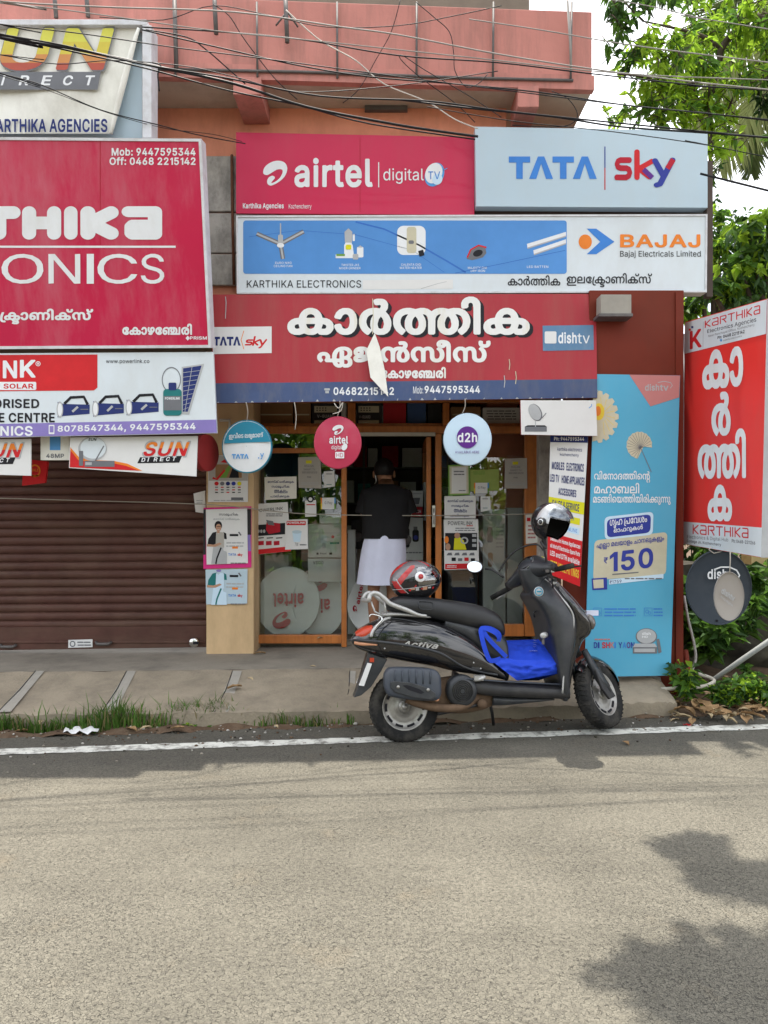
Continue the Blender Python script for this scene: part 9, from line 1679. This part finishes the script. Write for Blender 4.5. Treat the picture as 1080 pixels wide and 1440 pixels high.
# counter and rack at the back of the room
ct = thing('counter', (.0, 8.1, fz), 'dark shop counter deep inside the doorway', 'counter'); obj('counter_body', MB().box((-.75, 8.0, fz), (.25, 8.5, 1.22), 'dark_plaster'), ct); obj('counter_top', MB().box((-.80, 7.95, 1.222), (.30, 8.55, 1.26), 'carton_brown'), ct, bevel=.005)
rk = thing('stock_rack', (.2, 9.9, fz), 'dark rack of small goods along the back wall of the shop', 'rack'); b = MB()
for k in range(5): b.box((-1.1, 9.75, .7 + .45 * k), (1.4, 10.15, .72 + .45 * k), 'grey_iron')
for x in (-1.1, -.27, .56, 1.38): b.box((x, 9.73, .28), (x + .03, 9.748, 2.75), 'grey_iron')
obj('rack_frame', b, rk)
R = random.Random(11)
cols_ = ['carton_white', 'carton_blue', 'carton_red', 'carton_brown', 'carton_black', 'dish_grey', 'carton_white', 'ink_teal', 'ink_beige']
for k in range(5):
    x = -1.05
    while x < 1.25:
        w = R.uniform(.10, .26); h = R.uniform(.14, .36); obj('packet', MB().box((x, 9.77, .722 + .45 * k), (x + w, 10.0, .722 + .45 * k + h), R.choice(cols_)), None, 'small packet on the dark rack at the back of the shop', 'packet', 'packets on the back rack', bevel=.003); x += w + R.uniform(.01, .08)
# cord across the shop front
obj('rope', MB().tube(smooth_path([at(-60, 699, 6.72), at(120, 704, 6.72), at(300, 710, 6.75), at(420, 722, 7.0), at(560, 725, 7.05), at(700, 724, 7.05), at(758, 722, 6.9)], 5), .0045, 'rope_pale', 5), None, 'thin pale cord strung across the shutter and the shop front', 'cord')

# ---------------------------------------------------------------- overhead wires
WG = 'overhead wires crossing in front of the building'
def wire(label, pts, Y0, Y1, r, mat):
    n = len(pts); P = [at(x, y, Y0 + (Y1 - Y0) * i / (n - 1)) for i, (x, y) in enumerate(pts)]
    if pts[-1][0] >= 1090: P.append(P[-1] + (P[-1] - P[-2]).normalized() * 7)
    if pts[0][0] <= -60: P.insert(0, P[0] + (P[0] - P[1]).normalized() * 6)
    obj('overhead_wire', MB().tube(smooth_path(P, 5), r * .8, mat, 6), None, label, 'wire', WG)
wire('thickest black cable, sagging from the banner down to the crimson board', [(-60, 40), (0, 53), (100, 68), (212, 92), (330, 118), (430, 150), (540, 172), (600, 182), (672, 192)], 5.0, 5.7, .012, 'cable_black')
wire('black cable twisted under the thickest one, ending on the crimson board', [(-60, 36), (0, 50), (100, 72), (205, 96), (320, 127), (420, 148), (520, 174), (668, 196)], 4.98, 5.72, .007, 'cable_black')
wire('black cable running full width just over the top of the pale blue board', [(-60, 34), (0, 48), (90, 64), (200, 90), (320, 110), (450, 135), (600, 142), (700, 155), (840, 170), (1000, 186), (1100, 195)], 5.0, 5.3, .007, 'cable_black')
wire('pale cable highest across the pink parapet', [(-60, -8), (0, 2), (150, 10), (330, 17), (480, 38), (560, 49), (700, 76), (840, 98), (1000, 118), (1100, 128)], 4.6, 5.3, .006, 'cable_grey')
wire('pale cable starting at the top left corner and crossing the parapet', [(-60, -4), (0, 4), (60, 10), (150, 22), (300, 43), (420, 55), (560, 70), (700, 85), (835, 100), (960, 108), (1100, 113)], 4.7, 5.2, .005, 'cable_grey')
wire('thin black wire over the top of the banner lettering', [(-60, 22), (0, 34), (120, 48), (240, 66), (360, 81), (480, 97), (600, 113), (720, 128), (880, 148), (1100, 170)], 4.9, 5.3, .0045, 'cable_black')
wire('black wire sagging low across the banner above its agency lettering', [(-60, 84), (0, 103), (60, 120), (140, 154), (220, 175), (280, 190), (345, 202)], 5.0, 6.0, .005, 'cable_black')
wire('second thin black wire low across the banner', [(-60, 88), (0, 106), (70, 128), (150, 158), (230, 180), (300, 189), (340, 199)], 5.02, 6.05, .003, 'cable_black')
wire('thin wire rising from the banner top to the middle of the parapet', [(-60, 70), (0, 77), (80, 90), (160, 85), (260, 93), (330, 108), (420, 129), (560, 120), (700, 100)], 4.9, 5.6, .004, 'cable_black')
wire('black wire straight across the lower parapet', [(200, 38), (300, 44), (420, 55), (560, 78), (700, 88), (835, 104), (1000, 122), (1100, 128)], 5.2, 5.3, .006, 'cable_black')
wire('black wire along the foot of the parapet', [(200, 42), (300, 65), (420, 92), (520, 108), (640, 118), (760, 130), (874, 147), (1000, 160), (1100, 172)], 5.2, 5.4, .006, 'cable_black')
wire('white drop cable falling from the parapet stub to the pale blue board', [(402, 14), (430, 40), (455, 60), (500, 85), (540, 118), (600, 143), (640, 168), (672, 181)], 5.75, 6.05, .006, 'cable_white')
wire('thin pale wire in the upper left of the parapet', [(140, 24), (230, 28), (300, 8), (380, 22), (460, 38), (560, 36), (640, 22), (705, 8)], 5.5, 5.6, .004, 'cable_black')
wire('loose black loop hanging down the left part of the parapet', [(300, 6), (322, 22), (340, 50), (362, 80), (388, 112), (418, 140)], 5.8, 5.9, .0045, 'cable_black')
wire('loose black wire slanting down the middle of the parapet', [(563, 0), (550, 45), (528, 85), (505, 125), (482, 145)], 5.8, 5.9, .004, 'cable_black')
wire('loose black loop hanging in the right half of the parapet', [(585, 3), (610, 24), (632, 45), (638, 75), (640, 100), (655, 122), (672, 118), (686, 104)], 5.8, 5.8, .004, 'cable_black')
wire('black loop folded back below the parapet, left of the pale blue board', [(705, 165), (660, 135), (600, 100), (566, 78), (564, 84), (590, 108), (640, 145), (668, 172)], 5.8, 5.95, .004, 'cable_black')
wire('black wire across the sky above the tree branch', [(812, -6), (900, 6), (1000, 28), (1100, 44)], 5.2, 5.0, .004, 'cable_grey')
wire('pale wire across the tree at the height of the parapet top', [(660, 27), (760, 42), (878, 62), (1000, 78), (1100, 90)], 5.4, 5.2, .005, 'cable_grey')
wire('thick black cable leaving to the right over the pale blue board corner', [(560, 140), (660, 152), (777, 164), (870, 178), (996, 187), (1100, 195)], 5.7, 5.2, .008, 'cable_black')
wire('thin black wire just under the thick cable at the right', [(600, 150), (720, 170), (860, 185), (994, 204), (1100, 225)], 5.7, 5.3, .004, 'cable_black')
wire('thick black cable low in the sky at the right edge', [(1002, 249), (1016, 252), (1040, 258), (1100, 273)], 6.0, 5.6, .010, 'cable_black')
wire('thin pale wire slanting under the soffit at the right', [(776, 128), (800, 140), (812, 164), (790, 178), (720, 176)], 5.9, 6.0, .004, 'cable_black')
wire('knot of black wire tied on the cables beside the banner', [(214, 88), (226, 92), (222, 104), (224, 128)], 5.2, 5.2, .006, 'cable_black')
wire('thin black wire slanting from the banner frame down the soffit', [(205, 42), (262, 52), (290, 70), (320, 96), (345, 118)], 5.5, 5.8, .006, 'cable_black')

# ---------------------------------------------------------------- right edge: stone bank, wall, pipes
def rough_wall(x0, x1, y, z0, z1, amp, seed, nx=70, nz=26):
    from mathutils import noise
    vs = []
    for j in range(nz + 1):
        for i in range(nx + 1):
            x = x0 + (x1 - x0) * i / nx; z = z0 + (z1 - z0) * j / nz; n = noise.noise(V((x * 2.6 + seed, z * 3.2, 0))) * amp + noise.noise(V((x * 8 + seed, z * 9, 3))) * amp * .45
            cell = noise.voronoi(V((x * 3.2, z * 4.2, seed)))[0]; n += min(cell[1] - cell[0], .35) * amp * 1.3
            vs.append(V((x, y - n, z + (noise.noise(V((x * 3, 7, seed))) * .06 if j == nz else 0))))
    fs = [(j * (nx + 1) + i, j * (nx + 1) + i + 1, (j + 1) * (nx + 1) + i + 1, (j + 1) * (nx + 1) + i) for j in range(nz) for i in range(nx)]
    top = vs[-(nx + 1):]; m = MB().add(vs, fs, 'stone_dark', True)
    return m.add(top + [p + V((0, .6, 0)) for p in top], [(i, i + 1, i + 2 + nx, i + 1 + nx) for i in range(nx)], 'stone_dark')
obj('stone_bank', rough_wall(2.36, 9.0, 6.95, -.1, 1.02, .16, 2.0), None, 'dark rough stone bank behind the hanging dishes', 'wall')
wl = thing('yellow_wall', (5.5, 7.3, .9), 'mossy yellow compound wall standing on the stone bank at the right edge', 'wall')
obj('wall_face', MB().box((3.42, 7.15, .85), (10, 7.35, 2.05), 'wall_yellow'), wl); obj('coping', MB().box((3.38, 7.10, 2.052), (10, 7.40, 2.12), 'old_concrete'), wl, bevel=.01)
obj('wall_ledge', MB().box((3.44, 7.0, .86), (10, 7.148, .93), 'pvc_white'), wl, bevel=.01)
obj('grey_pipe', MB().tube([at(1001, 958, 6.0), at(1040, 930, 5.92), at(1130, 868, 5.7)], .020, 'pvc_grey', 12), None, 'straight grey pipe slanting up to the right from the ground', 'pipe')
obj('white_pipe', MB().tube(smooth_path([at(915, 971, 5.86), at(950, 968, 5.84), at(985, 966, 5.82), at(1001, 961, 5.83), at(1004, 957, 5.9), at(998, 953, 5.98), at(982, 948, 6.05)], 5), .015, 'pvc_white', 10), None, 'bent dirty white pipe on the ground beside the red cabinet', 'pipe')
obj('black_hose', MB().tube(smooth_path([at(962, 838, 6.3), at(968, 872, 6.2), at(976, 905, 6.15), at(978, 928, 6.12), at(970, 950, 6.1)], 5), .011, 'cable_grey', 8), None, 'thin grey hose hanging down beside the red cabinet', 'hose')
obj('vine_stem', MB().tube(smooth_path([at(998, 80, 6.5), at(997, 150, 6.5), at(998, 230, 6.5), at(996, 320, 6.5), at(997, 420, 6.6)], 5), .010, 'bark', 6), None, 'thin straight stem hanging down right of the pale blue board', 'stem')

# ---------------------------------------------------------------- leaves and trees
def leaf(mb, p, d, l, w, mat, R, fold=.25, sag=.25):
    d = d.normalized(); s = d.cross(V((R.uniform(-1, 1), R.uniform(-1, 1), R.uniform(-.3, 1)))); s = s.normalized() if s.length > 1e-3 else d.orthogonal(); n = s.cross(d)
    m = p + d * l * .45; tip = p + d * l + V((0, 0, -sag * l))
    mb.add([p, m + s * w * .5 + n * fold * w, tip, m - s * w * .5 + n * fold * w, m], [(0, 1, 4), (1, 2, 4), (4, 2, 3), (0, 4, 3)], mat)
def clump(mb, c, r, n, l, w, mats, R, twig=None, flat=.8):
    c = V(c)
    for _ in range(max(1, n // 7)):
        q = c + V((R.gauss(0, .5), R.gauss(0, .5), R.gauss(0, .5) * flat)) * r
        ax = V((R.uniform(-1, 1), R.uniform(-1, 1), R.uniform(-.9, .5))).normalized()
        if twig: twig.tube([q - ax * l * .8, q + ax * l * .5], .004, 'bark', 4)
        mt = R.choice(mats)
        for k in range(7):
            d = (ax * R.uniform(.1, 1) + V((R.uniform(-1, 1), R.uniform(-1, 1), R.uniform(-1, .6)))).normalized()
            leaf(mb, q + ax * l * (k / 7 - .3), d, l * R.uniform(.6, 1.15), w * R.uniform(.7, 1.15), mt, R)
def limb(mb, pts, r0, r1, mat='bark', n=8):
    P = smooth_path(pts, 5); k = len(P); mb.tube(P, [r0 + (r1 - r0) * i / (k - 1) for i in range(k)], mat, n)

R = random.Random(21)
tr = thing('roadside_tree', (4.7, 6.6, 0), 'leafy tree at the right whose bright green branches hang over the boards', 'tree')
tb = MB(); limb(tb, [(4.7, 6.6, -.1), (4.65, 6.55, 1.6), (4.5, 6.5, 3.2), (4.3, 6.45, 4.6)], .17, .11); obj('trunk', tb, tr)
tb = MB(); lf = MB()
fork = V((4.3, 6.45, 4.6))
def br(*px, Y=6.5, r0=.04, r1=.012): limb(tb, [fork] + [at(x, y, Y) for x, y in px] if px[0][0] > 1060 else [at(x, y, Y) for x, y in px], r0, r1, n=7)
br((1085, 35), (1040, 42), (1015, 68), (1010, 92), (988, 115), (940, 120), (905, 108), (870, 104), Y=6.5, r0=.042, r1=.007)
br((1010, 92), (1003, 130), (1000, 170), (1002, 220), r0=.018, r1=.006); br((1015, 68), (985, 50), (950, 40), (905, 30), r0=.022, r1=.006); br((988, 115), (965, 140), (945, 165), r0=.014, r1=.005)
br((905, 30), (885, 10), (868, -10), r0=.010, r1=.005); br((940, 120), (915, 145), (895, 165), r0=.010, r1=.004); br((1100, 90), (1060, 100), (1035, 130), (1020, 165), r0=.03, r1=.006)
for (x, y, r, n, k) in [(868, 12, 18, 30, 1), (880, 34, 18, 26, 1), (862, 60, 13, 16, 1), (890, 80, 13, 16, 1), (906, 70, 24, 50, 0), (935, 60, 26, 50, 0), (945, 92, 32, 90, 0), (920, 122, 32, 84, 0), (905, 152, 22, 42, 0), (880, 160, 14, 18, 0), (958, 135, 32, 84, 0),
                         (985, 95, 30, 80, 0), (965, 40, 30, 50, 0), (1005, 30, 36, 90, 0), (1045, 22, 36, 100, 0), (1075, 50, 34, 90, 0), (1030, 70, 28, 60, 0), (1005, 140, 28, 70, 0), (975, 165, 24, 46, 0), (940, 160, 22, 40, 0), (1040, 110, 28, 60, 0), (1070, 120, 30, 70, 1),
                         (1012, 178, 22, 40, 0), (1004, 212, 14, 22, 0), (993, 240, 12, 22, 1), (1003, 262, 9, 12, 1), (1030, 200, 15, 16, 0), (875, -20, 26, 50, 1), (930, -10, 30, 60, 1), (990, -14, 34, 80, 0), (1120, 60, 50, 140, 0), (1130, 140, 50, 120, 1), (855, 165, 9, 8, 0)]:
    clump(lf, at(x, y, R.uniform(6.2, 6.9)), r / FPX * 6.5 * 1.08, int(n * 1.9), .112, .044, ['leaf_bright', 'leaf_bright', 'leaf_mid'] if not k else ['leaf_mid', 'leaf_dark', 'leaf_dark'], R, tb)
# bough reaching out over the road; it throws the shade at the right of the road
limb(tb, [fork, (3.4, 5.6, 5.6), (2.3, 5.0, 6.1), (1.5, 4.6, 6.2), (1.0, 4.3, 6.2)], .06, .012); limb(tb, [(2.3, 5.0, 6.1), (1.6, 4.2, 6.2), (1.0, 3.8, 6.3)], .03, .01)
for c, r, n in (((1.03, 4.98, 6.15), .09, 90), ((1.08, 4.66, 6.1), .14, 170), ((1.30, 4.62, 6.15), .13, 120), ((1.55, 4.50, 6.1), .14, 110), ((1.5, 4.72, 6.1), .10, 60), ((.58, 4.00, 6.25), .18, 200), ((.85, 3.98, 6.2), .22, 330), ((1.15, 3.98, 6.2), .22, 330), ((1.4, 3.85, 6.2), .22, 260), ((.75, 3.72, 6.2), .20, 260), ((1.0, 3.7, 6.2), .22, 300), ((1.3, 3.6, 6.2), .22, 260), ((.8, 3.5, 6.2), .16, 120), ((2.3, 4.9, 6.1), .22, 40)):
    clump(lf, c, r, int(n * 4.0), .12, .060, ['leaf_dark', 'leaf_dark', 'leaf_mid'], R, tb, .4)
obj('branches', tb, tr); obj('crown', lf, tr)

# coconut palm at the right edge
pt = thing('coconut_palm', (6.4, 9.2, 0), 'coconut palm with long drooping fronds at the top right edge', 'palm')
b = MB(); limb(b, [(6.4, 9.2, -.1), (6.2, 9.3, 3), (5.7, 9.2, 5.6), (5.25, 9.2, 7.4)], .16, .11); obj('trunk', b, pt)
top = V((5.2, 9.2, 7.45))
def frond(pts, mat, ln, seed):
    R2 = random.Random(seed); P = smooth_path(pts, 10); m = MB(); m.tube(P, [.022 * (1 - i / len(P)) + .004 for i in range(len(P))], 'palm_dry' if mat == 'palm_dry' else 'grass_blade', 5)
    for i in range(3, len(P) - 1):
        t = (P[min(i + 1, len(P) - 1)] - P[i - 1]).normalized(); s = t.cross(V((.25, 1, .1))).normalized(); k = math.sin(math.pi * min(1, (i + 2) / len(P))) ** .5
        for q in (0, .33, .66):
            p0 = P[i].lerp(P[min(i + 1, len(P) - 1)], q)
            for sg in (-1, 1):
                d = (s * sg * .75 + t * .75 + V((R2.uniform(-.08, .08), R2.uniform(-.3, .3), -.30 + R2.uniform(-.15, .1)))).normalized(); L = ln * k * R2.uniform(.85, 1.1); w = t * .020
                m.add([p0 - w, p0 + w, p0 + d * L * .6 + w * .9 + V((0, 0, -.05)), p0 + d * L + V((0, 0, -.25 * L)), p0 + d * L * .6 - w * .9 + V((0, 0, -.05))], [(0, 1, 2, 4), (4, 2, 3)], mat)
    return obj('frond', m, pt)
Yp = 9.2
frond([top] + [at(x, y, Yp) for x, y in ((1110, 20), (1092, 70), (1072, 140), (1060, 200), (1056, 245))], 'palm_leaf', .42, 1)
frond([top] + [at(x, y, Yp) for x, y in ((1090, -5), (1050, 60), (1015, 110), (985, 165), (958, 220))], 'palm_dry', .62, 2)
frond([top] + [at(x, y, Yp + .3) for x, y in ((1080, -30), (1030, -5), (980, 40), (945, 95), (930, 150))], 'palm_leaf', .55, 3)
frond([top] + [at(x, y, Yp - .3) for x, y in ((1100, 40), (1075, 110), (1040, 180), (1010, 240))], 'palm_dry', .5, 4)
frond([top] + [at(x, y, Yp) for x, y in ((1160, -40), (1220, 0), (1260, 80), (1280, 160))], 'palm_leaf', .55, 5)
frond([top] + [at(x, y, Yp) for x, y in ((1080, -70), (1010, -80), (950, -50), (900, 0))], 'palm_leaf', .55, 6)

def tree(label, base, h, crowns, mats, l, w, seed, group, name='broadleaf_tree', per=1.0, trunk=.14):
    R2 = random.Random(seed); t = thing(name, base, label, 'tree', group); base = V(base); b = MB(); f = MB()
    limb(b, [base - V((0, 0, .1)), base + V((.1, 0, h * .3)), base + V((-.05, .05, h * .62))], trunk, trunk * .6)
    for c, r, n in crowns:
        c = V(c); limb(b, [base + V((-.05, .05, h * .5)), (base + V((0, 0, h * .6))).lerp(c, .6), c], trunk * .4, .02, n=6); 
        for _ in range(5): clump(f, c + V((R2.gauss(0, .5), R2.gauss(0, .45), R2.gauss(0, .42))) * r, r * .62, int(n * per / 5), l, w, mats, R2)
    obj('trunk', b, t); obj('crown', f, t); return t
BG = 'trees behind the shop'
def pxc(L, Y): return [(at(x, y, Y), r / FPX * Y, n) for x, y, r, n in L]
tree('bushy tree with fine pale leaves behind the blade sign', (4.6, 10.6, 0), 4.5, pxc([(1010, 318, 30, 500), (1040, 345, 35, 500), (1000, 360, 30, 450), (1065, 380, 35, 500), (985, 400, 26, 400), (1030, 400, 40, 500), (975, 432, 24, 360), (1060, 440, 40, 420), (1010, 450, 36, 420), (1100, 330, 40, 420), (1100, 420, 40, 420)], 10.6), ['leaf_mid', 'leaf_bright', 'leaf_dark'], .11, .055, 31, BG)
tree('tree with larger dark green leaves hanging in front of the bushy one', (4.5, 8.6, 0), 4.0, pxc([(1055, 330, 26, 180), (1075, 365, 30, 220), (1040, 372, 22, 150), (1020, 395, 20, 130), (1078, 300, 18, 90), (1000, 408, 16, 90), (1100, 400, 40, 200), (1040, 425, 26, 160)], 8.6), ['leaf_mid', 'leaf_dark', 'leaf_bright'], .16, .075, 33, BG)
tree('dense dark green tree farthest back at the right', (7.5, 17, 0), 6, [((6.0, 17, 4.0), 1.6, 700), ((7.6, 17, 5.2), 1.8, 800), ((9.5, 17, 4.2), 2.0, 800), ((6.8, 16.6, 2.2), 1.8, 700), ((9, 16.6, 2.0), 2.0, 700), ((5.2, 16.8, 2.2), 1.4, 500)], ['leaf_mid', 'leaf_dark'], .30, .16, 35, BG)
tree('dark dense shrub behind the stone bank below the blade sign', (3.3, 8.3, 0), 1.7, [((2.55, 8.2, 1.3), .55, 420), ((3.1, 8.3, 1.6), .6, 460), ((3.7, 8.3, 1.35), .6, 420), ((4.4, 8.3, 1.5), .6, 360), ((2.9, 8.1, .95), .5, 300), ((3.5, 8.0, 1.0), .5, 300)], ['leaf_dark', 'leaf_dark', 'leaf_mid'], .13, .06, 37, BG, 'shrub', trunk=.04)
OG = 'trees across the road behind the viewer'
for k, (x, y, h, lb) in enumerate(((-7, -9, 6.2, 'broad tree across the road, far left one behind the viewer'), (-2.6, -8.2, 5.4, 'broad tree across the road, second from the left behind the viewer'), (1.6, -8.6, 5.8, 'broad tree across the road, second from the right behind the viewer'), (6.2, -9.4, 6.6, 'broad tree across the road, far right one behind the viewer'))):
    tree(lb, (x, y, 0), h, [((x + math.cos(q) * 1.5, y + math.sin(q) * .9, h * f), 1.5, 420) for q, f in ((0, .45), (1.3, .7), (2.6, .5), (3.7, .75), (5, .55), (.6, .95))] + [((x, y + .8, h * .25), 1.5, 420)], ['leaf_bright', 'leaf_mid'], .34, .19, 40 + k, OG)

# ---------------------------------------------------------------- weeds, grass, fallen leaves, litter
R = random.Random(5)
def weed(label, px, py, Y, n, h, seed, l=.12):
    R2 = random.Random(seed); c = at(px, py, Y); c.z = max(c.z, -.02); t = thing('weed', c, label, 'plant', 'weeds beside the red cabinet'); s = MB(); f = MB()
    for _ in range(n):
        a = R2.uniform(0, 6.28); e = c + V((math.cos(a) * h * .45, math.sin(a) * h * .35, h * R2.uniform(.5, 1.05))); m = c.lerp(e, .5) + V((0, 0, h * .12)); P = smooth_path([c, m, e], 4); s.tube(P, .004, 'grass_blade', 4)
        for k in range(2, len(P)):
            for _ in range(2): leaf(f, P[k], V((R2.uniform(-1, 1), R2.uniform(-1, 1), R2.uniform(-.2, .5))), l * R2.uniform(.6, 1.1), l * .42, R2.choice(['leaf_dark', 'leaf_mid'] if Y > 6 else ['leaf_mid', 'leaf_bright', 'leaf_dark']), R2)
    obj('stem', s, t); obj('foliage', f, t)
weed('tallest green weed at the foot of the red cabinet', 965, 985, 5.85, 9, .24, 1)
weed('low weed right of the bent white pipe', 1010, 990, 5.78, 8, .13, 2, .09)
weed('leafy weed near the right edge on the verge', 1050, 988, 5.75, 10, .20, 3, .11)
weed('weed cut by the right edge of the picture on the verge', 1085, 990, 5.7, 9, .15, 4)
weed('shady weed growing under the big slate dish', 1000, 935, 6.5, 12, .42, 5, .17)
weed('drooping weed behind the hose below the dishes', 972, 925, 6.6, 10, .50, 6, .15)
weed('weed growing out of the stone bank right of the dishes', 1045, 905, 6.6, 9, .45, 7, .14)
weed('low bright weed along the verge below the slanting pipe', 1030, 992, 5.74, 8, .10, 8, .08)
weed('tall dark weed filling the gap under the blade sign', 985, 900, 6.75, 16, .62, 12, .16)
weed('dark weed behind the small pale dish', 1050, 860, 6.85, 14, .4, 13, .15)
weed('tiny weed on the dark bank at the right edge', 1057, 955, 6.3, 5, .12, 9, .07)
g = MB(); R = random.Random(9)
dens = lambda x: (1.0 if -2.65 < x < -.95 else .55 if -.95 <= x < -.25 else .9) * (0.35 + .65 * max(0, math.sin(x * 7.3 + 1) * .35 + .65))
k = 0
while k < 4000:
    x = R.uniform(-4.2, -.22)
    if R.random() > dens(x): continue
    cx = round(x * 9) / 9 + R.gauss(0, .035); d = .50 + R.uniform(-.10, .06) + .05 * math.sin(cx * 4); p = road_pt(cx, d, verge_z(cx, d) - .005); h = (abs(R.gauss(.075, .05)) + .03) * (.62 + .6 * max(0, math.sin(cx * 6.1) * math.sin(cx * 2.7 + 1)))
    if R.random() < .06 and -2.5 < cx < -1.0: h += R.uniform(.04, .11)
    a = R.uniform(0, 6.28); ln = V((math.cos(a), math.sin(a) * .7, 0)) * h * R.uniform(.2, .9); w = V((-math.sin(a), math.cos(a), 0)) * R.uniform(.003, .0062); m = p + ln * .35 + V((0, 0, h * .65)); t_ = p + ln + V((0, 0, h))
    g.add([p - w, p + w, m + w * .8, t_, m - w * .8], [(0, 1, 2, 4), (4, 2, 3)], 'grass_dry' if R.random() < .18 else 'grass_blade'); k += 1
obj('grass', g, kind='stuff', origin=O0)
gl = MB(); R = random.Random(19)
for _ in range(420):
    x = R.choice([R.uniform(-3.4, -.3), R.uniform(2.1, 3.4)]); d = R.uniform(.42, .62) if x < 0 else R.uniform(.45, 1.1); p = road_pt(x, d, verge_z(x, d) + .004)
    for _ in range(3): leaf(gl, p, V((R.uniform(-1, 1), R.uniform(-1, 1), .4)), R.uniform(.02, .05), .02, R.choice(['leaf_mid', 'leaf_bright']), R)
obj('ground_creeper', gl, kind='stuff', origin=O0)
gr = MB(); R = random.Random(64)
for _ in range(900):
    x = R.uniform(-4, 4); d = R.choice([R.gauss(.37, .05), R.gauss(.40, .09), R.gauss(.15, .2)]); p = road_pt(x, d, .004 if d < .33 else verge_z(x, d)); q = R.uniform(.003, .010) * (1.5 if R.random() < .06 else 1)
    gr.sphere(p, q * R.uniform(.8, 1.4), q, q * .7, R.choice(['old_concrete', 'soil', 'soil', 'stone_dark', 'floor_cement']), 5, 4)
obj('gravel', gr, kind='stuff', origin=O0)
R = random.Random(77)
def dry(p, l, a, mat):
    b = MB(); d = V((math.cos(a), math.sin(a), 0)); s = V((-math.sin(a), math.cos(a), 0)); P = []
    for i in range(7):
        t = i / 6; w = l * .24 * math.sin(math.pi * min(max(t, .04), .97)) ** .8; z = .012 * math.sin(t * 3.1) + .006
        for q in (-1, -.5, 0, .5, 1): P.append(V(p) + d * l * (t - .5) + s * w * q + V((0, 0, z + l * .13 * q * q * R.uniform(.6, 1.2))))
    b.add(P, [(i * 5 + j, i * 5 + j + 1, (i + 1) * 5 + j + 1, (i + 1) * 5 + j) for i in range(6) for j in range(4)], mat, True)
    b.tube([V(p) - d * l * .5 + V((0, 0, .006)), V(p) - d * l * .68 + V((0, 0, .01))], .0018, mat, 4)
    return b
kinds = [obj('fallen_leaf', dry((0, 0, 0), l, .3 * k, mt), None, 'dry brown leaf lying in the leaf litter at the right verge', 'leaf', 'fallen leaves on the right verge', origin=O0) for k, (l, mt) in enumerate(((.13, 'dry_leaf'), (.10, 'dry_leaf_pale'), (.15, 'dry_leaf'), (.09, 'dry_leaf_pale')))]
spots = [(R.uniform(938, 1085), R.uniform(990, 1011)) for _ in range(54)]
for i, (x, y) in enumerate(spots):
    o = kinds[i] if i < 4 else kinds[i % 4].copy()
    if i >= 4: COL.objects.link(o)
    Y = 1.45 * FPX / (y - 720); o.location = at(x, y, Y); o.location.z = verge_z(o.location.x, .5) + R.uniform(.0, .025); o.rotation_euler = (R.uniform(-.3, .3), R.uniform(-.3, .3), R.uniform(0, 6.28)); k = R.uniform(.6, 1.25); o.scale = (k, k, k)
for i, (x, y, lb) in enumerate(((30, 1030, 'dry leaf in the grass near the left edge'), (58, 1018, 'dry leaf leaning in the grass below the second slab joint'), (250, 1026, 'curled dry leaf in front of the grass below the pillar'), (205, 1027, 'dry leaf just left of the curled one before the grass'), (185, 1028, 'dry leaf lying right of the white litter'), (388, 1024, 'pale dry leaf on the bare soil left of the scooter'), (330, 969, 'green yellow leaf on the slab right of the third joint'), (352, 957, 'small leaf on the slab above the green yellow one'), (880, 1047, 'yellow brown leaf on the road right of the front wheel'), (440, 940, 'small dry leaf on the shop floor edge'), (365, 921, 'dark dry leaf on the floor at the foot of the pillar'), (450, 899, 'yellow leaf on the bottom rail of the left window'))):
    o = kinds[i % 4].copy(); COL.objects.link(o); Y = (5.2 if y > 1012 else 5.75 if y > 955 else 6.3 if y > 930 else 6.85 if y > 910 else 7.15); Y = 1.5 * FPX / (y - 720) if y > 1040 else Y; p = at(x, y, Y); o.location = p + V((0, 0, .004)); o.rotation_euler = (0, 0, R.uniform(0, 6.28)); k = R.uniform(.55, .9); o.scale = (k, k, k); o['label'] = lb; o['group'] = 'single fallen leaves'
# plastic litter
b = MB(); c = road_pt(-2.0, .335, .012); vs = []
for i in range(9):
    for j in range(4): vs.append(c + V((-.11 + .0275 * i, -.03 + .02 * j, .012 + .014 * math.sin(i * 1.9 + j) + .006 * j)))
b.add(vs, [(i * 4 + j, i * 4 + j + 1, (i + 1) * 4 + j + 1, (i + 1) * 4 + j) for i in range(8) for j in range(3)], 'litter_white', True)
obj('plastic_wrapper', b, None, 'crumpled white plastic wrapper in front of the grass at the left', 'litter')
w = thing('plastic_packet', at(975, 1021, 1.5 * FPX / 301), 'small red and white packet lying on the white road line', 'litter'); c = wloc(w); b = MB(); r_ = MB()
for i in range(5):
    for j in range(3): pass
P = [c + V((.016 * i - .07, .012 * j - .01, .006 + .006 * math.sin(i * 2 + j * 2))) for i in range(9) for j in range(3)]
obj('wrapper', MB().add(P, [(i * 3 + j, i * 3 + j + 1, i * 3 + j + 4, i * 3 + j + 3) for i in range(8) for j in range(2)], 'litter_white', True), w)
obj('printed_end', MB().add([p + V((0, 0, .003)) for p in P[:12]], [(i * 3 + j, i * 3 + j + 1, i * 3 + j + 4, i * 3 + j + 3) for i in range(3) for j in range(2)], 'ink_red', True), w)
R = random.Random(50)
for (x, y, lb) in ((735, 1006, 'small pale stone on the tar beside the front wheel'), (752, 1008, 'second pale stone on the tar beside the front wheel'), (860, 1003, 'pale stone right of the front wheel'), (500, 1020, 'pale stone under the tail of the scooter')):
    b = MB(); c = at(x, y, 1.5 * FPX / (y - 720)); c.z = .012; b.sphere(c, .018, .012, .01, 'paper_grey', 7, 5); obj('pebble', b, None, lb, 'stone', 'pale stones near the scooter')
